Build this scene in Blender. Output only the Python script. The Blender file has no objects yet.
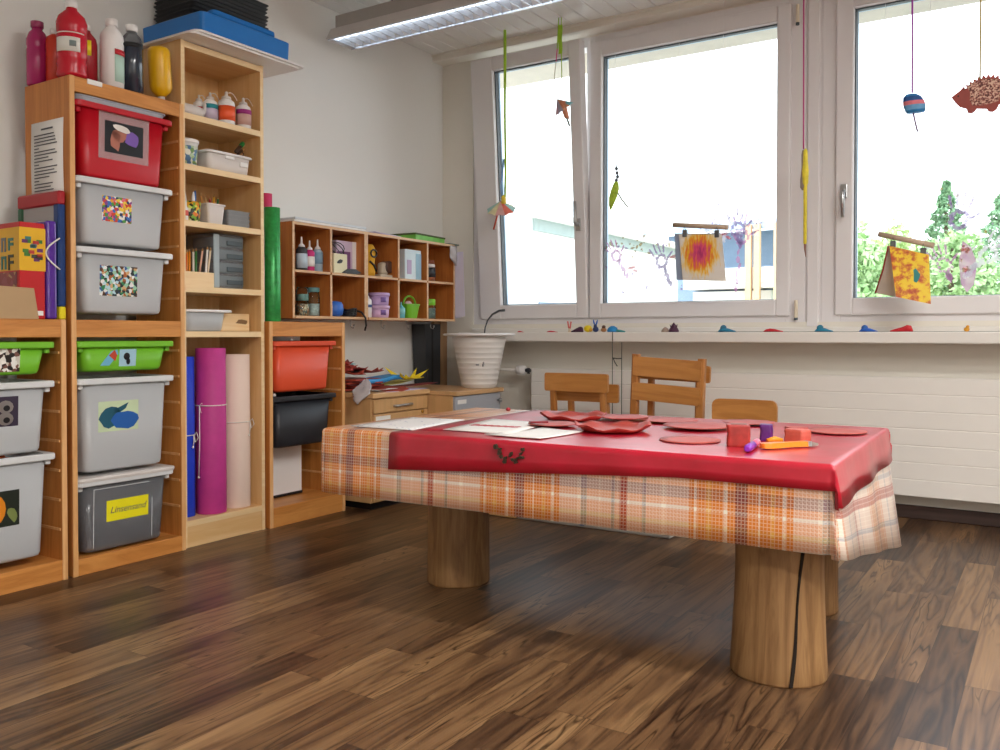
import bpy, bmesh, math, random
from mathutils import Vector, Matrix, noise
R = math.radians
PI = math.pi
C = bpy.context.scene.collection
random.seed(7)

# ------------------------------------------------------------------ helpers
def lin(c):
    return c / 12.92 if c <= 0.04045 else ((c + 0.055) / 1.055) ** 2.4

def rgb(h):
    """'#rrggbb' (display) to a linear RGBA tuple"""
    h = h.lstrip('#')
    return tuple(lin(int(h[i:i + 2], 16) / 255) for i in (0, 2, 4)) + (1.0,)

class MB:
    """collects shapes into one mesh; o = origin that is subtracted from every point"""
    def __init__(self, o=(0, 0, 0)):
        self.bm = bmesh.new()
        self.o = Vector(o)
        self.mi = 0
        self.M = None
        self.uv = None

    def v(self, p):
        p = Vector(p)
        if self.M is not None:
            p = self.M @ p
        return self.bm.verts.new(p - self.o)

    def f(self, vs, smooth=False):
        try:
            fc = self.bm.faces.new(vs)
        except ValueError:
            return None
        fc.material_index = self.mi
        fc.smooth = smooth
        return fc

    def box(self, x0, x1, y0, y1, z0, z1, bev=0.0, seg=1):
        if x0 > x1: x0, x1 = x1, x0
        if y0 > y1: y0, y1 = y1, y0
        if z0 > z1: z0, z1 = z1, z0
        vs = [self.v((x, y, z)) for z in (z0, z1) for x, y in ((x0, y0), (x1, y0), (x1, y1), (x0, y1))]
        fs = [self.f([vs[i] for i in q]) for q in ((3, 2, 1, 0), (4, 5, 6, 7), (0, 1, 5, 4), (1, 2, 6, 5), (2, 3, 7, 6), (3, 0, 4, 7))]
        if bev > 0:
            es = list({e for f_ in fs for e in f_.edges})
            mi = self.mi
            r = bmesh.ops.bevel(self.bm, geom=es, offset=bev, segments=seg, affect='EDGES', profile=0.5, clamp_overlap=True)
            for f_ in r['faces']:
                f_.material_index = mi
        return self

    def loft(self, rings, cap0=True, cap1=True, smooth=False, close=True):
        rows = [[self.v(p) for p in ring] for ring in rings]
        n = len(rows[0])
        for a, b in zip(rows, rows[1:]):
            for i in range(n if close else n - 1):
                j = (i + 1) % n
                self.f((a[i], a[j], b[j], b[i]), smooth)
        if cap0: self.f(list(reversed(rows[0])))
        if cap1: self.f(rows[-1])
        return self

    def lathe(self, prof, c=(0, 0, 0), seg=20, axis='z', smooth=True, sq=1.0):
        """prof: (radius, height) pairs from the bottom up; sq squeezes the second cross axis"""
        rings = []
        for r, h in prof:
            ring = []
            for k in range(seg):
                a = 2 * PI * k / seg
                x, y = r * math.cos(a), r * math.sin(a) * sq
                if axis == 'z': p = (c[0] + x, c[1] + y, c[2] + h)
                elif axis == 'x': p = (c[0] + h, c[1] + x, c[2] + y)
                else: p = (c[0] + y, c[1] + h, c[2] + x)
                ring.append(p)
            rings.append(ring)
        return self.loft(rings, smooth=smooth)

    def tube(self, pts, r, seg=8, smooth=True):
        pts = [Vector(p) for p in pts]
        rr = r if isinstance(r, (list, tuple)) else [r] * len(pts)
        rings = []
        up = None
        for i, p in enumerate(pts):
            d = (pts[min(i + 1, len(pts) - 1)] - pts[max(i - 1, 0)])
            d = d.normalized() if d.length > 1e-9 else Vector((0, 0, 1))
            if up is None:
                up = Vector((0, 0, 1)) if abs(d.z) < 0.9 else Vector((1, 0, 0))
            a = d.cross(up).normalized()
            b = a.cross(d).normalized()
            up = b
            rings.append([p + (a * math.cos(2 * PI * k / seg) + b * math.sin(2 * PI * k / seg)) * rr[i] for k in range(seg)])
        return self.loft(rings, smooth=smooth)

    def prism(self, poly, plane, t0, t1, bev=0.0):
        """polygon in a plane ('xy','xz','yz') pulled from t0 to t1 along the third axis"""
        def P(a, b, t):
            return (a, b, t) if plane == 'xy' else (a, t, b) if plane == 'xz' else (t, a, b)
        lo = [self.v(P(a, b, t0)) for a, b in poly]
        hi = [self.v(P(a, b, t1)) for a, b in poly]
        n = len(poly)
        fs = [self.f(list(reversed(lo))), self.f(hi)]
        for i in range(n):
            j = (i + 1) % n
            fs.append(self.f((lo[i], lo[j], hi[j], hi[i])))
        if bev > 0:
            es = [e for e in fs[0].edges] + [e for e in fs[1].edges]
            bmesh.ops.bevel(self.bm, geom=es, offset=bev, segments=1, affect='EDGES', clamp_overlap=True)
        return self

    def ball(self, c, r, sx=1, sy=1, sz=1, seg=14, rings=9):
        prof = []
        for i in range(rings + 1):
            a = -PI / 2 + PI * i / rings
            prof.append((max(math.cos(a), 0.02) * r, math.sin(a) * r))
        rs = []
        for q, h in prof:
            rs.append([(c[0] + q * math.cos(2 * PI * k / seg) * sx, c[1] + q * math.sin(2 * PI * k / seg) * sy, c[2] + h * sz) for k in range(seg)])
        return self.loft(rs, smooth=True)

    def mesh(self, name, mats):
        bmesh.ops.recalc_face_normals(self.bm, faces=self.bm.faces[:])
        me = bpy.data.meshes.new(name)
        self.bm.to_mesh(me)
        self.bm.free()
        for m in (mats if isinstance(mats, (list, tuple)) else [mats]):
            me.materials.append(m)
        return me

def rrect(cx, cy, w, d, r, z, seg=4):
    """rounded rectangle ring: w along x, d along y"""
    pts = []
    r = min(r, w / 2 - 1e-4, d / 2 - 1e-4)
    for qx, qy, a0 in ((1, 1, 0), (-1, 1, 90), (-1, -1, 180), (1, -1, 270)):
        for k in range(seg + 1):
            a = R(a0 + 90 * k / seg)
            pts.append((cx + qx * (w / 2 - r) + r * math.cos(a), cy + qy * (d / 2 - r) + r * math.sin(a), z))
    return pts

def thing(name, label, cat, loc=(0, 0, 0), rz=0.0, group=None, kind=None):
    o = bpy.data.objects.new(name, None)
    C.objects.link(o)
    o.empty_display_size = 0.05
    o.location = loc
    o.rotation_euler = (0, 0, rz)
    if label: o['label'] = label
    if cat: o['category'] = cat
    if group: o['group'] = group
    if kind: o['kind'] = kind
    return o

def part(name, mb, mats, parent, label=None):
    o = bpy.data.objects.new(name, mb.mesh(name, mats))
    C.objects.link(o)
    o.parent = parent
    if label: o['label'] = label
    return o

def solo(name, mb, mats, label, cat, loc=(0, 0, 0), rot=(0, 0, 0), group=None, kind=None):
    o = bpy.data.objects.new(name, mb.mesh(name, mats))
    C.objects.link(o)
    o.location = loc
    o.rotation_euler = rot
    if label: o['label'] = label
    if cat: o['category'] = cat
    if group: o['group'] = group
    if kind: o['kind'] = kind
    return o

def struct(name, mb, mats, label=None, cat=None):
    o = solo(name, mb, mats, label, cat)
    o['kind'] = 'structure'
    return o

def lettering(text, size, M, thick=0.0006, shear=0.0):
    """a bmesh-ready list of text faces put through matrix M (text lies in local xy)"""
    cu = bpy.data.curves.new('lettering', 'FONT')
    cu.body = text
    cu.size = size
    cu.shear = shear
    cu.align_x = 'CENTER'
    cu.align_y = 'CENTER'
    cu.extrude = thick / 2
    ob = bpy.data.objects.new('lettering', cu)
    me = bpy.data.meshes.new_from_object(ob)
    mb = MB()
    mb.bm.from_mesh(me)
    bmesh.ops.transform(mb.bm, matrix=M, verts=mb.bm.verts[:])
    bpy.data.objects.remove(ob)
    bpy.data.curves.remove(cu)
    bpy.data.meshes.remove(me)
    return mb

FACE_X = Matrix(((0, 0, 1, 0), (1, 0, 0, 0), (0, 1, 0, 0), (0, 0, 0, 1)))   # text plane -> faces +x, reads along +y

# ---------------------------------------------------------------- materials
def newmat(name):
    m = bpy.data.materials.new(name)
    m.use_nodes = True
    nt = m.node_tree
    b = nt.nodes['Principled BSDF']
    return m, nt, b

def N(nt, t, **kw):
    n = nt.nodes.new(t)
    for k, v in kw.items():
        if k in n.inputs: n.inputs[k].default_value = v
        else: setattr(n, k, v)
    return n

def ramp(nt, stops, interp='LINEAR'):
    r = nt.nodes.new('ShaderNodeValToRGB')
    r.color_ramp.interpolation = interp
    e = r.color_ramp.elements
    while len(e) > 1: e.remove(e[-1])
    e[0].position, e[0].color = stops[0]
    for p, c in stops[1:]:
        x = e.new(p); x.color = c
    return r

def plain(name, col, rough=0.5, metal=0.0, spec=0.5, coat=0.0, var=0.06, vscale=6.0, bump=0.0, bscale=60.0, alpha=1.0, sheen=0.0):
    """one colour with a little mottling"""
    m, nt, b = newmat(name)
    c = rgb(col) if isinstance(col, str) else col
    tc = N(nt, 'ShaderNodeTexCoord')
    nz = N(nt, 'ShaderNodeTexNoise', Scale=vscale, Detail=4.0)
    nt.links.new(tc.outputs['Object'], nz.inputs['Vector'])
    lo = tuple(max(0, x * (1 - var)) for x in c[:3]) + (1,)
    hi = tuple(min(1, x * (1 + var)) for x in c[:3]) + (1,)
    rp = ramp(nt, [(0.3, lo), (0.7, hi)])
    nt.links.new(nz.outputs['Fac'], rp.inputs['Fac'])
    nt.links.new(rp.outputs['Color'], b.inputs['Base Color'])
    b.inputs['Roughness'].default_value = rough
    b.inputs['Metallic'].default_value = metal
    b.inputs['Specular IOR Level'].default_value = spec
    b.inputs['Coat Weight'].default_value = coat
    b.inputs['Alpha'].default_value = alpha
    if bump:
        n2 = N(nt, 'ShaderNodeTexNoise', Scale=bscale, Detail=3.0)
        nt.links.new(tc.outputs['Object'], n2.inputs['Vector'])
        bp = N(nt, 'ShaderNodeBump', Strength=bump, Distance=0.002)
        nt.links.new(n2.outputs['Fac'], bp.inputs['Height'])
        nt.links.new(bp.outputs['Normal'], b.inputs['Normal'])
    return m

def wood(name, c1, c2, axis='z', scale=1.0, rough=0.45, knots=True, stretch=14.0, c3=None, rings=9.0):
    """grain that runs along one axis, in object space, shifted from object to object"""
    m, nt, b = newmat(name)
    tc = N(nt, 'ShaderNodeTexCoord')
    oi = N(nt, 'ShaderNodeObjectInfo')
    add = N(nt, 'ShaderNodeVectorMath', operation='ADD')
    sc = N(nt, 'ShaderNodeVectorMath', operation='SCALE')
    sc.inputs['Scale'].default_value = 7.0
    cmb = N(nt, 'ShaderNodeCombineXYZ')
    nt.links.new(oi.outputs['Random'], cmb.inputs[0]); nt.links.new(oi.outputs['Random'], cmb.inputs[1]); nt.links.new(oi.outputs['Random'], cmb.inputs[2])
    nt.links.new(cmb.outputs[0], sc.inputs[0])
    nt.links.new(tc.outputs['Object'], add.inputs[0]); nt.links.new(sc.outputs[0], add.inputs[1])
    mp = N(nt, 'ShaderNodeMapping')
    s = [1, 1, 1]
    s['xyz'.index(axis)] = 1.0 / stretch
    mp.inputs['Scale'].default_value = [x * 16 * scale for x in s]
    nt.links.new(add.outputs[0], mp.inputs['Vector'])
    n1 = N(nt, 'ShaderNodeTexNoise', Scale=1.0, Detail=5.0, Roughness=0.6, Distortion=0.6)
    nt.links.new(mp.outputs[0], n1.inputs['Vector'])
    wv = N(nt, 'ShaderNodeMath', operation='MULTIPLY'); wv.inputs[1].default_value = rings
    nt.links.new(n1.outputs['Fac'], wv.inputs[0])
    fr = N(nt, 'ShaderNodeMath', operation='PINGPONG'); fr.inputs[1].default_value = 1.0
    nt.links.new(wv.outputs[0], fr.inputs[0])
    mx = N(nt, 'ShaderNodeMath', operation='MULTIPLY_ADD'); mx.inputs[1].default_value = 0.45
    nt.links.new(fr.outputs[0], mx.inputs[0])
    n2 = N(nt, 'ShaderNodeMath', operation='MULTIPLY'); n2.inputs[1].default_value = 0.6
    nt.links.new(n1.outputs['Fac'], n2.inputs[0]); nt.links.new(n2.outputs[0], mx.inputs[2])
    st = [(0.1, rgb(c1)), (0.75, rgb(c2))]
    if c3: st.append((0.95, rgb(c3)))
    rp = ramp(nt, st)
    nt.links.new(mx.outputs[0], rp.inputs['Fac'])
    nt.links.new(rp.outputs['Color'], b.inputs['Base Color'])
    b.inputs['Roughness'].default_value = rough
    return m

def picture(name, cols, scale=60.0, rough=0.35, rand=1.0):
    """small printed picture: a jumble of coloured patches"""
    m, nt, b = newmat(name)
    tc = N(nt, 'ShaderNodeTexCoord')
    vo = N(nt, 'ShaderNodeTexVoronoi', Scale=scale, Randomness=rand)
    nt.links.new(tc.outputs['Object'], vo.inputs['Vector'])
    wn = N(nt, 'ShaderNodeTexWhiteNoise')
    nt.links.new(vo.outputs['Color'], wn.inputs['Vector'])
    n = len(cols)
    rp = ramp(nt, [(i / n, rgb(c)) for i, c in enumerate(cols)], 'CONSTANT')
    nt.links.new(wn.outputs['Value'], rp.inputs['Fac'])
    nt.links.new(rp.outputs['Color'], b.inputs['Base Color'])
    b.inputs['Roughness'].default_value = rough
    return m

def milky(name, col, clear=0.35, rough=0.35):
    """cloudy translucent plastic: part see-through, part scattering, with a gloss"""
    m = bpy.data.materials.new(name)
    m.use_nodes = True
    nt = m.node_tree
    nt.nodes.clear()
    out = N(nt, 'ShaderNodeOutputMaterial')
    d = N(nt, 'ShaderNodeBsdfDiffuse', Color=rgb(col))
    t = N(nt, 'ShaderNodeBsdfTranslucent', Color=rgb(col))
    tr = N(nt, 'ShaderNodeBsdfTransparent', Color=(0.97, 0.98, 1, 1))
    g = N(nt, 'ShaderNodeBsdfGlossy', Color=(1, 1, 1, 1), Roughness=rough)
    m1 = N(nt, 'ShaderNodeMixShader'); m1.inputs[0].default_value = 0.25
    nt.links.new(d.outputs[0], m1.inputs[1]); nt.links.new(t.outputs[0], m1.inputs[2])
    m2 = N(nt, 'ShaderNodeMixShader'); m2.inputs[0].default_value = clear
    nt.links.new(m1.outputs[0], m2.inputs[1]); nt.links.new(tr.outputs[0], m2.inputs[2])
    fr = N(nt, 'ShaderNodeFresnel', IOR=1.35)
    m3 = N(nt, 'ShaderNodeMixShader')
    nt.links.new(fr.outputs[0], m3.inputs[0])
    nt.links.new(m2.outputs[0], m3.inputs[1]); nt.links.new(g.outputs[0], m3.inputs[2])
    nt.links.new(m3.outputs[0], out.inputs[0])
    return m

def pane(name, tint=(0.97, 0.99, 1, 1)):
    """clear window glass: sees through, mirrors a little"""
    m = bpy.data.materials.new(name)
    m.use_nodes = True
    nt = m.node_tree
    nt.nodes.clear()
    out = N(nt, 'ShaderNodeOutputMaterial')
    tr = N(nt, 'ShaderNodeBsdfTransparent', Color=tint)
    g = N(nt, 'ShaderNodeBsdfGlossy', Color=(1, 1, 1, 1), Roughness=0.02)
    fr = N(nt, 'ShaderNodeFresnel', IOR=1.3)
    mx = N(nt, 'ShaderNodeMixShader')
    nt.links.new(fr.outputs[0], mx.inputs[0])
    nt.links.new(tr.outputs[0], mx.inputs[1]); nt.links.new(g.outputs[0], mx.inputs[2])
    nt.links.new(mx.outputs[0], out.inputs[0])
    return m

def floor_material():
    m, nt, b = newmat('walnut_laminate')
    L = nt.links.new
    tc = N(nt, 'ShaderNodeTexCoord')
    sp = N(nt, 'ShaderNodeSeparateXYZ'); L(tc.outputs['Object'], sp.inputs[0])
    W, LEN = 0.098, 0.85
    def math_(op, a, b_=None, c_=None):
        n = N(nt, 'ShaderNodeMath', operation=op)
        for i, x in enumerate((a, b_, c_)):
            if x is None: continue
            if isinstance(x, (int, float)): n.inputs[i].default_value = x
            else: L(x, n.inputs[i])
        return n.outputs[0]
    xs = math_('DIVIDE', sp.outputs[0], W)
    col = math_('FLOOR', xs)
    wn = N(nt, 'ShaderNodeTexWhiteNoise', noise_dimensions='1D'); L(col, wn.inputs['W'])
    ys = math_('ADD', math_('DIVIDE', sp.outputs[1], LEN), math_('MULTIPLY', wn.outputs['Value'], 5.37))
    row = math_('FLOOR', ys)
    cm = N(nt, 'ShaderNodeCombineXYZ'); L(col, cm.inputs[0]); L(row, cm.inputs[1])
    w2 = N(nt, 'ShaderNodeTexWhiteNoise'); L(cm.outputs[0], w2.inputs['Vector'])
    # grain coordinate: squeezed along the board, shifted per board, bent by slow noise
    gx = N(nt, 'ShaderNodeCombineXYZ')
    L(math_('MULTIPLY', sp.outputs[0], 13.0), gx.inputs[0]); L(math_('MULTIPLY', sp.outputs[1], 0.95), gx.inputs[1])
    L(math_('MULTIPLY', w2.outputs['Value'], 91.0), gx.inputs[2])
    slow = N(nt, 'ShaderNodeTexNoise', Scale=0.9, Detail=2.0); L(gx.outputs[0], slow.inputs['Vector'])
    figure = N(nt, 'ShaderNodeTexNoise', Scale=1.0, Detail=3.0, Roughness=0.5, Distortion=0.35); L(gx.outputs[0], figure.inputs['Vector'])
    veins = math_('PINGPONG', math_('MULTIPLY', figure.outputs['Fac'], 15.0), 1.0)
    fx = N(nt, 'ShaderNodeCombineXYZ')
    L(math_('MULTIPLY', sp.outputs[0], 160.0), fx.inputs[0]); L(math_('MULTIPLY', sp.outputs[1], 5.0), fx.inputs[1])
    fine = N(nt, 'ShaderNodeTexNoise', Scale=1.0, Detail=3.0); L(fx.outputs[0], fine.inputs['Vector'])
    t = math_('ADD', math_('MULTIPLY', slow.outputs['Fac'], 0.75), math_('MULTIPLY', veins, 0.23))
    t = math_('ADD', t, math_('MULTIPLY', w2.outputs['Value'], 0.42))
    t = math_('ADD', t, math_('MULTIPLY', fine.outputs['Fac'], 0.26))
    t = math_('SUBTRACT', t, 0.46)
    rp = ramp(nt, [(0.0, rgb('#281a12')), (0.2, rgb('#4a3424')), (0.42, rgb('#705338')), (0.66, rgb('#94734f')), (1.0, rgb('#c09c70'))])
    L(t, rp.inputs['Fac'])
    # dark veins that follow the grain, soft edged
    vd = math_('ABSOLUTE', math_('SUBTRACT', veins, 0.5))
    vd2 = N(nt, 'ShaderNodeMapRange'); vd2.inputs['From Min'].default_value = 0.34; vd2.inputs['From Max'].default_value = 0.5
    L(vd, vd2.inputs['Value'])
    on = N(nt, 'ShaderNodeMapRange'); on.inputs['From Min'].default_value = 0.50; on.inputs['From Max'].default_value = 0.62
    L(slow.outputs['Fac'], on.inputs['Value'])
    ink2 = math_('MULTIPLY', vd2.outputs[0], math_('ADD', math_('MULTIPLY', on.outputs[0], 0.75), 0.12))
    mixd = N(nt, 'ShaderNodeMix', data_type='RGBA', blend_type='MULTIPLY')
    L(ink2, mixd.inputs[0]); L(rp.outputs[0], mixd.inputs[6]); mixd.inputs[7].default_value = rgb('#4a362b')
    # joints
    ex = math_('LESS_THAN', math_('MULTIPLY', math_('SUBTRACT', xs, col), W), 0.0016)
    ey = math_('LESS_THAN', math_('MULTIPLY', math_('SUBTRACT', ys, row), LEN), 0.0018)
    j = math_('MAXIMUM', ex, ey)
    mj = N(nt, 'ShaderNodeMix', data_type='RGBA'); L(math_('MULTIPLY', j, 0.75), mj.inputs[0])
    L(mixd.outputs[2], mj.inputs[6]); mj.inputs[7].default_value = rgb('#24150e')
    L(mj.outputs[2], b.inputs['Base Color'])
    rr = math_('MULTIPLY_ADD', fine.outputs['Fac'], 0.16, 0.25)
    L(rr, b.inputs['Roughness'])
    b.inputs['Specular IOR Level'].default_value = 0.42
    bp = N(nt, 'ShaderNodeBump', Strength=0.15, Distance=0.001); L(math_('SUBTRACT', 1.0, j), bp.inputs['Height'])
    L(bp.outputs[0], b.inputs['Normal'])
    return m

def plaid_material():
    """orange, white and maroon check printed on oilcloth; UV is the sheet in metres"""
    m, nt, b = newmat('plaid_oilcloth')
    L = nt.links.new
    uv = N(nt, 'ShaderNodeUVMap', uv_map='sheet')
    sp = N(nt, 'ShaderNodeSeparateXYZ'); L(uv.outputs[0], sp.inputs[0])
    def math_(op, a, b_=None):
        n = N(nt, 'ShaderNodeMath', operation=op)
        for i, x in enumerate((a, b_)):
            if x is None: continue
            if isinstance(x, (int, float)): n.inputs[i].default_value = x
            else: L(x, n.inputs[i])
        return n.outputs[0]
    P = 0.62
    def bands(v, off):
        f = math_('FRACT', math_('ADD', math_('DIVIDE', v, P), off))
        o, w, p, mr, r = rgb('#e07f1c'), rgb('#f7efe0'), rgb('#e6cfc0'), rgb('#84332a'), rgb('#a83226')
        y, g = rgb('#eab04a'), rgb('#a9a6ad')
        st = [(0.0, mr), (0.034, o), (0.075, w), (0.085, o), (0.125, y), (0.14, o), (0.17, w), (0.18, o), (0.21, p), (0.30, w), (0.315, g), (0.34, p),
              (0.40, w), (0.41, p), (0.46, g), (0.475, p), (0.50, r), (0.532, w), (0.54, p), (0.60, g), (0.615, p), (0.68, w), (0.70, p), (0.80, o),
              (0.82, w), (0.83, o), (0.87, y), (0.89, o), (0.94, w), (0.955, o), (0.985, mr)]
        rp = ramp(nt, st, 'CONSTANT'); L(f, rp.inputs['Fac'])
        return rp.outputs[0]
    cu, cv = bands(sp.outputs[0], 0.081), bands(sp.outputs[1], 0.894)
    def sq(v, per): return math_('GREATER_THAN', math_('FRACT', math_('DIVIDE', v, per)), 0.5)
    chk = math_('ABSOLUTE', math_('SUBTRACT', sq(sp.outputs[0], 0.009), sq(sp.outputs[1], 0.009)))
    fac = math_('ADD', math_('MULTIPLY', chk, 0.32), 0.18)
    mx = N(nt, 'ShaderNodeMix', data_type='RGBA'); L(fac, mx.inputs[0]); L(cu, mx.inputs[6]); L(cv, mx.inputs[7])
    dk = N(nt, 'ShaderNodeMix', data_type='RGBA', blend_type='DARKEN'); dk.inputs[0].default_value = 1.0; L(cu, dk.inputs[6]); L(cv, dk.inputs[7])
    md = N(nt, 'ShaderNodeMix', data_type='RGBA'); md.inputs[0].default_value = 0.34; L(mx.outputs[2], md.inputs[6]); L(dk.outputs[2], md.inputs[7])
    # thin white threads
    def thread(v, per, w): return math_('LESS_THAN', math_('FRACT', math_('DIVIDE', v, per)), w)
    th = math_('MAXIMUM', thread(sp.outputs[0], 0.009, 0.22), thread(sp.outputs[1], 0.009, 0.22))
    m2 = N(nt, 'ShaderNodeMix', data_type='RGBA'); L(math_('MULTIPLY', th, 0.36), m2.inputs[0]); L(md.outputs[2], m2.inputs[6]); m2.inputs[7].default_value = rgb('#fbf3e4')
    L(m2.outputs[2], b.inputs['Base Color'])
    b.inputs['Roughness'].default_value = 0.32
    b.inputs['Coat Weight'].default_value = 0.5
    b.inputs['Coat Roughness'].default_value = 0.22
    return m

M = {}
M['wall'] = plain('painted_wall', '#e9e8e4', 0.75, var=0.015, vscale=2.0, bump=0.15, bscale=220)
M['wall_warm'] = plain('painted_reveal', '#e6e1d6', 0.6, var=0.015)
M['ceiling'] = plain('ceiling_paint', '#efeeec', 0.5, var=0.01)
M['frame'] = plain('white_window_paint', '#e4e1e2', 0.38, var=0.012, vscale=3)
M['sill'] = plain('sill_paint', '#e6e2dc', 0.4, var=0.015)
M['radiator'] = plain('radiator_enamel', '#e9e5df', 0.4, var=0.012)
M['gasket'] = plain('dark_window_seal', '#4c565c', 0.5)
M['spacer'] = plain('pane_spacer', '#9fb4c4', 0.35, metal=0.3)
M['dark_skirt'] = wood('dark_skirting', '#2a1c17', '#43302a', 'x', 0.6, 0.5)
M['floor'] = floor_material()
M['pine'] = wood('oiled_pine', '#d9924a', '#c27836', 'z', 1.0, 0.42, c3='#9c5a26')
M['pine_y'] = wood('oiled_pine_rail', '#dd9a52', '#c47f3c', 'y', 1.0, 0.42, c3='#9c5a26')
M['pine_edge'] = wood('pine_front_edge', '#eebb82', '#dca468', 'z', 1.2, 0.42)
M['birch'] = wood('birch_veneer', '#edca96', '#e0b47a', 'y', 0.7, 0.4)
M['birch_z'] = wood('birch_veneer_upright', '#e9c28a', '#dcae74', 'z', 0.7, 0.4)
M['birch_edge'] = wood('birch_edge', '#f6dcb0', '#eccb98', 'y', 0.9, 0.4)
M['brown_ply'] = wood('brown_stained_ply', '#cc8240', '#b46a30', 'z', 0.8, 0.45, c3='#8f5024')
M['ply_edge'] = wood('pale_ply_edge', '#e2bd92', '#cfa478', 'y', 1.0, 0.45)
M['beech'] = wood('beech_laminate', '#d8ab78', '#caa06c', 'z', 0.5, 0.4)
M['beech_y'] = wood('beech_laminate_top', '#dcb280', '#cda373', 'y', 0.5, 0.35)
M['chair'] = wood('chair_beech', '#c98c4a', '#b3763a', 'x', 0.8, 0.35)
M['chair_z'] = wood('chair_beech_leg', '#c4874a', '#a96c34', 'z', 0.8, 0.35)
M['log'] = wood('bare_log', '#ab8355', '#85603a', 'z', 1.0, 0.55, c3='#4c331d', stretch=8)
M['table'] = wood('table_board', '#b9834a', '#9a6836', 'x', 0.6, 0.45)
M['white'] = plain('white_plastic', '#eeeceb', 0.35, var=0.01)
M['offwhite'] = plain('off_white_plastic', '#dcd6d2', 0.4, var=0.02)
M['grey'] = plain('grey_plastic', '#9b9c9e', 0.4)
M['lightgrey'] = plain('light_grey_paint', '#a9adb6', 0.4, var=0.02)
M['darkgrey'] = plain('charcoal_plastic', '#33363b', 0.5)
M['black'] = plain('black_plastic', '#17171a', 0.45)
M['steel'] = plain('brushed_steel', '#b9bbbd', 0.28, metal=0.9)
M['brass'] = plain('brass', '#b98d3c', 0.3, metal=0.9)
M['paper'] = plain('white_paper', '#f0eeea', 0.65, var=0.015)
M['paper_lilac'] = plain('lilac_paper', '#cfc6e2', 0.65, var=0.03)
M['ink'] = plain('printed_ink', '#55565c', 0.7)
M['kraft'] = plain('brown_card', '#b89870', 0.7)
M['yellow'] = plain('yellow_paint', '#e9b312', 0.3)
M['yellow_note'] = plain('yellow_note', '#f2e70c', 0.6, var=0.03)
M['bright_yellow'] = plain('bright_yellow', '#f3e21c', 0.5)
M['red'] = plain('red_plastic', '#c01425', 0.35, var=0.03)
M['red_paint'] = plain('red_paint', '#c3142c', 0.25)
M['card_red'] = plain('dark_red_card', '#b1443a', 0.65, var=0.06)
M['magenta'] = plain('magenta_paper', '#c2388c', 0.6, var=0.08, vscale=18)
M['blue_roll'] = plain('blue_paper', '#1740cf', 0.45, var=0.1, vscale=14)
M['blush_roll'] = plain('blush_paper', '#ead2c4', 0.7, var=0.03)
M['green_foil'] = plain('green_foil', '#2f9a4c', 0.3, metal=0.25, var=0.25, vscale=40)
M['pink_foil'] = plain('pink_paper', '#cf3a6c', 0.55, var=0.1)
M['green_tub'] = plain('lime_plastic', '#77c02b', 0.38, var=0.03)
M['orange_tub'] = plain('orange_plastic', '#e2512e', 0.42, var=0.03)
M['black_tub'] = plain('black_tub_plastic', '#24262c', 0.42, var=0.05)
M['clear_tub'] = milky('cloudy_plastic', '#f0f3f6', 0.30, 0.3)
M['clear_lip'] = plain('cloudy_lip', '#dcdedf', 0.35)
M['clearer'] = milky('clear_plastic', '#c4c6cc', 0.72, 0.15)
M['blue'] = plain('blue_plastic', '#1573c4', 0.4, var=0.03)
M['sky'] = plain('sky_blue', '#3f9ad6', 0.5)
M['teal'] = plain('teal_plastic', '#6cc3cf', 0.4)
M['string'] = plain('white_string', '#efeae2', 0.8)
M['glass_pane'] = pane('window_glass')
M['jar'] = pane('jar_glass', (0.90, 0.96, 0.95, 1))
M['plaid'] = plaid_material()

# --------------------------------------------------------------- the setting
RX, RY, RZ = 6.4, -6.6, 2.62
mb = MB(); mb.box(-0.1, RX + 0.1, RY - 0.1, 0.1, -0.1, 0.0)
struct('floor', mb, M['floor'], 'dark walnut laminate floor with strong swirling grain', 'floor')

mb = MB()
x = 0.0
while x < RX:
    mb.box(x + 0.0015, x + 0.0985, RY, 0.0, RZ, RZ + 0.015, 0.004)
    x += 0.1
mb.mi = 1
mb.box(-0.1, RX + 0.1, RY - 0.1, 0.05, RZ + 0.016, RZ + 0.12)
struct('ceiling', mb, [plain('glossy_ceiling_slat', '#ecebe8', 0.25, var=0.01), M['ceiling']], 'white slatted ceiling with boards running towards the windows', 'ceiling')

mb = MB(); mb.box(-0.12, 0.0, RY - 0.1, 0.12, 0.0, RZ + 0.1)
struct('wall_left', mb, M['wall'], 'plain white wall behind the storage shelves', 'wall')
mb = MB(); mb.box(RX, RX + 0.12, RY - 0.1, 0.12, 0.0, RZ + 0.1)
struct('wall_right', mb, M['wall'], 'plain white wall at the end of the window row', 'wall')
mb = MB(); mb.box(-0.1, RX + 0.1, RY - 0.12, RY, 0.0, RZ + 0.1)
struct('wall_near', mb, M['wall'], 'plain white wall facing the windows', 'wall')
mb = MB()
mb.box(-0.1, RX + 0.1, 0.0, 0.16, 0.0, 0.93)
mb.box(-0.1, RX + 0.1, 0.0, 0.16, 2.575, RZ + 0.1)
mb.box(-0.1, 0.235, 0.0, 0.16, 0.93, 2.575)
mb.box(6.25, RX + 0.1, 0.0, 0.16, 0.93, 2.575)
struct('wall_far', mb, M['wall_warm'], 'cream wall under and around the wide windows', 'wall')
mb = MB(); mb.box(0.0, RX, -0.11, 0.02, 2.578, 2.62, 0.004); mb.box(0.0, RX, -0.118, -0.105, 2.608, 2.621)
struct('trim_1', mb, M['wall_warm'], 'pale header strip running above the windows', 'trim')
mb = MB(); mb.box(0.26, 6.25, -0.2, 0.03, 0.826, 0.879, 0.006, 2); mb.box(0.235, 6.25, -0.012, 0.0, 0.879, 0.905, 0.003)
struct('trim_2', mb, M['sill'], 'long cream windowsill board with small clay animals on it', 'windowsill')
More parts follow.
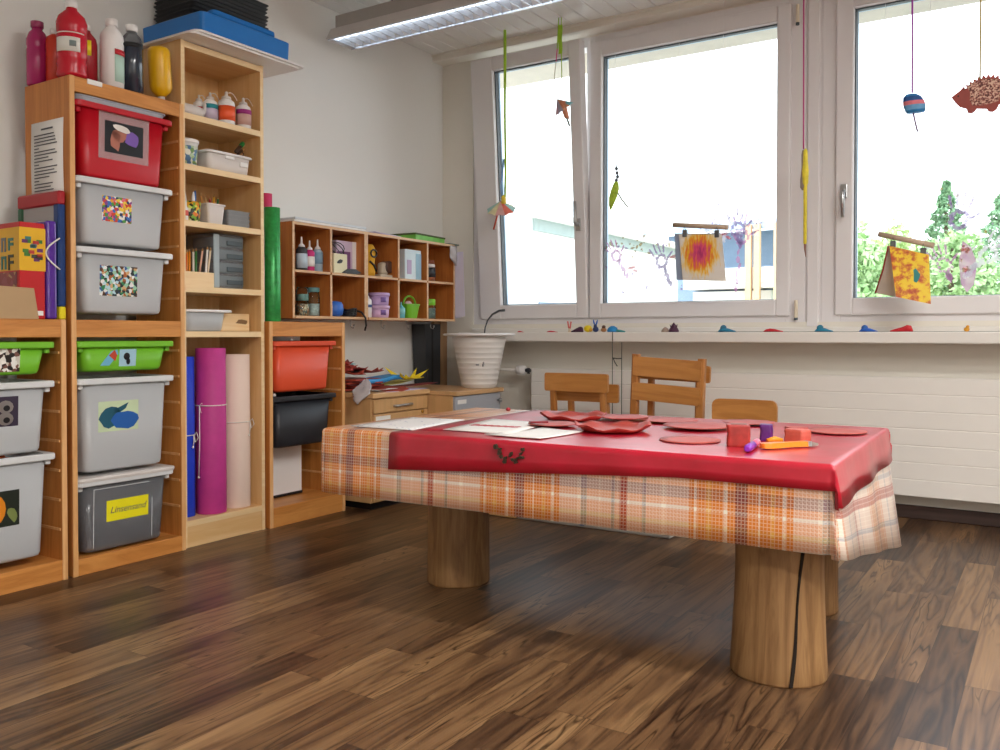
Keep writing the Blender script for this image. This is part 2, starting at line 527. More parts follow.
mb = MB(); mb.box(0.0, RX, -0.022, 0.0, 0.0, 0.062, 0.004)
struct('baseboard_far', mb, M['dark_skirt'], 'dark brown skirting board under the heater', 'baseboard')
mb = MB(); mb.box(0.0, 0.018, RY, -0.022, 0.0, 0.062, 0.004)
struct('baseboard_left', mb, M['dark_skirt'], 'dark brown skirting board behind the shelves', 'baseboard')

# ------------------------------------------------------------------ windows
def ring(mb, x0, x1, z0, z1, wl, wr, wb, wt, y0, y1, bev=0.005):
    mb.box(x0, x0 + wl, y0, y1, z0, z1, bev, 2)
    mb.box(x1 - wr, x1, y0, y1, z0, z1, bev, 2)
    mb.box(x0 + wl - 0.001, x1 - wr + 0.001, y0, y1, z0, z0 + wb, bev, 2)
    mb.box(x0 + wl - 0.001, x1 - wr + 0.001, y0, y1, z1 - wt, z1, bev, 2)

def window(n, label, ox0, ox1, sx0, sx1, gx0, gx1, tilt=0.0, handle_x=None, hinge_x=None, hz=1.5):
    w = thing('window_%d' % n, label, 'window', (ox0, 0, 0.93), kind='structure')
    o = (ox0, 0, 0.93)
    mb = MB(o); ring(mb, ox0, ox1, 0.905, 2.58, sx0 - ox0 + 0.02, ox1 - sx1 + 0.02, 0.075, 0.06, 0.008, 0.1, 0.004)
    part('outer_frame', mb, M['frame'], w)
    T = None
    if tilt:
        T = Matrix.Translation((0, 0, 0.962)) @ Matrix.Rotation(tilt, 4, 'X') @ Matrix.Translation((0, 0, -0.962))
    mb = MB(o); mb.M = T
    ring(mb, sx0, sx1, 0.962, 2.535, gx0 - sx0, sx1 - gx1, 0.083, 0.083, -0.014, 0.055, 0.007)
    part('sash', mb, M['frame'], w)
    mb = MB(o); mb.M = T
    ring(mb, gx0 - 0.004, gx1 + 0.004, 1.041, 2.456, 0.010, 0.008, 0.006, 0.010, 0.018, 0.05, 0.0)
    mb.mi = 1
    ring(mb, gx0 + 0.001, gx1 - 0.001, 1.0455, 2.4515, 0.008, 0.006, 0.004, 0.004, 0.052, 0.066, 0.0)
    part('seal', mb, [M['gasket'], M['spacer']], w, 'dark rubber seal')
    mb = MB(o); mb.M = T
    mb.box(gx0 - 0.004, gx1 + 0.004, 0.040, 0.046, 1.041, 2.456)
    part('glass', mb, M['glass_pane'], w)
    if handle_x:
        mb = MB(o); mb.M = T
        mb.box(handle_x - 0.016, handle_x + 0.016, -0.024, -0.014, hz - 0.035, hz + 0.035, 0.004, 2)
        mb.lathe([(0.011, 0), (0.011, 0.03)], (handle_x, -0.05, hz), 12, 'y')
        mb.tube([(handle_x, -0.05, hz), (handle_x, -0.056, hz - 0.01 if not tilt else hz + 0.01), (handle_x + 0.002, -0.058, hz - 0.13 if not tilt else hz + 0.13)], [0.011, 0.011, 0.009], 10)
        part('handle', mb, M['steel'], w, 'silver lever handle')
    if hinge_x:
        for z in (0.995, 2.47):
            mb = MB(o); mb.lathe([(0.008, -0.045), (0.009, -0.04), (0.009, 0.04), (0.008, 0.045)], (hinge_x, -0.018, z), 10)
            mb.mi = 1; mb.lathe([(0.0095, -0.056), (0.0095, -0.044)], (hinge_x, -0.018, z), 10)
            part('hinge', mb, [plain('cream_hinge_cap', '#e6d9c2', 0.4), M['gasket']], w)
    return w

win_a = window(1, 'narrow white window tilted open beside the corner', 0.235, 1.05, 0.30, 1.045, 0.452, 0.972, R(4.1), 1.005, None, 1.50)
win_b = window(2, 'wide white window with handprints and a painting of pink scribbles in front', 1.05, 2.25, 1.053, 2.181, 1.127, 2.112, 0, None, 2.215)
win_c = window(3, 'white window with trees behind it and a hedgehog hanging in front', 2.33, 3.68, 2.399, 3.59, 2.48, 3.51, 0, 2.44, None, 1.565)
win_d = window(4, 'white window further along the row beyond the hedgehog', 3.68, 4.95, 3.76, 4.88, 3.84, 4.80)
win_e = window(5, 'last white window of the row beside the end wall', 4.95, 6.25, 5.03, 6.17, 5.11, 6.09)
mb = MB(); mb.box(2.248, 2.332, 0.012, 0.1, 0.905, 2.58, 0.004); mb.box(2.262, 2.318, -0.002, 0.02, 0.905, 2.58, 0.004)
struct('trim_3', mb, M['frame'], 'upright white post between the two wide windows', 'trim')

# finger-paint prints on the panes
def paintmat(name, col):
    m = milky(name, col, 0.55, 0.6)
    return m
P_VIOLET, P_RED, P_PINK, P_WHITE, P_MUSTARD = (paintmat('violet_finger_paint', '#b49ac8'), paintmat('red_finger_paint', '#e0484e'), paintmat('pink_finger_paint', '#d8a3cf'),
    paintmat('white_finger_paint', '#f4f1f6'), paintmat('mustard_finger_paint', '#c8a83a'))
rp = random.Random(3)
def blot(mb, x, z, rx, rz, rot=0.0, y=0.0385, n=9):
    pts = []
    for k in range(n):
        a = 2 * PI * k / n
        q = 1 + rp.uniform(-0.25, 0.25)
        u, v = rx * q * math.cos(a), rz * q * math.sin(a)
        pts.append((x + u * math.cos(rot) - v * math.sin(rot), z + u * math.sin(rot) + v * math.cos(rot)))
    mb.prism(pts, 'xz', y - 0.0008, y)

def handprint(win, x, z, s, col, rot=0.0, arm=0.0, label=None, patchy=True):
    """a child's palm and five fingers dabbed on the glass"""
    mb = MB(win.location)
    ca, sa = math.cos(rot), math.sin(rot)
    def at(u, v): return x + s * (u * ca - v * sa), z + s * (u * sa + v * ca)
    for k in range(16 if patchy else 10):
        a = 2 * PI * k / (16 if patchy else 10)
        px, pz = at(0.030 * math.cos(a) * rp.uniform(0.75, 1.1), 0.034 * math.sin(a) * rp.uniform(0.75, 1.1))
        blot(mb, px, pz, 0.008 * s, 0.010 * s, rp.uniform(0, 3), n=6)
    for k, (u, v, l, t) in enumerate(((-0.034, 0.055, 0.030, 0.28), (-0.012, 0.066, 0.036, 0.08), (0.010, 0.066, 0.036, -0.08), (0.031, 0.056, 0.030, -0.3), (0.047, 0.012, 0.026, -1.0))):
        for q in range(3):
            d = l * (q / 2 - 0.2)
            px, pz = at(u - math.sin(t) * d, v + math.cos(t) * d)
            blot(mb, px, pz, 0.006 * s, 0.012 * s, rot + t, n=6)
    if arm:
        for k in range(7):
            px, pz = at(rp.uniform(-0.008, 0.008), -0.04 - arm * k / 6)
            blot(mb, px, pz, rp.uniform(0.005, 0.012) * s, 0.018 * s, rp.uniform(-0.3, 0.3), n=6)
    part('handprint', mb, col, win, label)

def speckles(win, x0, x1, z0, z1, n, col, r=0.005, name='paint_speckle'):
    mb = MB(win.location)
    for k in range(n):
        q = r * rp.uniform(0.4, 1.3)
        blot(mb, rp.uniform(x0, x1), rp.uniform(z0, z1), q, q * rp.uniform(0.8, 2.0), rp.uniform(0, 3), n=6)
    part(name, mb, col, win)

handprint(win_b, 1.20, 1.315, 0.95, P_PINK, 0.5, 0.10)
handprint(win_b, 1.475, 1.27, 1.05, P_VIOLET, 0.35, 0.09)
handprint(win_b, 1.92, 1.385, 1.15, P_PINK, -0.1, 0.20)
handprint(win_b, 1.90, 1.42, 1.1, P_VIOLET, 0.15, 0.04)
speckles(win_b, 1.12, 1.58, 1.30, 1.42, 26, P_MUSTARD, 0.007)
speckles(win_b, 1.12, 1.60, 1.10, 1.40, 22, P_VIOLET, 0.005)
speckles(win_b, 1.72, 2.03, 1.36, 1.50, 60, P_WHITE, 0.008)
speckles(win_b, 1.66, 2.03, 1.36, 1.56, 26, P_VIOLET, 0.005)
for cx, cz in ((1.305, 1.245), (1.56, 1.295), (1.835, 1.40)):
    mb = MB(win_b.location)
    blot(mb, cx - 0.012, cz, 0.026, 0.008, 0.15); blot(mb, cx + 0.012, cz - 0.018, 0.018, 0.008, -0.5)
    part('red_paint_dab', mb, P_RED, win_b)
handprint(win_c, 2.935, 1.40, 1.25, P_VIOLET, -0.1)
handprint(win_c, 2.875, 1.19, 1.0, P_PINK, 0.4, 0.03, patchy=False)
handprint(win_c, 3.05, 1.23, 1.15, P_WHITE, -0.7, 0.06)
mb = MB(win_c.location)
mb.prism([(2.95, 1.30), (2.985, 1.27), (3.01, 1.19), (3.0, 1.10), (2.97, 1.06), (2.945, 1.10), (2.935, 1.20)], 'xz', 0.0377, 0.0385)
part('handprint', mb, P_PINK, win_c)
speckles(win_c, 2.945, 2.97, 1.13, 1.28, 9, P_RED, 0.008, 'red_paint_dab')
speckles(win_c, 2.52, 3.10, 1.33, 1.60, 38, P_MUSTARD, 0.005)
speckles(win_c, 2.60, 3.10, 1.30, 1.58, 30, P_VIOLET, 0.004)
speckles(win_c, 2.60, 3.12, 1.06, 1.35, 26, P_WHITE, 0.007)

# ------------------------------------------------------------ ceiling lamp
def ceiling_lamp(x0, x1, yc, label):
    t = thing('ceiling_lamp', label, 'lamp', (x0, yc, 2.40))
    L = x1 - x0
    mb = MB(); mb.box(0.02, L - 0.02, -0.055, 0.075, 0.068, 0.135, 0.003)
    part('housing', mb, plain('grey_lamp_metal', '#a9a49f', 0.45), t)
    mb = MB()
    for s in (-1, 1):
        mb.prism([(s * 0.10, 0.0), (s * 0.104, 0.0), (s * 0.066, 0.066), (s * 0.060, 0.066)], 'yz', 0, L)
    mb.box(0, L, -0.062, 0.062, 0.062, 0.068)
    for xx in (0.0, L - 0.003): mb.prism([(-0.10, 0.0), (0.10, 0.0), (0.062, 0.066), (-0.062, 0.066)], 'yz', xx, xx + 0.003)
    part('reflector', mb, plain('white_lamp_reflector', '#cfc9c6', 0.35), t)
    mb = MB()
    n = int(L / 0.055)
    for k in range(n):
        xx = 0.03 + k * 0.055
        mb.prism([(-0.094, 0.002), (0.094, 0.002), (0.066, 0.045), (-0.066, 0.045)], 'yz', xx, xx + 0.004)
    mb.box(0, L, -0.096, -0.088, 0.0, 0.006); mb.box(0, L, 0.088, 0.096, 0.0, 0.006)
    part('louvre', mb, plain('polished_louvre', '#dfe6ee', 0.22, metal=0.6), t, 'shiny louvre grid')
    mb = MB(); mb.lathe([(0.013, 0.03), (0.013, L - 0.03)], (0, 0, 0.045), 12, 'x')
    tm, nt, b = newmat('lamp_tube')
    b.inputs['Base Color'].default_value = (0.9, 0.95, 1, 1)
    b.inputs['Emission Color'].default_value = (0.86, 0.93, 1, 1)
    b.inputs['Emission Strength'].default_value = TUBE
    part('tube', mb, tm, t)
    for xx in (0.35, L - 0.35):
        mb = MB(); mb.tube([(xx, 0.01, 0.135), (xx, 0.01, 0.22)], 0.006)
        part('hanger', mb, M['grey'], t)
    return t
TUBE = 3.0
ceiling_lamp(0.105, 1.68, -1.06, 'long grey louvred strip lamp hung under the slatted ceiling')

def fill_light(name, loc, sx, sy, w, col=(1, 0.97, 0.93)):
    l = bpy.data.lights.new(name, 'AREA')
    l.shape = 'RECTANGLE'; l.size = sx; l.size_y = sy; l.energy = w; l.color = col
    o = bpy.data.objects.new(name, l)
    C.objects.link(o); o.location = loc
    return o
for i, (lx, ly) in enumerate(((4.0, -2.7), (4.2, -5.0), (5.4, -3.6))):
    fill_light('room_fill', (lx, ly, 2.60), 1.5, 0.3, 48)  # unseen area lights added to brighten the interior, no fixtures modelled

# ---------------------------------------------------------------- outdoors
mb = MB()
mb.box(-40, 40, 0.16, 60, -0.6, -0.5)
struct('ground', mb, plain('pale_gravel', '#c9c5bb', 0.9, var=0.1, vscale=0.6), 'pale gravel yard outside the windows', 'ground')
mb = MB(); mb.box(-0.3, 9, 0.16, 1.05, 2.72, 2.92)
struct('trim_4', mb, plain('cream_soffit', '#b9b2a4', 0.7), 'white roof overhang outside the windows', 'roof overhang')

white_render = plain('white_render', '#f3f1ec', 0.8, var=0.02)
slate = plain('blue_grey_panel', '#8196ad', 0.6, var=0.05)
t = thing('building', 'white neighbouring wing with a grey eave band outside the tilted window', 'building', (-4.6, 12, -0.5))
o = t.location
mb = MB(o); mb.box(-5.2, -4.05, 5.0, 14.6, -0.5, 2.82)
part('wall', mb, white_render, t)
mb = MB(o); mb.box(-5.3, -4.0, 8.0, 14.7, 2.60, 2.80); 
part('eave_band', mb, plain('grey_green_band', '#9aa9a6', 0.6), t)
mb = MB(o); mb.box(-5.5, -3.85, 7.9, 14.8, 2.80, 2.92)
part('roof', mb, white_render, t)
for y0 in (8.2, 9.0):
    mb = MB(o)
    for k in range(4): mb.box(-4.07, -4.03, y0, y0 + 0.7, 1.20 + k * 0.06, 1.235 + k * 0.06)
    part('vent_grille', mb, slate, t)
t = thing('building', 'blue-grey house with white balcony and wooden posts beyond the white wing', 'building', (-3.2, 17, -0.5))
o = t.location
mb = MB(o); mb.box(-5.0, -2.35, 16.4, 18.5, -0.5, 3.35)
part('wall', mb, slate, t)
mb = MB(o); mb.prism([(15.6, 3.30), (18.6, 3.75), (18.6, 3.9), (15.6, 3.45)], 'yz', -6.2, -1.9)
part('roof', mb, plain('pale_blue_roof', '#9db2c6', 0.6), t)
mb = MB(o); mb.box(-4.3, -1.9, 15.6, 15.75, 2.05, 2.42); mb.box(-4.3, -1.9, 15.6, 16.4, 1.95, 2.06)
part('balcony', mb, white_render, t)
for xx in (-2.75, -2.55, -2.1):
    mb = MB(o); mb.box(xx, xx + 0.13, 15.45, 15.58, -0.5, 3.4)
    part('post', mb, plain('pale_timber', '#d9b48a', 0.6), t)
mb = MB(o); mb.box(-4.2, -2.3, 16.0, 16.35, -0.5, 1.9)
part('garage_door', mb, white_render, t)

def leafmat(name, a, b_):
    m, nt, b = newmat(name)
    oi = N(nt, 'ShaderNodeTexCoord')
    nz = N(nt, 'ShaderNodeTexNoise', Scale=5.0, Detail=3.0); nt.links.new(oi.outputs['Object'], nz.inputs['Vector'])
    rp_ = ramp(nt, [(0.35, rgb(a)), (0.65, rgb(b_))]); nt.links.new(nz.outputs['Fac'], rp_.inputs['Fac'])
    nt.links.new(rp_.outputs[0], b.inputs['Base Color'])
    b.inputs['Roughness'].default_value = 0.6
    return m
bark = plain('bark', '#7a6652', 0.9, var=0.2)
def tree(name, label, x, y, h, w, mat_, kind='round', n=1300, seed=1):
    rq = random.Random(seed)
    t = thing(name, label, 'tree' if name != 'shrub' else 'shrub', (x, y, -0.5), group=None)
    mb = MB(); mb.lathe([(0.14, 0), (0.11, h * 0.3), (0.04, h * 0.85)], (0, 0, 0), 8)
    part('trunk', mb, bark, t)
    mb = MB()
    for k in range(n):
        if kind == 'cone':
            q = rq.random() ** 0.8
            z = h * (0.1 + 0.9 * q)
            r = w * (1 - q) * (0.55 + 0.45 * math.sin(q * 40) ** 2) * math.sqrt(rq.uniform(0.35, 1)) + 0.03
            a = rq.uniform(0, 2 * PI)
            p = Vector((r * math.cos(a), r * math.sin(a), z))
        else:
            d = Vector((rq.gauss(0, 1), rq.gauss(0, 1), rq.gauss(0, 1))).normalized()
            lump = 0.75 + 0.35 * noise.noise(d * 2.3 + Vector((seed, 0, 0)))
            rr_ = rq.uniform(0.55, 1) ** 0.5 * lump
            p = Vector((d.x * w * rr_, d.y * w * rr_, h * 0.56 + d.z * h * 0.44 * rr_))
        s = rq.uniform(0.05, 0.10) * (1.3 if kind != 'cone' else 1.0)
        u = Vector((rq.gauss(0, 1), rq.gauss(0, 1), rq.gauss(0, 1))).normalized() * s
        vv = Vector((rq.gauss(0, 1), rq.gauss(0, 1), rq.gauss(0, 1))).normalized() * s
        mb.f([mb.v(p - u), mb.v(p + vv * 0.6), mb.v(p + u), mb.v(p - vv * 0.6)])
    part('foliage', mb, mat_, t)
G1, G2, G3, G4 = leafmat('spruce_needles', '#5f8a66', '#93b58c'), leafmat('pale_leaves', '#a9c47e', '#cfe0a4'), leafmat('mid_leaves', '#93b87c', '#bdd8a0'), leafmat('golden_leaves', '#c9cf7c', '#e9e3a2')
tree('deciduous_tree', 'pale leafy tree behind the yellow painting', -0.6, 15.5, 4.0, 1.3, G3, seed=11, n=4200)
tree('conifer', 'tall dark spruce behind the violet handprint', 0.95, 20.0, 5.2, 1.9, G1, 'cone', seed=12, n=3800)
tree('conifer', 'broad dark spruce behind the white handprint', 2.0, 25.0, 5.8, 2.5, G1, 'cone', seed=13, n=4200)
tree('deciduous_tree', 'mid green tree between the two tall spruces', 1.35, 17.2, 4.1, 1.1, G3, seed=14, n=3600)
tree('shrub', 'light green bush low in front of the spruces', 0.85, 13.4, 2.05, 0.85, G2, seed=15, n=2600)
tree('shrub', 'golden bush beside the light green bush', 2.25, 13.8, 2.1, 0.75, G4, seed=16, n=2400)
tree('deciduous_tree', 'leafy tree at the far end of the tree row', 3.3, 18.5, 4.4, 1.35, G3, seed=17, n=3600)
tree('deciduous_tree', 'dense dark tree filling the gap behind the golden bush', 2.9, 33.0, 5.9, 2.6, G1, seed=18, n=3200)
tree('deciduous_tree', 'broad pale tree filling the gap beside the tall spruce', -0.7, 22.5, 4.9, 1.4, G2, seed=20, n=3200)
tree('deciduous_tree', 'wide hazy tree far behind the yellow painting', -1.9, 28.0, 5.2, 2.0, G3, seed=19, n=3200)

# ------------------------------------------------------------ sky and light
wd = bpy.data.worlds.new('sky')
bpy.context.scene.world = wd
wd.use_nodes = True
nt = wd.node_tree
bg = nt.nodes['Background']
tc = N(nt, 'ShaderNodeTexCoord')
sp = N(nt, 'ShaderNodeSeparateXYZ'); nt.links.new(tc.outputs['Generated'], sp.inputs[0])
rp_ = ramp(nt, [(0.45, (0.97, 0.985, 1, 1)), (0.62, (0.93, 0.97, 1.0, 1)), (1.0, (0.70, 0.84, 1.0, 1))])
mp = N(nt, 'ShaderNodeMath', operation='MULTIPLY_ADD'); mp.inputs[1].default_value = 0.5; mp.inputs[2].default_value = 0.5
nt.links.new(sp.outputs[2], mp.inputs[0]); nt.links.new(mp.outputs[0], rp_.inputs['Fac'])
nt.links.new(rp_.outputs[0], bg.inputs['Color'])
bg.inputs['Strength'].default_value = 2.4
sun = bpy.data.lights.new('sun', 'SUN'); sun.energy = 2.6; sun.angle = R(1.0); sun.color = (1, 0.96, 0.9)
so = bpy.data.objects.new('sun', sun); C.objects.link(so)
so.rotation_euler = (R(48), 0, R(-24))

# ------------------------------------------------------------------ camera
cd = bpy.data.cameras.new('camera')
cd.sensor_width = 36.0
cd.lens = 868.4 / 1000 * 36
cd.shift_y = -0.0258
cd.clip_start = 0.02
cam = bpy.data.objects.new('camera', cd); C.objects.link(cam)
cam.location = (3.32, -4.50, 0.868)
cam.rotation_euler = (R(90 - 0.986), 0, R(32.657))
bpy.context.scene.camera = cam
sc = bpy.context.scene
sc.view_settings.view_transform = 'Standard'
sc.view_settings.look = 'None'
sc.view_settings.gamma = 1.0
sc.view_settings.use_curve_mapping = False
sc.view_settings.exposure = 0.5

# ===================================================== storage along the wall
def pine_unit(label, y0, y1, z1, bars, x0=0.09, x1=0.38, group=None):
    """open pine frame with grooved sides that tubs slide into"""
    t = thing('storage_shelf', label, 'shelf', (x0, (y0 + y1) / 2, 0), group=group)
    o = t.location
    for s, (a, b_) in enumerate(((y0, y0 + 0.019), (y1 - 0.019, y1))):
        mb = MB(o); mb.box(x0, x1 - 0.004, a, b_, 0, z1, 0.002)
        inner = b_ if s == 0 else a
        d = 1 if s == 0 else -1
        z = 0.175
        mb.mi = 1
        while z < z1 - 0.06:
            mb.box(x0 + 0.01, x1 - 0.012, inner - d * 0.001, inner + d * 0.0035, z, z + 0.009)
            z += 0.104
        mb.mi = 1
        mb.box(x1 - 0.0045, x1, a, b_, 0, z1, 0.0015)
        part('side_panel', mb, [M['pine'], M['pine_edge']], t)
    for za, zb in bars:
        for xa, xb in ((x1 - 0.022, x1 - 0.002), (x0, x0 + 0.018)):
            mb = MB(o); mb.box(xa, xb, y0 + 0.018, y1 - 0.018, za, zb, 0.002)
            part('rail', mb, M['pine_y'], t)
        if zb < 0.1 or zb > z1 - 0.02:
            mb = MB(o); mb.box(x0 + 0.017, x1 - 0.021, y0 + 0.018, y1 - 0.018, zb - 0.018, zb - 0.001)
            part('top_board' if zb > 0.1 else 'base_board', mb, M['pine_y'], t)
    return t

pine_unit('tall pine storage unit holding the red tub at its top', -2.727, -2.251, 1.785, ((0.0, 0.06), (0.857, 0.92), (1.731, 1.785)))
pine_unit('low pine storage unit with puzzle box and books on top', -3.225, -2.747, 0.92, ((0.0, 0.072), (0.857, 0.92)))
pine_unit('low pine storage unit holding the orange and black tubs', -1.807, -1.322, 0.925, ((0.0, 0.09), (0.858, 0.925)))

def tub(name, label, yc, ztop, h, mat_, lip, lid=None, w=0.405, taper=0.028, depth=0.285, xf=0.388, cat='tub'):
    """drawer tub: rounded tapered bowl with an overhanging lip; front faces +x"""
    t = thing(name, label, cat, (xf - depth / 2, yc, ztop - h))
    wt = w - 0.052
    wb = wt - taper
    dt, db = depth - 0.03, depth - 0.045
    mb = MB()
    R0 = lambda W, D, z, r=0.028: rrect(0, 0, D, W, r, z, 5)
    mb.loft([R0(wb - 0.03, db - 0.03, 0.0), R0(wb - 0.008, db - 0.008, 0.004), R0(wb, db, 0.014), R0(wt, dt, h - 0.02),
             R0(wt - 0.006, dt - 0.006, h - 0.02), R0(wb - 0.006, db - 0.006, 0.016), R0(wb - 0.03, db - 0.03, 0.008)], smooth=True)
    part('body', mb, mat_, t)
    mb = MB()
    mb.loft([R0(wt + 0.001, dt + 0.001, h - 0.022, 0.02), R0(w - 0.004, depth - 0.004, h - 0.022, 0.02), R0(w, depth, h - 0.019, 0.02), R0(w, depth, h - 0.003, 0.02), R0(w - 0.006, depth - 0.006, h, 0.02), R0(wt - 0.007, dt - 0.007, h, 0.02), R0(wt - 0.007, dt - 0.007, h - 0.022, 0.02)], cap0=False, cap1=False)
    rows = None
    for s in (-1, 1):
        mb.box(-0.06, depth / 2 - 0.02, s * (wt / 2 - 0.004), s * (w / 2 - 0.012), h - 0.040, h - 0.021, 0.003)
    part('lip', mb, lip, t)
    if lid:
        mb = MB()
        mb.loft([R0(w + 0.006, depth + 0.006, h - 0.006, 0.024), R0(w + 0.010, depth + 0.010, h + 0.002, 0.024), R0(w + 0.008, depth + 0.008, h + 0.008, 0.024), R0(w - 0.012, depth - 0.012, h + 0.010, 0.02)])
        part('lid', mb, lid, t)
    t['_f'] = 0.0
    fx = lambda z: db / 2 + (dt - db) / 2 * max(0, min(1, (z - 0.014) / (h - 0.034)))
    return t, fx

def card(t, fx, y0, y1, z0, z1, mat_, name='picture_card', skew=0.0, lift=0.0012, label=None, frame=None):
    """a small sheet stuck on a tub's front; world y and z"""
    L = t.location
    mb = MB()
    def P(y, z, d): return (fx(z - L.z) + d, y - L.y, z - L.z)
    q = [(y0, z0), (y1, z0 + skew), (y1, z1 + skew), (y0, z1)]
    lo = [mb.v(P(y, z, 0.0002)) for y, z in q]
    hi = [mb.v(P(y, z, lift)) for y, z in q]
    mb.f(list(reversed(lo))); mb.f(hi)
    for i in range(4): mb.f((lo[i], lo[(i + 1) % 4], hi[(i + 1) % 4], hi[i]))
    return part(name, mb, mat_, t, label)

def blobs(t, fx, items, z_lift, name, mat_):
    """flat coloured patches of a printed picture (polygons in world y,z)"""
    L = t.location
    mb = MB()
    for poly in items:
        lo = [mb.v((fx(z - L.z) + z_lift - 0.0006, y - L.y, z - L.z)) for y, z in poly]
        hi = [mb.v((fx(z - L.z) + z_lift, y - L.y, z - L.z)) for y, z in poly]
        mb.f(list(reversed(lo))); mb.f(hi)
        n = len(poly)
        for i in range(n): mb.f((lo[i], lo[(i + 1) % n], hi[(i + 1) % n], hi[i]))
    return part(name, mb, mat_, t)

def oval(cy, cz, ry, rz, n=12, rot=0.0, wob=0.0, seed=0):
    rq = random.Random(seed)
    o_ = []
    for k in range(n):
        a = 2 * PI * k / n
        q = 1 + rq.uniform(-wob, wob)
        u, v = ry * q * math.cos(a), rz * q * math.sin(a)
        o_.append((cy + u * math.cos(rot) - v * math.sin(rot), cz + u * math.sin(rot) + v * math.cos(rot)))
    return o_

TAPE = milky('clear_tape', '#f2e9ea', 0.72, 0.15)
PIC_BLACK = plain('black_photo', '#1c1d22', 0.3)
JUMBLE = picture('toy_photo', ['#f0ece4', '#2f6fc0', '#d8401e', '#e9a52a', '#f3d33a', '#4b9a3c', '#8a3f8f', '#e86a7a', '#f4f2ee', '#17335e'], 95)
JUMBLE2 = picture('brick_photo', ['#1b2b2c', '#2f8a55', '#bfe0ea', '#b5642e', '#26323a', '#d9b07a', '#f0f0ee', '#3a5f9a', '#5c3a22', '#9fd0b2'], 90)
BWPIC = picture('black_white_photo', ['#efece6', '#1b1717', '#d8d2c8', '#3a2526', '#f6f4f0', '#7a5148'], 75)

# --- tall unit, top to bottom
yc = -2.505
t, fx = tub('storage_tub', 'red plastic tub with a clay photo taped on its front', yc, 1.706, 0.268, M['red'], M['red'])
card(t, fx, -2.612, -2.405, 1.515, 1.690, TAPE, 'clear_tape')
card(t, fx, -2.588, -2.430, 1.540, 1.655, PIC_BLACK, 'picture_card', lift=0.0022)
blobs(t, fx, [oval(-2.545, 1.588, 0.020, 0.040, 12, 0, 0.2, 1), oval(-2.530, 1.605, 0.030, 0.022, 12, 0, 0.2, 2)], 0.0030, 'clay_red', plain('clay_red', '#b5705c', 0.5))
blobs(t, fx, [oval(-2.478, 1.602, 0.030, 0.027, 12, 0, 0.15, 3)], 0.0034, 'clay_violet', plain('clay_violet', '#7a55b0', 0.5))
blobs(t, fx, [oval(-2.518, 1.634, 0.036, 0.013, 12, -0.2, 0.15, 4)], 0.0036, 'clay_white', plain('clay_white', '#e8e2da', 0.5))
mb = MB(t.location)
mb.loft([rrect(0.235, yc + 0.0, 0.24, 0.37, 0.03, z, 5) for z in (1.709, 1.711, 1.7115)])
solo('tray', MB().loft([rrect(0, 0, 0.255, 0.36, 0.03, 0, 5), rrect(0, 0, 0.262, 0.370, 0.03, 0.014, 5), rrect(0, 0, 0.272, 0.38, 0.03, 0.015, 5), rrect(0, 0, 0.272, 0.38, 0.03, 0.0185, 5), rrect(0, 0, 0.258, 0.366, 0.03, 0.0185, 5), rrect(0, 0, 0.25, 0.355, 0.03, 0.004, 5)]), M['lightgrey'], 'flat pale grey tray lying on the red tub', 'tray', (0.25, yc - 0.01, 1.7065)); mb.bm.free()
t1, fx = tub('storage_tub', 'cloudy tub with toy animal photo, below the red tub', yc, 1.435, 0.238, M['clear_tub'], M['clear_lip'])
card(t1, fx, -2.600, -2.480, 1.285, 1.378, JUMBLE)
t2, fx = tub('storage_tub', 'cloudy tub with brick toy photo, third from the top', yc, 1.184, 0.240, M['clear_tub'], M['clear_lip'])
card(t2, fx, -2.612, -2.458, 1.010, 1.122, JUMBLE2)
t3, fx = tub('storage_tub', 'shallow lime green tub with blue picture in the tall unit', yc, 0.842, 0.112, M['green_tub'], M['green_tub'])
card(t3, fx, -2.535, -2.465, 0.748, 0.812, plain('ice_blue_card', '#a9cfe2', 0.5))
blobs(t3, fx, [[(-2.612, 0.752), (-2.575, 0.752), (-2.54, 0.795), (-2.545, 0.812), (-2.57, 0.805)]], 0.0014, 'picture_card', plain('blue_picture', '#6fb4d6', 0.5))
blobs(t3, fx, [[(-2.578, 0.79), (-2.552, 0.768), (-2.545, 0.79), (-2.556, 0.810)]], 0.0022, 'printed_shape', plain('red_print', '#c9492c', 0.5))
blobs(t3, fx, [oval(-2.505, 0.785, 0.013, 0.014), oval(-2.498, 0.766, 0.008, 0.012)], 0.0022, 'printed_shape', PIC_BLACK)
t4, fx = tub('storage_tub', 'deep cloudy tub with blue cloth picture on its front', yc, 0.707, 0.345, M['clear_tub'], M['clear_lip'])
card(t4, fx, -2.622, -2.458, 0.508, 0.620, plain('pale_green_card', '#cfe0b8', 0.5))
blobs(t4, fx, [oval(-2.575, 0.560, 0.045, 0.035, 12, 0.5, 0.12, 5), [(-2.565, 0.585), (-2.50, 0.612), (-2.512, 0.590), (-2.545, 0.570)]], 0.0020, 'printed_shape', plain('deep_teal_print', '#1d5a70', 0.5))
blobs(t4, fx, [oval(-2.515, 0.548, 0.055, 0.034, 14, 0.0, 0.12, 6)], 0.0026, 'printed_shape', plain('blue_print', '#1f5fae', 0.5))
t5, fx = tub('storage_tub', 'see-through tub of grey brown sand with yellow name label', yc, 0.338, 0.272, M['clearer'], M['clear_lip'], M['offwhite'], xf=0.382, taper=0.03)
card(t5, fx, -2.588, -2.413, 0.172, 0.250, M['yellow_note'], 'label')
mb = lettering('Linsensand', 0.034, Matrix.Translation((fx(0.146) + 0.0016, -2.50 - yc, 0.146)) @ FACE_X, shear=0.3)
part('handwriting', mb, M['ink'], t5)
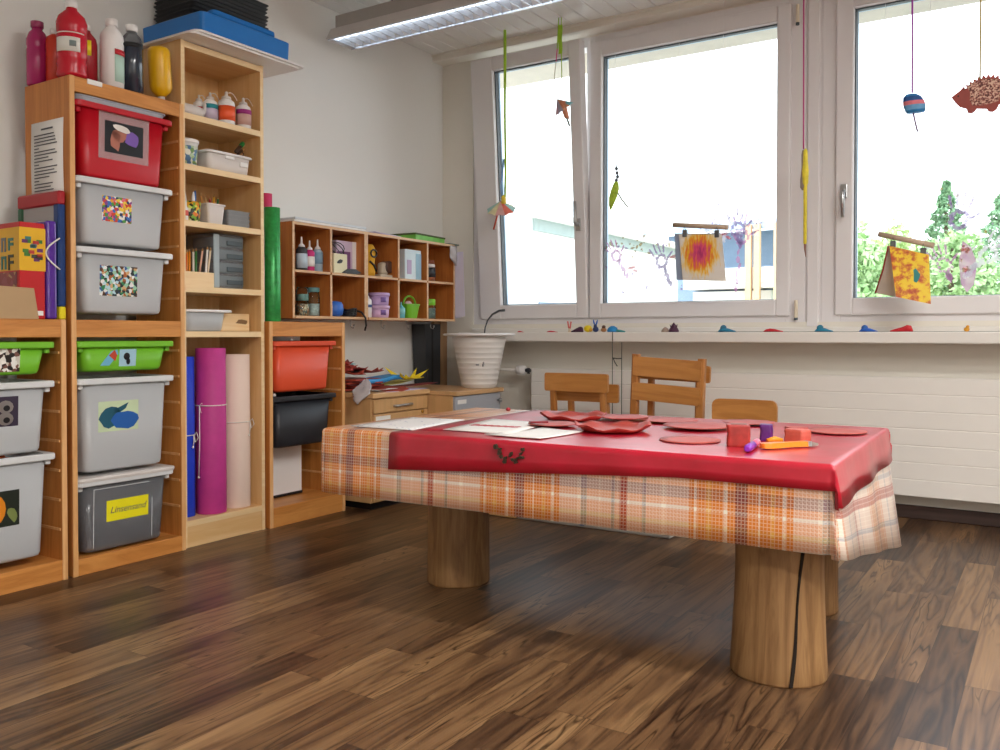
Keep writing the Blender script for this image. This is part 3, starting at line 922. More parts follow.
card(t5, fx, -2.640, -2.638, 0.085, 0.300, M['clear_lip'], 'tape_edge'); card(t5, fx, -2.640, -2.41, 0.298, 0.300, M['clear_lip'], 'tape_edge'); card(t5, fx, -2.397, -2.395, 0.085, 0.235, M['clear_lip'], 'tape_edge')
# contents of the cloudy tubs
def heap(name, label, t, w, d, h0, h1, mats, n, seed, size=0.03, cat='toy pieces'):
    rq = random.Random(seed)
    mb = MB()
    for k in range(n):
        mb.mi = rq.randrange(len(mats))
        x, y, z = rq.uniform(-d / 2, d / 2), rq.uniform(-w / 2, w / 2), rq.uniform(h0, h1)
        s = size * rq.uniform(0.5, 1.2)
        mb.M = Matrix.Translation((x, y, z)) @ Matrix.Rotation(rq.uniform(0, 3), 4, 'Z') @ Matrix.Rotation(rq.uniform(-0.5, 0.5), 4, 'X')
        mb.box(-s, s, -s * 0.6, s * 0.6, -s * 0.4, s * 0.4, 0.003)
    solo(name, mb, mats, label, cat, t.location, kind='stuff')
PASTEL = [plain('toy_' + n_, c_, 0.5) for n_, c_ in (('pink', '#e0a2a4'), ('mint', '#a7d0a8'), ('cream', '#efe0c4'), ('white', '#f2f2ee'), ('blue', '#9fb6dd'), ('yellow', '#efd27c'))]
heap('toy_pieces', 'pastel toy pieces filling the tub under the red one', t1, 0.25, 0.17, 0.03, 0.15, PASTEL, 60, 1)
heap('toy_pieces', 'mixed pale toy bricks in the third tub', t2, 0.25, 0.17, 0.03, 0.13, PASTEL[2:5] + [PASTEL[0]], 60, 2)
heap('craft_scraps', 'pale cloth and foil scraps in the deep cloudy tub', t4, 0.24, 0.16, 0.04, 0.20, [PASTEL[3], PASTEL[4], PASTEL[2]], 60, 3, 0.04, 'craft scraps')
mb = MB()
rows = []
for i in range(13):
    row = []
    for j in range(17):
        y, x = -0.148 + 0.296 * j / 16, -0.105 + 0.21 * i / 12
        z = 0.135 + 0.045 * noise.noise(Vector((x * 9, y * 9, 1.3))) + 0.012 * noise.noise(Vector((x * 60, y * 60, 0)))
        row.append(mb.v((x, y, z)))
    rows.append(row)
for i in range(12):
    for j in range(16): mb.f((rows[i][j], rows[i + 1][j], rows[i + 1][j + 1], rows[i][j + 1]), True)
base = [[mb.v((x, y, 0.018)) for y in (-0.148, 0.148)] for x in (-0.105, 0.105)]
mb.f([base[0][0], base[1][0]] + [rows[i][0] for i in range(12, -1, -1)]); mb.f([base[0][1]] + [rows[i][16] for i in range(13)] + [base[1][1]])
mb.f([base[0][0]] + rows[0] + [base[0][1]]); mb.f([base[1][0], base[1][1]] + list(reversed(rows[12]))); mb.f([base[0][0], base[0][1], base[1][1], base[1][0]])
solo('sand', mb, plain('grey_brown_sand', '#8d7c74', 0.9, var=0.2, vscale=90), 'grey brown play sand heaped in the labelled tub', 'sand', t5.location, kind='stuff')

# --- low unit with the books
yl = -2.990
t, fx = tub('storage_tub', 'shallow lime green tub with black and white photo in the low unit', yl, 0.842, 0.112, M['green_tub'], M['green_tub'])
card(t, fx, -3.06, -2.905, 0.742, 0.825, BWPIC)
ta, fx = tub('storage_tub', 'cloudy tub with photo of metal bells on dark ground', yl, 0.707, 0.245, M['clear_tub'], M['clear_lip'])
card(ta, fx, -3.06, -2.913, 0.560, 0.660, plain('plum_photo', '#3a2f45', 0.4))
for cz_ in (0.625, 0.585): blobs(ta, fx, [oval(-2.955, cz_, 0.026, 0.022)], 0.0022, 'printed_bell', M['steel']); blobs(ta, fx, [oval(-2.952, cz_ - 0.004, 0.011, 0.010)], 0.0030, 'printed_bell', PIC_BLACK)
tb, fx = tub('storage_tub', 'deep cloudy tub with photo of an orange tape roll', yl, 0.455, 0.355, M['clear_tub'], M['clear_lip'])
card(tb, fx, -3.06, -2.912, 0.225, 0.345, plain('dark_green_photo', '#20281f', 0.4))
blobs(tb, fx, [oval(-3.005, 0.285, 0.048, 0.056, 16)], 0.0022, 'printed_ring', plain('orange_print', '#e58a1c', 0.4)); blobs(tb, fx, [oval(-3.012, 0.285, 0.024, 0.030, 14)], 0.0030, 'printed_ring', PIC_BLACK)
blobs(tb, fx, [oval(-2.935, 0.262, 0.016, 0.026, 10, 0.4, 0.2, 3)], 0.0022, 'printed_shape', plain('olive_print', '#7d8a4c', 0.4))
heap('toy_pieces', 'blurred pale toys in the deep cloudy tub of the low unit', tb, 0.24, 0.16, 0.04, 0.18, PASTEL[3:] + [PASTEL[0]], 50, 5, 0.04)
mb = MB()
mb.M = Matrix.Rotation(0.1, 4, 'Z')
mb.box(-0.08, 0.08, -0.11, 0.11, 0, 0.012, 0.004); mb.M = Matrix.Translation((0, 0, 0.014)) @ Matrix.Rotation(0.5, 4, 'Z'); mb.box(-0.06, 0.07, -0.10, 0.06, 0, 0.010, 0.004)
solo('craft_card', mb, plain('orange_card', '#d9622c', 0.6), 'orange card lying in the top of the tape roll tub', 'card', (0.26, -3.0, 0.43))

# --- low unit holding orange and black tubs
yr = -1.585
tub('storage_tub', 'plain orange tub in the low unit by the paper rolls', yr, 0.836, 0.232, M['orange_tub'], M['orange_tub'])
tub('storage_tub', 'black tub directly below the orange tub', yr, 0.585, 0.235, M['black_tub'], M['black_tub'])
mb = MB(); mb.box(-0.007, 0.007, -0.205, 0.13, 0, 0.33, 0.003); mb.mi = 1; mb.box(-0.009, 0.009, -0.206, 0.131, -0.006, 0.006)
solo('white_board', mb, [M['white'], M['black']], 'white board with dark bottom edge standing below the black tub', 'board', (0.2, -1.575, 0.098))
for z_, x_, nm in ((0.837, 0.34, 'white round peg on the orange tub rim'), (0.586, 0.35, 'white round peg on the black tub rim')):
    mb = MB(); mb.lathe([(0.003, 0), (0.009, 0.003), (0.009, 0.010), (0.004, 0.014)], (0, 0, 0), 12)
    solo('peg', mb, M['offwhite'], nm, 'peg', (x_, -1.64 if z_ > 0.7 else -1.755, z_))

# --- bookcase
BX0, BX1, BY0, BY1, BZ = 0.075, 0.36, -2.2475, -1.8195, 2.05
t = thing('bookcase', 'tall narrow birch bookcase with paint bottles and paper rolls', 'bookcase', (0.22, -2.03, 0))
o = t.location
for a in (BY0, BY1 - 0.017):
    mb = MB(o); mb.box(BX0, BX1 - 0.003, a, a + 0.017, 0, BZ); mb.mi = 1; mb.box(BX1 - 0.003, BX1, a, a + 0.017, 0, BZ)
    part('side_panel', mb, [M['birch_z'], M['birch_edge']], t)
mb = MB(o); mb.box(BX0, BX0 + 0.006, BY0 + 0.016, BY1 - 0.016, 0.08, BZ - 0.005)
part('back_panel', mb, M['birch_z'], t)
for z, nm in ((2.047, 'top_board'), (1.762, 'shelf_board'), (1.557, 'shelf_board'), (1.330, 'shelf_board'), (1.063, 'shelf_board'), (0.880, 'shelf_board'), (0.109, 'shelf_board')):
    mb = MB(o); mb.box(BX0 + 0.006, BX1 - 0.004, BY0 + 0.017, BY1 - 0.017, z - 0.024, z); mb.mi = 1; mb.box(BX1 - 0.004, BX1 - 0.001, BY0 + 0.017, BY1 - 0.017, z - 0.024, z)
    part(nm, mb, [M['birch'], M['birch_edge']], t)
mb = MB(o); mb.box(BX1 - 0.02, BX1 - 0.004, BY0 + 0.017, BY1 - 0.017, 0, 0.085)
part('plinth', mb, M['birch'], t)

# on top of the bookcase
for k, (dx, dy, nm) in enumerate(((0.0, 0.0, 'lower white board sticking out over the bookcase top'), (0.012, 0.018, 'upper white board under the blue crate'))):
    mb = MB(); mb.loft([rrect(0, 0, 0.40, 0.585, 0.03, z, 5) for z in (0.0, 0.007)])
    mb.loft([rrect(0, 0, 0.405, 0.59, 0.033, z, 5) for z in (0.0055, 0.0075)])
    solo('white_board', mb, M['white'], nm, 'board', (0.265 + dx, -1.985 + dy, 2.0505 + k * 0.0085), group=None)
t = thing('blue_crate', 'flat blue plastic box on white boards on the bookcase', 'box', (0.262, -1.985, 2.0685))
mb = MB(); mb.loft([rrect(0, 0, 0.375, 0.46, 0.02, 0.0, 4), rrect(0, 0, 0.385, 0.47, 0.02, 0.004, 4), rrect(0, 0, 0.39, 0.475, 0.02, 0.082, 4), rrect(0, 0, 0.38, 0.465, 0.018, 0.086, 4), rrect(0, 0, 0.37, 0.455, 0.018, 0.080, 4), rrect(0, 0, 0.36, 0.445, 0.018, 0.006, 4)])
part('body', mb, M['blue'], t)
mb = MB(); mb.M = Matrix.Translation((0.085, 0.015, 0.088)) @ Matrix.Rotation(R(-9), 4, 'Y')
mb.loft([rrect(0, 0, 0.15, 0.33, 0.02, 0.0, 4), rrect(0, 0, 0.16, 0.34, 0.02, 0.006, 4), rrect(0, 0, 0.16, 0.34, 0.02, 0.022, 4), rrect(0, 0, 0.15, 0.33, 0.02, 0.026, 4)])
solo('blue_tray', mb, M['blue'], 'smaller blue tray resting tilted on the flat blue box', 'tray', t.location)
for k in range(12):
    mb = MB()
    mb.loft([rrect(0, 0, 0.24, 0.40, 0.012, 0.0, 3), rrect(0, 0, 0.25, 0.412, 0.012, 0.010, 3), rrect(0, 0, 0.258, 0.420, 0.012, 0.013, 3), rrect(0, 0, 0.258, 0.420, 0.012, 0.016, 3), rrect(0, 0, 0.245, 0.405, 0.012, 0.016, 3), rrect(0, 0, 0.23, 0.39, 0.012, 0.004, 3)])
    solo('black_tray', mb, M['black'], 'thin black tray in the stack behind the blue tray', 'tray', (0.152, -1.925 + 0.004 * (k % 3), 2.159 + k * 0.0175), group='stacked black trays on the bookcase')

# paint bottles on the tall unit
def bottle(name, label, x, y, z, prof, cap, mat_, capmat, extra=(), rot=None, seg=20, group=None):
    t = thing(name, label, 'bottle', (x, y, z), group=group)
    if rot: t.rotation_euler = rot
    mb = MB(); mb.lathe(prof, seg=seg)
    part('body', mb, mat_, t)
    mb = MB(); mb.lathe(cap, seg=14)
    part('cap', mb, capmat, t)
    for nm, pr, m_ in extra:
        mb = MB()
        if callable(pr): pr(mb)
        else: mb.lathe(pr, seg=seg)
        part(nm, mb, m_, t)
    return t

def wraplabel(r, z0, z1, a0, a1, d=0.0012, n=10):
    """a paper label bent round a bottle, angles in degrees (0 = +x)"""
    def go(mb):
        out, inn = [], []
        for k in range(n + 1):
            a = R(a0 + (a1 - a0) * k / n)
            c, s = math.cos(a), math.sin(a)
            out.append([mb.v(((r + d) * c, (r + d) * s, z)) for z in (z0, z1)])
            inn.append([mb.v(((r - 0.0005) * c, (r - 0.0005) * s, z)) for z in (z0, z1)])
        for k in range(n):
            mb.f((out[k][0], out[k + 1][0], out[k + 1][1], out[k][1]), True)
            mb.f((inn[k][1], inn[k + 1][1], inn[k + 1][0], inn[k][0]), True)
            mb.f((out[k][1], out[k + 1][1], inn[k + 1][1], inn[k][1])); mb.f((out[k][0], inn[k][0], inn[k + 1][0], out[k + 1][0]))
        mb.f((out[0][0], out[0][1], inn[0][1], inn[0][0])); mb.f((out[n][0], inn[n][0], inn[n][1], out[n][1]))
    return go
ZT = 1.7855
LBL = plain('bottle_label', '#e9e7e0', 0.5, var=0.02)
bottle('paint_bottle', 'large red paint bottle with white label at the unit corner', 0.335, -2.690, ZT,
       [(0.030, 0), (0.049, 0.004), (0.051, 0.012), (0.047, 0.035), (0.051, 0.05), (0.047, 0.06), (0.0505, 0.075), (0.0505, 0.150), (0.048, 0.158), (0.0505, 0.168), (0.052, 0.195), (0.044, 0.218), (0.020, 0.242), (0.017, 0.252)],
       [(0.018, 0.250), (0.021, 0.252), (0.021, 0.272), (0.018, 0.276), (0.010, 0.277)], M['red_paint'], M['white'],
       [('label', wraplabel(0.0508, 0.085, 0.135, -100, 0), LBL), ('print_block', wraplabel(0.0522, 0.102, 0.122, -40, -16), plain('print_grey', '#7a8a8a', 0.5)), ('label_line', wraplabel(0.0506, 0.150, 0.1535, -120, 20), LBL)], seg=26)
bottle('paint_bottle', 'magenta paint bottle at the rear of the unit', 0.135, -2.703, ZT,
       [(0.03, 0), (0.037, 0.003), (0.037, 0.13), (0.034, 0.14), (0.037, 0.15), (0.037, 0.17), (0.028, 0.195), (0.018, 0.205), (0.018, 0.215)], [(0.02, 0.214), (0.022, 0.216), (0.022, 0.236), (0.016, 0.238)],
       plain('magenta_paint', '#b02a6a', 0.2), plain('magenta_cap', '#a23a66', 0.3))
bottle('paint_bottle', 'orange red paint bottle half hidden behind the large red one', 0.185, -2.662, ZT,
       [(0.03, 0), (0.034, 0.003), (0.034, 0.165), (0.03, 0.18), (0.016, 0.19)], [(0.017, 0.19), (0.019, 0.192), (0.019, 0.21), (0.014, 0.212)], plain('orange_red_paint', '#d43a20', 0.3), M['white'])
bottle('paint_bottle', 'dark red paint bottle with a bright yellow label', 0.285, -2.606, ZT,
       [(0.03, 0), (0.040, 0.003), (0.040, 0.155), (0.036, 0.175), (0.018, 0.197), (0.016, 0.205)], [(0.016, 0.204), (0.018, 0.206), (0.018, 0.224), (0.012, 0.226)], plain('dark_red_paint', '#a3202c', 0.22), M['white'],
       [('label', wraplabel(0.0402, 0.105, 0.160, -75, -5), M['bright_yellow']), ('label_text', wraplabel(0.0415, 0.118, 0.150, -50, -40), plain('brown_print', '#6a5a12', 0.5))])
bottle('paint_bottle', 'white paint bottle with a small red and green label', 0.336, -2.534, ZT,
       [(0.03, 0), (0.042, 0.003), (0.042, 0.165), (0.039, 0.173), (0.042, 0.181), (0.040, 0.198), (0.024, 0.222), (0.018, 0.227), (0.018, 0.233)], [(0.019, 0.231), (0.022, 0.233), (0.022, 0.256), (0.016, 0.259)], M['white'], M['white'],
       [('label', wraplabel(0.0422, 0.02, 0.120, -20, 50), plain('mint_label', '#bfe0d2', 0.5)), ('label_band', wraplabel(0.0432, 0.120, 0.140, -20, 50), M['red'])])
bottle('paint_bottle', 'clear bottle of dark blue paint beside the white bottle', 0.335, -2.450, ZT,
       [(0.03, 0), (0.041, 0.003), (0.041, 0.175), (0.0405, 0.176)], [(0.018, 0.236), (0.021, 0.238), (0.021, 0.260), (0.015, 0.263)], plain('midnight_paint', '#1d2a3c', 0.15, coat=0.6), M['white'],
       [('shoulder', [(0.0405, 0.1755), (0.0405, 0.190), (0.034, 0.212), (0.019, 0.230), (0.018, 0.238)], milky('smoky_plastic', '#7f858c', 0.45, 0.15)), ('paint_smear', [(0.0412, 0.170), (0.0414, 0.180), (0.0405, 0.188)], M['black'])])
bottle('paint_bottle', 'pale pink bottle behind the dark blue paint', 0.255, -2.385, ZT,
       [(0.025, 0), (0.030, 0.003), (0.030, 0.13), (0.014, 0.15)], [(0.014, 0.15), (0.016, 0.152), (0.016, 0.172), (0.01, 0.174)], plain('pale_pink_paint', '#c99a96', 0.3), M['offwhite'])
bottle('paint_bottle', 'yellow paint bottle standing upside down on its cap', 0.325, -2.312, ZT + 0.001,
       [(0.014, 0.021), (0.020, 0.026), (0.036, 0.040), (0.043, 0.055), (0.043, 0.190), (0.041, 0.203), (0.033, 0.211), (0.01, 0.212)], [(0.012, 0.0), (0.0135, 0.002), (0.0135, 0.022)], M['yellow'], M['offwhite'], rot=(R(4), 0, 0))
mb = MB(); mb.box(0, 0.004, -0.029, 0.029, -0.010, 0.008, 0.001)
solo('name_strip', mb, M['paper'], 'blank white strip stuck on the rail under the bottles', 'label', (0.3785, -2.632, 1.778))

# printed notice on the side of the tall unit
t = thing('notice', 'white printed sheet taped to the side of the tall unit', 'notice', (0.24, -2.728, 1.36))
mb = MB()
rows_ = []
for k in range(9):
    z = 0.28 * k / 8
    rows_.append([mb.v((x, -0.001 - 0.004 * math.sin(PI * k / 8) * (1 - abs(x) / 0.3), z)) for x in (-0.103, 0.0, 0.103)])
for a, b_ in zip(rows_, rows_[1:]):
    for i in range(2): mb.f((a[i], a[i + 1], b_[i + 1], b_[i]), True)
ob = part('sheet', mb, M['paper'], t)
sm = ob.modifiers.new('thick', 'SOLIDIFY'); sm.thickness = 0.0006
mb = MB()
rq = random.Random(5)
mb.box(-0.03, 0.045, -0.0068, -0.0064, 0.247, 0.253)
for k in range(19):
    z = 0.228 - k * 0.0118
    mb.box(-0.075, -0.075 + (rq.uniform(0.09, 0.15) if k % 5 != 4 else 0.03), -0.0072, -0.0066, z, z + 0.004)
part('printed_lines', mb, M['ink'], t)

# books, puzzle box and card on the low unit
t = thing('white_board', 'drawing board with red, green and blue frame leaning by the tall unit', 'board', (0.275, -2.7455, 0.9205), 0)
FR = [plain('board_red', '#b01e28', 0.4), plain('board_green', '#1c5a36', 0.4), plain('board_blue', '#123a78', 0.4), M['bright_yellow']]
mb = MB(); mb.box(-0.16, 0.055, -0.006, 0.006, 0.02, 0.42); part('sheet', mb, plain('board_grey', '#a8a4a0', 0.4), t)
mb = MB(); mb.box(-0.185, 0.085, -0.014, 0.014, 0.405, 0.455, 0.006); part('frame_rail', mb, FR[0], t, 'red frame rail')
mb = MB(); mb.box(-0.185, -0.155, -0.012, 0.012, 0.03, 0.41, 0.004); part('frame_rail', mb, FR[1], t, 'green frame rail')
mb = MB(); mb.box(0.048, 0.085, -0.014, 0.014, 0.045, 0.41, 0.006); part('frame_rail', mb, FR[2], t, 'blue frame rail')
mb = MB(); mb.box(-0.185, 0.085, -0.012, 0.012, 0.0, 0.045, 0.004); part('frame_rail', mb, FR[3], t, 'yellow frame rail')
t = thing('folder', 'shiny purple folder standing between puzzle box and framed board', 'folder', (0.275, -2.784, 0.9205), 0)
mb = MB(); mb.box(-0.17, 0.085, -0.020, 0.020, 0.0, 0.345, 0.010, 3)
part('cover', mb, plain('purple_gloss', '#5a2f9a', 0.18, coat=0.5), t)
mb = MB(); mb.tube([(0.092, 0.024 - 0.05 * math.sin(PI * k / 10), 0.175 + 0.11 * k / 10) for k in range(11)], 0.0028, 8)
part('elastic', mb, M['string'], t, 'white elastic loop')
t = thing('puzzle_box', 'red and yellow game box standing on the low unit', 'box', (0.228, -2.838, 0.9205), R(-1.5))
mb = MB(); mb.box(-0.14, 0.135, -0.057, 0.030, 0, 0.33, 0.003)
part('carton', mb, plain('box_red', '#c4141c', 0.35), t)
mb = MB(); mb.box(-0.141, 0.1362, -0.0582, 0.0312, 0.165, 0.312)
part('yellow_band', mb, plain('box_yellow', '#e8b416', 0.35), t)
mb = MB(); mb.box(-0.13, 0.12, -0.0592, -0.0575, 0.02, 0.16)
part('picture_panel', mb, picture('game_photo', ['#8a3030', '#a04a3a', '#7a2c34', '#b08a5a', '#94404a', '#6a4a5a'], 40), t)
LC = [plain('letter_' + a, c_, 0.4) for a, c_ in (('teal', '#3f7f78'), ('red', '#b8302c'), ('grey', '#7a7f86'), ('green', '#3f7a2c'), ('plum', '#6a2f6a'), ('dark', '#3a3a2c'))]
rq = random.Random(9)
mb = MB()
for row in range(2):
    for k in range(5):
        mb.mi = rq.randrange(6)
        x, z = -0.11 + k * 0.048, 0.255 - row * 0.062
        w_, h_ = rq.uniform(0.012, 0.018), rq.uniform(0.020, 0.027)
        mb.box(x - w_, x - w_ + 0.010, -0.0605, -0.0575, z - h_, z + h_)
        mb.box(x - w_, x + w_, -0.0605, -0.0575, z + h_ - 0.010, z + h_)
        if k % 2: mb.box(x + w_ - 0.010, x + w_, -0.0605, -0.0575, z - h_, z + h_)
        else: mb.box(x - w_, x + w_, -0.0605, -0.0575, z - 0.005, z + 0.005)
part('lettering', mb, LC, t)
mb = MB()
for k in range(16):
    mb.mi = rq.randrange(6)
    y, z = rq.uniform(-0.040, 0.016), rq.uniform(0.20, 0.285)
    mb.box(0.1345, 0.1375, y - 0.010, y + 0.010, z - 0.006, z + 0.006)
part('side_lettering', mb, LC, t)
mb = MB(); mb.box(0.134, 0.1362, -0.03, 0.022, 0.012, 0.028, 0.0); part('small_logo', mb, M['paper'], t)
mb = MB(); mb.prism([(-0.14, 0), (0.13, 0), (0.118, 0.105), (-0.14, 0.115)], 'xz', -0.001, 0.001)
solo('card_sheet', mb, M['kraft'], 'plain brown card propped against the game box', 'card', (0.372, -2.975, 0.9205), (R(-4), 0, R(86)))

# ------------------------------------------------ things inside the bookcase
def glue_bottle(label, x, y, z, r, h, band, name='glue_bottle', lab=None):
    t = thing(name, label, 'bottle', (x, y, z), group=None)
    mb = MB(); mb.lathe([(r * 0.9, 0), (r, 0.004), (r, h * 0.62), (r * 0.92, h * 0.70), (r * 0.5, h * 0.78)])
    part('body', mb, M['white'], t)
    mb = MB(); wraplabel(r, h * 0.12, h * 0.55, -100, 60)(mb)
    part('label', mb, lab or band, t)
    if lab:
        mb = MB(); wraplabel(r + 0.001, h * 0.46, h * 0.6, -100, 60)(mb); part('label_band', mb, band, t)
    mb = MB(); mb.lathe([(r * 0.55, h * 0.77), (r * 0.58, h * 0.79), (r * 0.52, h * 0.85), (r * 0.2, h * 0.89), (r * 0.17, h), (0.002, h + 0.002)], seg=12)
    part('cap', mb, M['offwhite'], t)
    mb = MB(); mb.tube([(0, r * 0.5 - r * 1.3 * k / 8 if False else r * 0.2 + r * 1.4 * k / 8, h * 0.97 + 0.010 * math.sin(PI * k / 8) - 0.02 * (k / 8) ** 2) for k in range(9)], 0.0018, 6)
    part('cap_strap', mb, M['offwhite'], t)
ZS = 1.7625
LAV = plain('lavender_label', '#cfc3da', 0.5)
glue_bottle('small red glue bottle on the top shelf', 0.26, -2.083, ZS, 0.024, 0.115, M['red'])
glue_bottle('white glue bottle with a teal band, on the top shelf', 0.285, -2.045, ZS, 0.030, 0.130, plain('teal_band', '#1f8c98', 0.5), lab=LAV)
glue_bottle('orange glue bottle, largest on the top shelf', 0.315, -1.985, ZS, 0.036, 0.143, plain('orange_label', '#ef5c2c', 0.45))
glue_bottle('white glue bottle with purple band beside the orange one', 0.315, -1.893, ZS, 0.033, 0.138, plain('purple_band', '#a0287c', 0.5), lab=plain('mixed_label', '#cfa79c', 0.5))
t = thing('glue_bottle', 'cream squeeze bottle lying on its side on the top shelf', 'bottle', (0.30, -2.155, ZS + 0.028), R(0))
mb = MB(); mb.lathe([(0.012, -0.062), (0.026, -0.055), (0.027, 0.02), (0.022, 0.05), (0.012, 0.062)], axis='y')
part('body', mb, M['offwhite'], t)
mb = MB(); mb.tube([(0, 0.052, 0.0), (0, 0.066, 0.012), (0, 0.070, 0.040), (0, 0.068, 0.052)], [0.009, 0.010, 0.007, 0.004], 10)
part('spout', mb, M['offwhite'], t)

t = thing('bucket', 'small white bucket with green leaf print and white lid', 'bucket', (0.29, -2.172, 1.5575))
mb = MB(); mb.lathe([(0.039, 0), (0.041, 0.003), (0.047, 0.10)]); part('body', mb, M['white'], t)
mb = MB(); mb.lathe([(0.0418, 0.008), (0.0462, 0.082)]); part('printed_wrap', mb, picture('leaf_print', ['#bcd3b0', '#7fa66a', '#dfe6d6', '#5d87b0', '#eef0e4', '#a8c48c'], 70), t)
mb = MB(); mb.lathe([(0.049, 0.095), (0.051, 0.097), (0.051, 0.108), (0.047, 0.111)]); part('lid', mb, M['white'], t)
t = thing('plastic_box', 'lidded white plastic box holding brushes on its lid', 'box', (0.25, -1.985, 1.5575))
mb = MB(); mb.loft([rrect(0, 0, 0.155, 0.205, 0.02, 0, 4), rrect(0, 0, 0.165, 0.215, 0.02, 0.004, 4), rrect(0, 0, 0.18, 0.228, 0.022, 0.075, 4)], smooth=True); part('body', mb, M['offwhite'], t)
mb = MB(); mb.loft([rrect(0, 0, 0.195, 0.243, 0.022, 0.072, 4), rrect(0, 0, 0.198, 0.246, 0.022, 0.076, 4), rrect(0, 0, 0.19, 0.238, 0.022, 0.083, 4)]); part('lid', mb, M['white'], t)
mb = MB(); mb.box(0.082, 0.095, -0.03, 0.02, 0.056, 0.074, 0.004); part('clip', mb, M['white'], t)
mb = MB(); mb.box(0.084, 0.094, 0.05, 0.095, 0.034, 0.056, 0.003); part('label_holder', mb, M['white'], t)
DKB = plain('dark_brown_plastic', '#3b2417', 0.4)
TAN = plain('tan_wood', '#b98a55', 0.5)
rq = random.Random(21)
for k, (c1, c2, nm) in enumerate(((DKB, M['green_foil'], 'dark brush with a green end lying on the white box'), (DKB, TAN, 'dark brush with tan tip on the white box lid'), (TAN, DKB, 'tan brush with dark tip on the white box lid'), (DKB, TAN, 'dark stubby brush at the corner of the box lid'))):
    t = thing('paint_brush', nm, 'brush', (0.315 - 0.015 * k, -1.935 + 0.022 * k, 1.6495))
    t.rotation_euler = (R(38 - 12 * k), R(6 * k), R(20 + 12 * k))
    mb = MB(); mb.lathe([(0.004, 0), (0.008, 0.006), (0.009, 0.05), (0.006, 0.06)], (0, 0, 0.008), 10, 'y'); part('handle', mb, c1, t)
    mb = MB(); mb.lathe([(0.0095, 0.058), (0.0105, 0.066), (0.0105, 0.082), (0.006, 0.090)], (0, 0, 0.008), 10, 'y'); part('tip', mb, c2, t)

# third shelf
Z3 = 1.3305
t = thing('pen_cup', 'round cup with a colourful dotted print full of white tubes', 'cup', (0.285, -2.150, Z3))
mb = MB(); mb.lathe([(0.034, 0), (0.037, 0.002), (0.044, 0.085), (0.042, 0.085), (0.035, 0.004)]); part('body', mb, picture('dotted_print', ['#dfe06a', '#2c3a20', '#f0b030', '#7fb24a', '#1f2a18', '#e8e8c0', '#e07a2c'], 85), t)
mb = MB(); mb.lathe([(0.0362, 0.0), (0.0375, 0.018)]); part('base_band', mb, plain('mint_band', '#a6d8b4', 0.5), t)
rq = random.Random(4)
for k in range(7):
    t = thing('glue_pen', 'white capped tube standing in the dotted cup', 'pen', (0.285 + rq.uniform(-0.018, 0.018), -2.150 + (k - 3) * 0.0085, Z3 + 0.03), group='white tubes in the dotted cup')
    t.rotation_euler = (R((3 - k) * 3), R(rq.uniform(-6, 6)), 0)
    mb = MB(); mb.lathe([(0.006, 0), (0.0065, 0.07), (0.006, 0.08), (0.003, 0.092 + 0.008 * (k % 3))], seg=8); part('body', mb, M['white'] if k != 5 else plain('blue_tube', '#2f6fb8', 0.4), t)
mb = MB(); mb.lathe([(0.016, 0), (0.018, 0.003), (0.018, 0.05), (0.012, 0.06), (0.012, 0.085)], seg=12); mb.mi = 1; mb.lathe([(0.0185, 0.02), (0.0185, 0.042)], seg=12)
solo('glue_bottle', mb, [M['white'], plain('coral_label', '#e0645a', 0.5)], 'tiny white bottle with coral label beside the dotted cup', 'bottle', (0.32, -2.208, Z3))
mb = MB(); mb.lathe([(0.018, 0), (0.02, 0.003), (0.02, 0.035), (0.012, 0.04)], seg=12)
solo('ink_jar', mb, M['darkgrey'], 'dark little ink jar between dotted cup and white cup', 'jar', (0.25, -2.105, Z3))
t = thing('pencil_cup', 'square white cup with a few upright pencils', 'cup', (0.285, -2.048, Z3))
mb = MB(); mb.loft([rrect(0, 0, 0.072, 0.072, 0.012, 0), rrect(0, 0, 0.075, 0.075, 0.012, 0.003), rrect(0, 0, 0.088, 0.090, 0.014, 0.080), rrect(0, 0, 0.094, 0.098, 0.014, 0.081), rrect(0, 0, 0.094, 0.098, 0.014, 0.088), rrect(0, 0, 0.084, 0.086, 0.014, 0.088), rrect(0, 0, 0.070, 0.070, 0.012, 0.006)])
part('body', mb, M['offwhite'], t)
for k, c_ in enumerate(('#c98a4a', '#caa06a', '#a8242c', '#d8a02c', '#3a6a3a')):
    t = thing('pencil', ('ochre pencil in the white cup', 'tan pencil in the white cup', 'red pencil in the white cup', 'yellow pencil in the white cup', 'dark green pencil in the white cup')[k], 'pencil', (0.285, -2.078 + k * 0.014, Z3 + 0.01))
    t.rotation_euler = (R((2 - k) * 2.5), R(-4 + 2 * k), 0)
    mb = MB(); mb.lathe([(0.0045, 0), (0.0045, 0.112 - 0.006 * (k % 3))], seg=6); part('shaft', mb, plain('pencil_lacquer', c_, 0.35), t)
    mb = MB(); mb.lathe([(0.0045, 0.112 - 0.006 * (k % 3)), (0.001, 0.125 - 0.006 * (k % 3))], seg=6); part('point', mb, TAN, t)
for k in range(4):
    mb = MB(); mb.loft([rrect(0, 0, 0.18, 0.118, 0.008, 0.0, 3), rrect(0, 0, 0.185, 0.122, 0.008, 0.014, 3), rrect(0, 0, 0.19, 0.126, 0.008, 0.014, 3), rrect(0, 0, 0.19, 0.126, 0.008, 0.0175, 3), rrect(0, 0, 0.178, 0.116, 0.008, 0.0175, 3)])
    solo('grey_tray', mb, plain('grey_tray_plastic', '#8d9092', 0.4), 'shallow grey tray in the stack next to the white pencil cup', 'tray', (0.235, -1.928, Z3 + k * 0.0180), group='stacked grey trays on the third shelf')

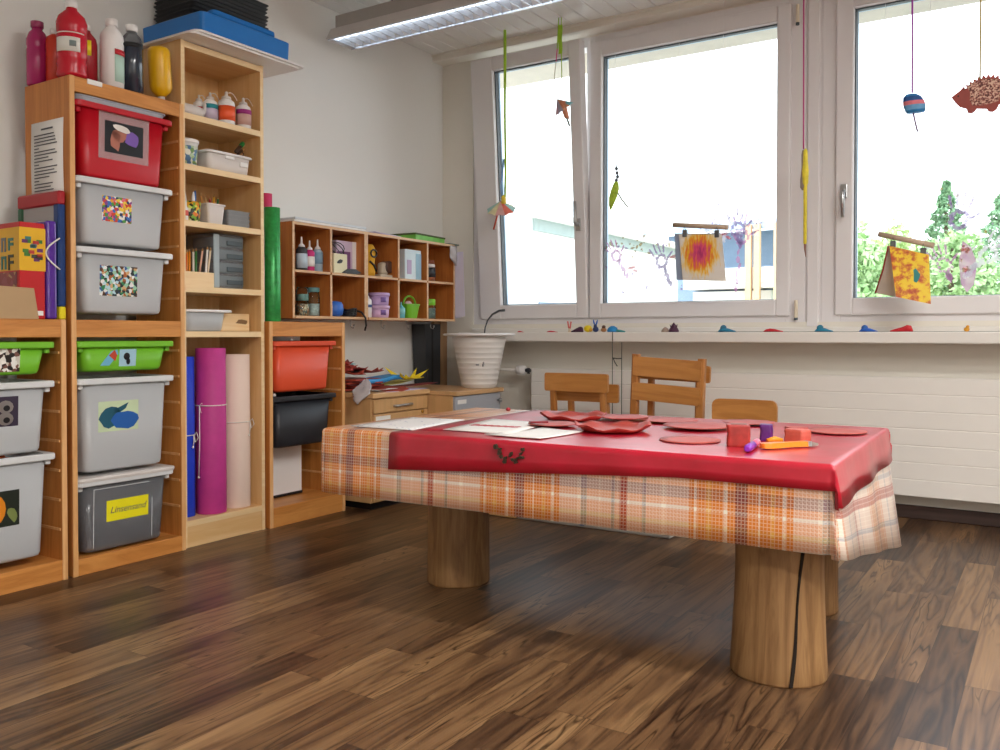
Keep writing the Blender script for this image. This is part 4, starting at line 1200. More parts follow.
# fourth shelf
Z4 = 1.0635
t = thing('pencil_box', 'low open wooden box full of coloured pencils', 'box', (0.285, -2.149, Z4))
for a in (-0.05, 0.044): 
    mb = MB(); mb.box(a, a + 0.006, -0.078, 0.078, 0, 0.062); part('side_board', mb, M['birch_edge'], t)
for a in (-0.078, 0.072):
    mb = MB(); mb.box(-0.044, 0.044, a, a + 0.006, 0, 0.062); part('end_board', mb, M['birch_edge'], t)
mb = MB(); mb.box(-0.044, 0.044, -0.072, 0.072, 0, 0.004); part('base_board', mb, M['birch_edge'], t)
PC = [('orange', '#ef7a1c'), ('orange', '#e8641c'), ('red', '#c8261c'), ('orange', '#f08a24'), ('brown', '#7a3a1a'), ('amber', '#f0941c'), ('white', '#ece6da'), ('green', '#3a7a3c'), ('white', '#f0ece4'), ('pink', '#e8b8a0'), ('white', '#f2eee6'), ('cream', '#e6d2b4')]
rq = random.Random(14)
for k, (cn, ch) in enumerate(PC):
    t = thing('pencil', '%s pencil standing in the low wooden pencil box' % cn, 'pencil', (0.288 + rq.uniform(-0.02, 0.02), -2.212 + k * 0.0115, Z4 + 0.005), group='%s pencils in the wooden box' % cn)
    t.rotation_euler = (R(-k * 0.6), R(rq.uniform(-6, 6)), 0)
    hh = 0.125 + 0.003 * k + rq.uniform(-0.006, 0.006)
    mb = MB(); mb.lathe([(0.0046, 0), (0.0046, hh)], seg=6); part('shaft', mb, plain('pencil_lacquer', ch, 0.35), t)
    mb = MB(); mb.lathe([(0.0046, hh), (0.001, hh + 0.014)], seg=6); part('point', mb, TAN, t)
t = thing('drawer_tower', 'small see-through tower of four grey drawers', 'drawers', (0.21, -1.965, Z4))
mb = MB(); mb.loft([rrect(0, 0, 0.18, 0.17, 0.012, z) for z in (0, 0.235)], cap0=True, cap1=True); part('casing', mb, M['clearer'], t)
for k in range(4):
    mb = MB(); mb.box(-0.08, 0.094, -0.055, 0.080, 0.010 + k * 0.056, 0.058 + k * 0.056, 0.006, 2); d = part('drawer', mb, milky('smoky_drawer', '#9aa5aa', 0.3, 0.2), t)
    mb = MB(); mb.box(0.094, 0.100, -0.015, 0.070, 0.018 + k * 0.056, 0.040 + k * 0.056, 0.004, 2); part('handle', mb, plain('slate_handle', '#4d5a60', 0.35), d)
mb = MB(); mb.box(0.088, 0.097, -0.082, -0.052, 0.004, 0.232, 0.006, 2); part('corner_post', mb, milky('pale_corner', '#d9eaf0', 0.35, 0.1), t)

# fifth shelf
Z5 = 0.8805
t = thing('plastic_box', 'cloudy plastic box with a white lid on the fifth shelf', 'box', (0.27, -2.118, Z5))
mb = MB(); mb.loft([rrect(0, 0, 0.125, 0.185, 0.03, 0, 5), rrect(0, 0, 0.135, 0.195, 0.03, 0.006, 5), rrect(0, 0, 0.15, 0.215, 0.03, 0.080, 5)], smooth=True); part('body', mb, milky('cloudy_box', '#dfe3e6', 0.25, 0.3), t)
mb = MB(); mb.loft([rrect(0, 0.015, 0.165, 0.245, 0.03, 0.079, 5), rrect(0, 0.015, 0.17, 0.25, 0.03, 0.083, 5), rrect(0, 0.015, 0.165, 0.245, 0.03, 0.090, 5)]); part('lid', mb, M['white'], t)
t = thing('wooden_box', 'small plain wooden box with a dark burnt mark', 'box', (0.225, -1.925, Z5))
mb = MB(); mb.box(-0.07, 0.07, -0.082, 0.080, 0, 0.0775, 0.003); part('body', mb, M['birch_edge'], t)
mb = MB(); mb.prism(oval(0.035, 0.042, 0.035, 0.010, 12, 0, 0.25, 3), 'yz', 0.0698, 0.0705); part('burnt_mark', mb, plain('scorch', '#8a6a48', 0.7), t)

# paper rolls on the bottom shelf
def paper_roll(name, label, x, y, z, r, h, mat_, seam=0.4, string=None, tail=0.12, tang=-60, lean=None):
    t = thing(name, label, 'paper roll', (x, y, z))
    if lean: t.rotation_euler = lean
    ring_ = []
    mb = MB()
    n = 40
    def spiral(zz, rr_):
        return [((rr_ - 0.003 * k / n) * math.cos(2 * PI * k / n + seam), (rr_ - 0.003 * k / n) * math.sin(2 * PI * k / n + seam), zz) for k in range(n)]
    mb.loft([spiral(0, r - 0.001), spiral(0.002, r), spiral(h * 0.70, r), spiral(h * 0.702, r - 0.0008), spiral(h - 0.001, r - 0.0012), spiral(h, r - 0.003), spiral(h, r * 0.72), spiral(h - 0.05, r * 0.70)], smooth=False)
    for f_ in mb.bm.faces: f_.smooth = len(f_.verts) == 4
    part('paper', mb, mat_, t)
    if string:
        zz = h * string
        mb = MB()
        mb.tube([((r + 0.001) * math.cos(2 * PI * k / 24), (r + 0.001) * math.sin(2 * PI * k / 24), zz) for k in range(25)], 0.0022, 6)
        a = R(tang)
        px, py = (r + 0.004) * math.cos(a), (r + 0.004) * math.sin(a)
        mb.tube([(px, py, zz), (px + 0.006, py + 0.008, zz + 0.012), (px + 0.008, py + 0.016, zz - 0.012), (px + 0.003, py + 0.006, zz - 0.03), (px + 0.001, py, zz - 0.002)], 0.002, 6)
        mb.tube([(px, py, zz), (px + 0.006, py - 0.004, zz - tail * 0.5), (px + 0.003, py - 0.007, zz - tail)], 0.0022, 6)
        mb.ball((px + 0.003, py - 0.007, zz - tail), 0.005, seg=8, rings=5)
        part('string', mb, M['string'], t, 'white string tied round it')
    return t
paper_roll('paper_roll', 'dark blue paper roll at the bookcase foot', 0.25, -2.172, 0.1095, 0.053, 0.665, M['blue_roll'], string=0.51, tail=0.05, tang=20)
paper_roll('paper_roll', 'magenta paper roll in the middle of the bottom shelf', 0.285, -2.052, 0.1095, 0.064, 0.70, M['magenta'], string=0.655, tail=0.30, tang=-80)
paper_roll('paper_roll', 'pale pink paper roll on the bottom shelf of the bookcase', 0.272, -1.908, 0.1095, 0.063, 0.67, M['blush_roll'], string=0.56, tail=0.06, tang=25)
mb = MB(); mb.box(-0.002, 0.002, -0.02, 0.02, 0, 0.50)
solo('card_sheet', mb, M['bright_yellow'], 'strip of yellow card behind the magenta and pale pink rolls', 'card', (0.19, -1.962, 0.1095))
paper_roll('paper_roll', 'glossy green foil roll standing on the low unit', 0.245, -1.668, 0.9255, 0.040, 0.530, M['green_foil'])
paper_roll('paper_roll', 'thin tall pink paper roll behind the green foil roll', 0.180, -1.638, 0.9255, 0.026, 0.605, M['pink_foil'])
paper_roll('paper_roll', 'thin pale pink roll squeezed beside the bookcase', 0.265, -1.752, 0.9255, 0.016, 0.42, plain('pale_rose', '#e9b9c0', 0.6))

# --------------------------------------------------- pigeonholes on the wall
def pigeonhole(label, y0, y1, ncol, x1=0.25, z0=0.945, z1=1.408):
    t = thing('pigeonhole_cabinet', label, 'wall cabinet', (0.125, (y0 + y1) / 2, z0))
    o = t.location
    T_ = 0.013
    def board(nm, ya, yb, za, zb, xe=x1):
        mb = MB(o); mb.box(0.002, xe - 0.003, ya, yb, za, zb); mb.mi = 1; mb.box(xe - 0.003, xe, ya, yb, za, zb)
        part(nm, mb, [M['brown_ply'], M['ply_edge']], t)
    board('side_panel', y0, y0 + T_, z0, z1); board('side_panel', y1 - T_, y1, z0, z1)
    board('top_board', y0 + T_, y1 - T_, z1 - T_, z1); board('base_board', y0 + T_, y1 - T_, z0, z0 + T_, x1 + 0.006)
    mb = MB(o); mb.box(0.002, 0.008, y0 + T_, y1 - T_, z0 + T_, z1 - T_); part('back_panel', mb, M['brown_ply'], t)
    zm = 1.173
    w = (y1 - y0 - T_) / ncol
    for k in range(ncol):
        a = y0 + k * w
        board('shelf_board', a + T_, a + w, zm - 0.006, zm + 0.006)
        if k: 
            board('divider', a, a + T_, z0 + T_, zm - 0.006); board('divider', a, a + T_, zm + 0.006, z1 - T_)
    return t
pigeonhole('brown wall cabinet of four pigeonholes beside the green roll', -1.542, -1.0175, 2)
pigeonhole('brown wall cabinet of six pigeonholes nearest the corner', -1.0165, -0.216, 3)
CZ0, CZ1 = 0.9585, 1.1795
def spout_bottle(label, x, y, z, r, h, body, band, tip=M['white'], bandz=(0.25, 0.6)):
    t = thing('glue_bottle', label, 'bottle', (x, y, z))
    mb = MB(); mb.lathe([(r * 0.9, 0), (r, 0.003), (r, h * 0.62), (r * 0.6, h * 0.70)], seg=14); part('body', mb, body, t)
    mb = MB(); wraplabel(r, h * bandz[0], h * bandz[1], -110, 70, n=8)(mb); part('label', mb, band, t)
    mb = MB(); mb.lathe([(r * 0.62, h * 0.69), (r * 0.55, h * 0.75), (r * 0.22, h * 0.80), (r * 0.14, h)], seg=10); part('nozzle', mb, tip, t)
PALEBLUE = plain('pale_blue_label', '#bcd0de', 0.5)
spout_bottle('black topped glue bottle with pale label in the first pigeonhole', 0.19, -1.425, CZ1, 0.028, 0.168, M['darkgrey'], PALEBLUE, bandz=(0.08, 0.5))
spout_bottle('magenta glue bottle with white label in the first pigeonhole', 0.185, -1.365, CZ1, 0.024, 0.155, plain('hot_pink', '#cf2f7c', 0.4), M['paper'], bandz=(0.16, 0.48))
spout_bottle('pale blue glue bottle with tall white nozzle', 0.185, -1.310, CZ1, 0.026, 0.165, plain('pale_blue_plastic', '#a9c4d4', 0.4), plain('blue_print', '#7fa3bd', 0.5))
spout_bottle('mid blue bottle with orange tip behind the black topped one', 0.10, -1.46, CZ1, 0.030, 0.160, plain('denim_blue', '#3f77a6', 0.4), plain('denim_label', '#5a8cb4', 0.5), plain('orange_tip', '#d9642c', 0.4))
mb = MB(); mb.box(-0.05, 0.05, -0.075, 0.075, 0, 0.175, 0.003); mb.mi = 1; mb.box(0.05, 0.0512, -0.07, 0.03, 0.005, 0.12); mb.mi = 2; mb.box(0.05, 0.0512, 0.045, 0.075, 0, 0.175)
solo('carton', mb, [plain('lilac_carton', '#cdb9cf', 0.5), plain('plum_print', '#7a4a7c', 0.5), M['white']], 'lilac and white carton in the second upper pigeonhole', 'box', (0.14, -1.105, CZ1))
mb = MB(); mb.box(-0.03, 0.03, -0.05, 0.05, 0, 0.10, 0.003); mb.mi = 1; mb.prism(oval(-0.005, 0.062, 0.024, 0.010, 10, 0.2, 0.3, 4), 'yz', 0.0298, 0.0306)
solo('small_box', mb, [plain('cream_box', '#ded9b4', 0.5), M['black']], 'small cream box with dark picture before the lilac carton', 'box', (0.205, -1.195, CZ1))
mb = MB()
for k in range(3): mb.tube([(0.03 * math.cos(a / 12 * 2 * PI) * 0.6, (0.040 + 0.004 * k) * math.cos(a / 12 * 2 * PI + k), 0.032 * math.sin(a / 12 * 2 * PI) + 0.045) for a in range(13)], 0.0025, 6)
solo('wire_coil', mb, M['darkgrey'], 'tangled dark wire coil on the small cream box', 'wire', (0.195, -1.185, CZ1 + 0.085))
mb = MB(); mb.prism([(-0.09, -0.01), (-0.04, 0.018), (0.05, 0.022), (0.09, 0.0), (0.05, -0.02), (-0.05, -0.022)], 'yz', -0.018, 0.018) if False else mb.loft([[(x, y * s, z * s + 0.014) for y, z in ((-0.085, -0.012), (-0.04, 0.012), (0.03, 0.016), (0.085, -0.004), (0.05, -0.013), (-0.03, -0.0138))] for x, s in ((-0.03, 0.8), (0.0, 1.0), (0.025, 0.85))])
solo('cloth_pouch', mb, M['black'], 'small black pouch lying in front of the lilac carton', 'pouch', (0.215, -1.115, CZ1))
def jar(label, x, y, z, r, h, fill, lid=None, lidh=0.015, fillh=0.6, name='jar'):
    t = thing(name, label, 'jar', (x, y, z))
    mb = MB(); mb.lathe([(r * 0.9, 0), (r, 0.004), (r, h * 0.8), (r * 0.85, h * 0.92), (r * 0.85, h)], seg=18); part('glass', mb, M['jar'], t)
    if fill:
        mb = MB(); mb.lathe([(r * 0.85, 0.003), (r * 0.94, 0.006), (r * 0.94, h * fillh)], seg=18); part('filling', mb, fill, t)
    if lid:
        mb = MB(); mb.lathe([(r * 0.9, h - 0.004), (r * 0.95, h - 0.002), (r * 0.95, h + lidh), (r * 0.85, h + lidh + 0.003)], seg=18); part('lid', mb, lid, t)
    return t
BEADS = picture('bead_mix', ['#b8a888', '#8a7a6a', '#d8ccb0', '#9a6a4a', '#6a7a7a'], 120)
jar('dark glass jar at the back of the lower pigeonhole', 0.10, -1.455, CZ0, 0.036, 0.075, plain('dark_beads', '#2c2f3a', 0.4))
jar('jar of tan beads in the lower pigeonhole', 0.165, -1.395, CZ0, 0.036, 0.07, BEADS, fillh=0.85)
jar('tall clear jar of pale beads in front of the other jars', 0.18, -1.335, CZ0, 0.032, 0.125, plain('grey_beads', '#b9c4c2', 0.5, var=0.3, vscale=90), fillh=0.5, lid=plain('teal_lid', '#5f8f90', 0.4))
jar('small clear jar stacked on the jar of tan beads', 0.16, -1.392, CZ0 + 0.073, 0.034, 0.07, plain('teal_beads', '#7fa6a0', 0.5, var=0.3, vscale=90), fillh=0.5)
mb = MB(); mb.lathe([(0.026, 0), (0.042, 0.010), (0.047, 0.035), (0.044, 0.060), (0.036, 0.075), (0.012, 0.080)], sq=1.0)
solo('blue_ball', mb, plain('bright_blue', '#2f6fd0', 0.4, var=0.12), 'bright blue rounded pouch in the lower pigeonhole', 'pouch', (0.19, -1.195, CZ0))
t = thing('black_cable', 'black cable heap hanging down over the cabinet edge', 'cable', (0.2, -1.10, CZ0))
mb = MB()
for k in range(4): mb.tube([(0.01 + (0.030 + 0.003 * k) * math.cos(a / 14 * 2 * PI), -0.005 + (0.040 - 0.003 * k) * math.sin(a / 14 * 2 * PI), 0.008 + 0.010 * k + 0.004 * math.sin(a)) for a in range(15)], 0.0055, 6)
mb.tube([(0.02, 0.03, 0.035), (0.045, 0.05, 0.025), (0.066, 0.058, -0.005), (0.068, 0.060, -0.045), (0.062, 0.056, -0.072)], 0.005, 8)
part('cord', mb, M['black'], t)

# upper row of the corner cabinet
t = thing('plush_toy', 'yellow and black felt toy in the upper pigeonhole', 'toy', (0.18, -0.925, CZ1))
mb = MB(); mb.loft([rrect(0, 0, 0.06, 0.075, 0.025, 0.0, 4), rrect(0, 0.002, 0.065, 0.075, 0.025, 0.03, 4), rrect(0.0, 0.01, 0.05, 0.06, 0.02, 0.08, 4), rrect(0.0, 0.012, 0.055, 0.07, 0.024, 0.12, 4), rrect(0.0, 0.012, 0.05, 0.066, 0.024, 0.155, 4), rrect(0, 0.012, 0.03, 0.04, 0.015, 0.175, 4)], smooth=True); part('body', mb, plain('felt_yellow', '#d9a21f', 0.8), t)
mb = MB(); mb.tube([(0.03 + 0.004 * math.sin(a / 3), 0.012 + 0.026 * math.cos(a / 10 * 2 * PI), 0.125 + 0.020 * math.sin(a / 10 * 2 * PI)) for a in range(11)], 0.005, 6); mb.tube([(0.032, -0.02, 0.08), (0.036, 0.01, 0.06), (0.03, 0.035, 0.03)], 0.006, 6); part('felt_band', mb, M['black'], t)
t = thing('tape_dispenser', 'cream tape holder with a dark reel beside the yellow toy', 'tape holder', (0.18, -0.80, CZ1), 0)
mb = MB(); mb.box(-0.03, 0.03, -0.055, 0.05, 0, 0.018, 0.006, 2); mb.box(-0.022, 0.022, -0.03, 0.025, 0.016, 0.085, 0.015, 3); part('body', mb, plain('cream_grey', '#c9bca8', 0.5), t)
mb = MB(); mb.lathe([(0.012, -0.024), (0.034, -0.024), (0.034, 0.024), (0.012, 0.024)], (0, 0.028, 0.060), 18, 'x'); part('reel', mb, plain('dark_reel', '#5a4036', 0.5), t)
mb = MB(); mb.box(-0.055, 0.055, -0.078, 0.070, 0, 0.170, 0.003); mb.mi = 1; mb.box(0.055, 0.0562, 0.02, 0.070, 0.0, 0.150); mb.mi = 2; mb.box(0.055, 0.0564, -0.06, -0.02, 0.03, 0.11)
solo('carton', mb, [plain('ice_carton', '#cfe0e6', 0.5), plain('blue_carton_side', '#8fb6c8', 0.5), plain('faint_print', '#b39fc0', 0.5)], 'pale blue and white carton in the middle upper pigeonhole', 'box', (0.17, -0.585, CZ1))
t = jar('jar with dark label and brown lid in the corner pigeonhole', 0.175, -0.372, CZ1, 0.036, 0.090, plain('rust_powder', '#b5623a', 0.6), M['white'], 0.012, 0.9)
mb = MB(); wraplabel(0.0365, 0.026, 0.082, -120, 90)(mb); part('label', mb, M['darkgrey'], t)
mb = MB(); mb.lathe([(0.030, 0.106), (0.032, 0.108), (0.030, 0.128), (0.010, 0.131)], seg=16); part('cap', mb, plain('brown_cap', '#8a4a2c', 0.5), t)
# lower row
spout_bottle('tall white squeeze bottle with blue dot in the lower pigeonhole', 0.19, -0.948, CZ0, 0.028, 0.150, M['white'], plain('blue_dot', '#3f5f9a', 0.5), bandz=(0.36, 0.46))
LIL = plain('lilac_tub', '#c3a6d6', 0.45)
LIL2 = plain('pink_lilac_tub', '#d3b0d4', 0.45)
for k, (m_, nm) in enumerate(((LIL2, 'lower of two stacked lilac tubs'), (LIL, 'upper of two stacked lilac tubs'))):
    t = thing('paint_pot', nm, 'pot', (0.18, -0.835, CZ0 + k * 0.069))
    mb = MB(); mb.lathe([(0.050, 0), (0.053, 0.003), (0.056, 0.052)], seg=22); part('body', mb, m_, t)
    mb = MB(); mb.lathe([(0.058, 0.048), (0.060, 0.050), (0.060, 0.064), (0.056, 0.068)], seg=22); part('lid', mb, m_, t)
    mb = MB(); wraplabel(0.0565, 0.015, 0.042, -40, -8, n=4)(mb); part('label', mb, plain('violet_print', '#7f62a6', 0.5), t)
spout_bottle('small turquoise bottle beside the green basket', 0.20, -0.668, CZ0, 0.022, 0.092, M['teal'], plain('turquoise_label', '#8fd8dc', 0.5), M['teal'])
t = thing('green_basket', 'lime green little basket with arched handle', 'basket', (0.185, -0.575, CZ0))
mb = MB(); mb.loft([rrect(0, 0, 0.065, 0.075, 0.02, 0), rrect(0, 0, 0.068, 0.080, 0.02, 0.003), rrect(0, 0, 0.085, 0.115, 0.025, 0.075), rrect(0, 0, 0.090, 0.122, 0.025, 0.078), rrect(0, 0, 0.090, 0.122, 0.025, 0.083), rrect(0, 0, 0.080, 0.110, 0.025, 0.083), rrect(0, 0, 0.062, 0.072, 0.02, 0.006)], smooth=False); part('body', mb, M['green_tub'], t)
mb = MB(); mb.tube([(0.0, 0.055 * math.cos(PI * k / 12), 0.080 + 0.048 * math.sin(PI * k / 12)) for k in range(13)], 0.006, 8); part('handle', mb, M['green_tub'], t)
mb = MB(); mb.ball((0, 0, 0), 0.024, 0.8, 1.1, 0.8)
solo('craft_ball', mb, plain('rosy_paper', '#d9b4bc', 0.6, var=0.2), 'pale pink paper ball in the lime green basket', 'ball', (0.185, -0.585, CZ0 + 0.082))
t = jar('glass jar with lime green lid in the lower corner pigeonhole', 0.18, -0.375, CZ0, 0.036, 0.085, plain('grey_green_beads', '#7f8f88', 0.5, var=0.35, vscale=110), M['green_tub'], 0.030, 0.75)
# on top of the cabinets
mb = MB(); mb.box(-0.12, 0.128, -0.255, 0.258, 0, 0.010, 0.002); mb.mi = 1; mb.box(-0.118, 0.130, -0.25, 0.26, 0.0105, 0.022, 0.002)
solo('poster_board', mb, [M['paper'], plain('pale_blue_board', '#d5dce2', 0.5)], 'white and pale blue boards lying on the four pigeonhole cabinet', 'board', (0.125, -1.28, 1.4085))
mb = MB(); mb.box(-0.10, 0.10, -0.13, 0.13, 0, 0.006, 0.001); mb.M = Matrix.Translation((0.01, -0.02, 0.0065)) @ Matrix.Rotation(0.15, 4, 'Z'); mb.box(-0.09, 0.09, -0.10, 0.12, 0, 0.004, 0.001)
solo('papers', mb, M['paper_lilac'], 'pale loose papers lying on the corner cabinet', 'paper', (0.13, -0.83, 1.4085))
t = thing('green_box', 'flat green box with dark lid on the corner cabinet', 'box', (0.135, -0.43, 1.4085), R(4))
mb = MB(); mb.box(-0.09, 0.09, -0.155, 0.155, 0.0, 0.036, 0.003); part('body', mb, plain('leaf_green', '#6dbb45', 0.5, var=0.2, vscale=20), t)
mb = MB(); mb.box(-0.095, 0.094, -0.16, 0.158, 0.030, 0.040, 0.003); part('lid', mb, plain('moss_lid', '#4c5e2c', 0.6), t)
mb = MB(); mb.box(-0.08, 0.11, -0.05, 0.05, 0, 0.008, 0.002)
solo('clipboard', mb, plain('grey_green_board', '#6f7a70', 0.6), 'narrow grey board at the end of the corner cabinet', 'board', (0.13, -0.250, 1.4085 if False else 1.4490 + 0.0))
bpy.data.objects['clipboard'].location.z = 1.4085
bpy.data.objects['clipboard'].location.y = -0.205
mb = MB()
for k in range(5):
    mb.M = Matrix.Translation((0, 0.004 + 0.0035 * k, 0)) @ Matrix.Rotation(R(1.5 * k - 2), 4, 'Y')
    mb.box(-0.105, 0.168 - 0.010 * k, 0, 0.0012, -0.36, 0.03)
solo('hanging_papers', mb, plain('pale_violet_sheets', '#d9d6ea', 0.6), 'white and violet sheets hanging on the end of the corner cabinet', 'paper', (0.14, -0.2150, 1.33), group=None)
mb = MB()
rows = []
for i in range(9):
    for_row = []
    for j in range(9):
        u, v = i / 8, j / 8
        y = -0.055 + 0.075 * u
        x = 0.006 + 0.018 * math.sin(PI * v) * math.sin(PI * u) + 0.006 * noise.noise(Vector((u * 5, v * 5, 3)))
        z = 0.0 - 0.125 * v * (0.6 + 0.4 * u) 
        for_row.append(mb.v((x, y, z)))
    rows.append(for_row)
for i in range(8):
    for j in range(8): mb.f((rows[i][j], rows[i][j + 1], rows[i + 1][j + 1], rows[i + 1][j]), True)
ob = solo('plastic_bag', mb, milky('cloudy_film', '#e8e6ea', 0.35, 0.15), 'crumpled clear bag clipped to the corner cabinet front edge', 'bag', (0.252, -0.225, 1.40))
ob.modifiers.new('thick', 'SOLIDIFY').thickness = 0.001
for k, y in enumerate((-1.09, -0.845, -0.625, -0.40)):
    t = thing('cup_hook', ('metal hook under the four pigeonhole cabinet, black cable hanging beside it', 'metal hook under the lilac tubs', 'metal hook under the green basket', 'metal hook nearest the corner under the wall cabinet')[k], 'hook', (0.205, y, 0.9448))
    mb = MB(); mb.lathe([(0.009, -0.004), (0.009, 0)], seg=10); mb.tube([(0, 0, 0), (0, 0, -0.03), (0.004, 0, -0.04), (0.018, 0, -0.045), (0.024, 0, -0.035)], 0.003, 8); mb.ball((0.024, 0, -0.030), 0.006, seg=8, rings=6); part('hook', mb, M['steel'], t)

# ------------------------------------------------------- drawers and cabinet
t = thing('drawer_cabinet', 'beech drawer cabinet with curved metal handle under the craft pile', 'cabinet', (0.32, -1.04, 0))
o = t.location
mb = MB(o); mb.box(0.12, 0.492, -1.262, -0.822, 0.035, 0.552, 0.002); part('body', mb, M['beech'], t)
mb = MB(o); mb.box(0.14, 0.47, -1.24, -0.84, 0.0, 0.035); part('plinth', mb, M['black'], t, 'black recessed base')
mb = MB(o); mb.box(0.118, 0.515, -1.27, -0.815, 0.5525, 0.577, 0.003); part('worktop', mb, M['beech_y'], t)
for z0, z1, hd in ((0.478, 0.545, 1), (0.26, 0.472, 0), (0.04, 0.254, 0)):
    mb = MB(o); mb.box(0.4925, 0.510, -1.256, -0.828, z0, z1, 0.002); d = part('drawer', mb, M['beech'], t)
    if hd:
        mb = MB(o); mb.tube([(0.510, -1.11, 0.507), (0.528, -1.10, 0.508), (0.534, -1.04, 0.509), (0.528, -0.98, 0.510), (0.510, -0.97, 0.510)], 0.006, 8); part('handle', mb, M['steel'], d)
    elif z0 > 0.2:
        mb = MB(o); mb.lathe([(0.009, 0.0), (0.009, 0.006), (0.004, 0.008)], (0.510, -0.875, 0.462), 12, 'x'); part('lock', mb, M['brass'], d)
        mb = MB(o); mb.box(0.510, 0.5112, -1.245, -1.135, 0.440, 0.463); part('label', mb, M['paper'], d)
t = thing('side_cabinet', 'cabinet with grey door and beech top under the white bin', 'cabinet', (0.40, -0.62, 0))
o = t.location
mb = MB(o); mb.box(0.12, 0.66, -0.812, -0.37, 0.035, 0.544, 0.002); part('body', mb, M['beech'], t)
mb = MB(o); mb.box(0.14, 0.64, -0.80, -0.38, 0.0, 0.035); part('plinth', mb, M['black'], t)
mb = MB(o); mb.box(0.118, 0.690, -0.8145, -0.355, 0.5445, 0.568, 0.003); part('worktop', mb, M['beech_y'], t)
mb = MB(o); mb.box(0.6605, 0.678, -0.808, -0.374, 0.04, 0.540, 0.002); d = part('door', mb, M['lightgrey'], t, 'grey door')
mb = MB(o); mb.lathe([(0.005, 0), (0.005, 0.012), (0.012, 0.014), (0.012, 0.024), (0.008, 0.027)], (0.678, -0.402, 0.500), 12, 'x'); part('knob', mb, M['steel'], d)
mb = MB(o); mb.box(0.678, 0.6792, -0.79, -0.71, 0.500, 0.522); part('label', mb, M['paper'], d)

# ------------------------------------------------------------ white bin etc.
t = thing('waste_bin', 'tapered white ribbed bin with wide flat lid on the grey cabinet', 'bin', (0.585, -0.450, 0.5685))
mb = MB()
prof = [(0.090, 0), (0.095, 0.004)]
for k in range(9):
    z = 0.02 + k * 0.029
    r = 0.096 + 0.058 * z / 0.29
    prof += [(r, z), (r + 0.0025, z + 0.003), (r + 0.0025, z + 0.006), (r + 0.0022, z + 0.009)]
prof += [(0.156, 0.290), (0.152, 0.290), (0.094, 0.008), (0.02, 0.006)]
mb.lathe(prof, seg=36); part('body', mb, plain('ivory_bin', '#e6e3df', 0.4, var=0.01), t)
mb = MB(); mb.lathe([(0.15, 0.291), (0.195, 0.291), (0.203, 0.294), (0.203, 0.301), (0.195, 0.304), (0.02, 0.306)], seg=40); part('lid', mb, M['white'], t)
mb = MB(); mb.box(0.16, 0.166, -0.026, -0.012, 0.132, 0.150) if False else None
for dy, w_ in ((-0.030, 0.006), (-0.006, 0.003)):
    pass
mb = MB()
for k, (aa, zz) in enumerate(((-62, 0.128), (-58, 0.128), (-46, 0.122), (-45, 0.132))):
    r = 0.1235
    mb.box(r * math.cos(R(aa)) - 0.004, r * math.cos(R(aa)) + 0.004, r * math.sin(R(aa)) - 0.004, r * math.sin(R(aa)) + 0.004, zz, zz + (0.016 if k > 1 else 0.008))
part('moulded_mark', mb, M['grey'], t)
mb = MB(); mb.tube([(0, 0, 0), (0.004, 0, 0.03), (0.016, 0.006, 0.07), (0.04, 0.018, 0.105), (0.075, 0.035, 0.125), (0.105, 0.05, 0.128)], [0.004, 0.004, 0.0045, 0.0055, 0.0065, 0.007], 10)
solo('bent_tube', mb, M['darkgrey'], 'thin dark bent tube rising from the white bin lid', 'tube', (0.595, -0.41, 0.8755))
t = thing('folded_bag', 'charcoal folded bag leaning in the gap by the corner', 'bag', (0.06, -0.27, 0))
mb = MB(); mb.loft([[(x, y, z) for x, y in ((0.055, yl), (0.055, yr), (-0.045, yr), (-0.045, yl))] for yl, yr, z in ((-0.02, 0.085, 0.002), (-0.03, 0.085, 0.3), (-0.045, 0.085, 0.6), (-0.07, 0.088, 0.93))]); part('body', mb, M['darkgrey'], t)
mb = MB(); mb.box(0.0555, 0.0575, 0.0, 0.012, 0.05, 0.92); part('seam', mb, M['black'], t)
PLK = wood('brown_plank', '#a98560', '#8c6a4a', 'z', 0.6, 0.5)
for (ya, yb, nm) in ((-0.172, -0.110, 'narrow brown plank standing next to the charcoal bag'), (-0.100, -0.030, 'brown plank standing closest to the room corner')):
    mb = MB(); mb.box(-0.012, 0.012, -(yb - ya) / 2, (yb - ya) / 2, 0, 1.25, 0.003)
    solo('wooden_plank', mb, PLK, nm, 'plank', (0.045, (ya + yb) / 2, 0))

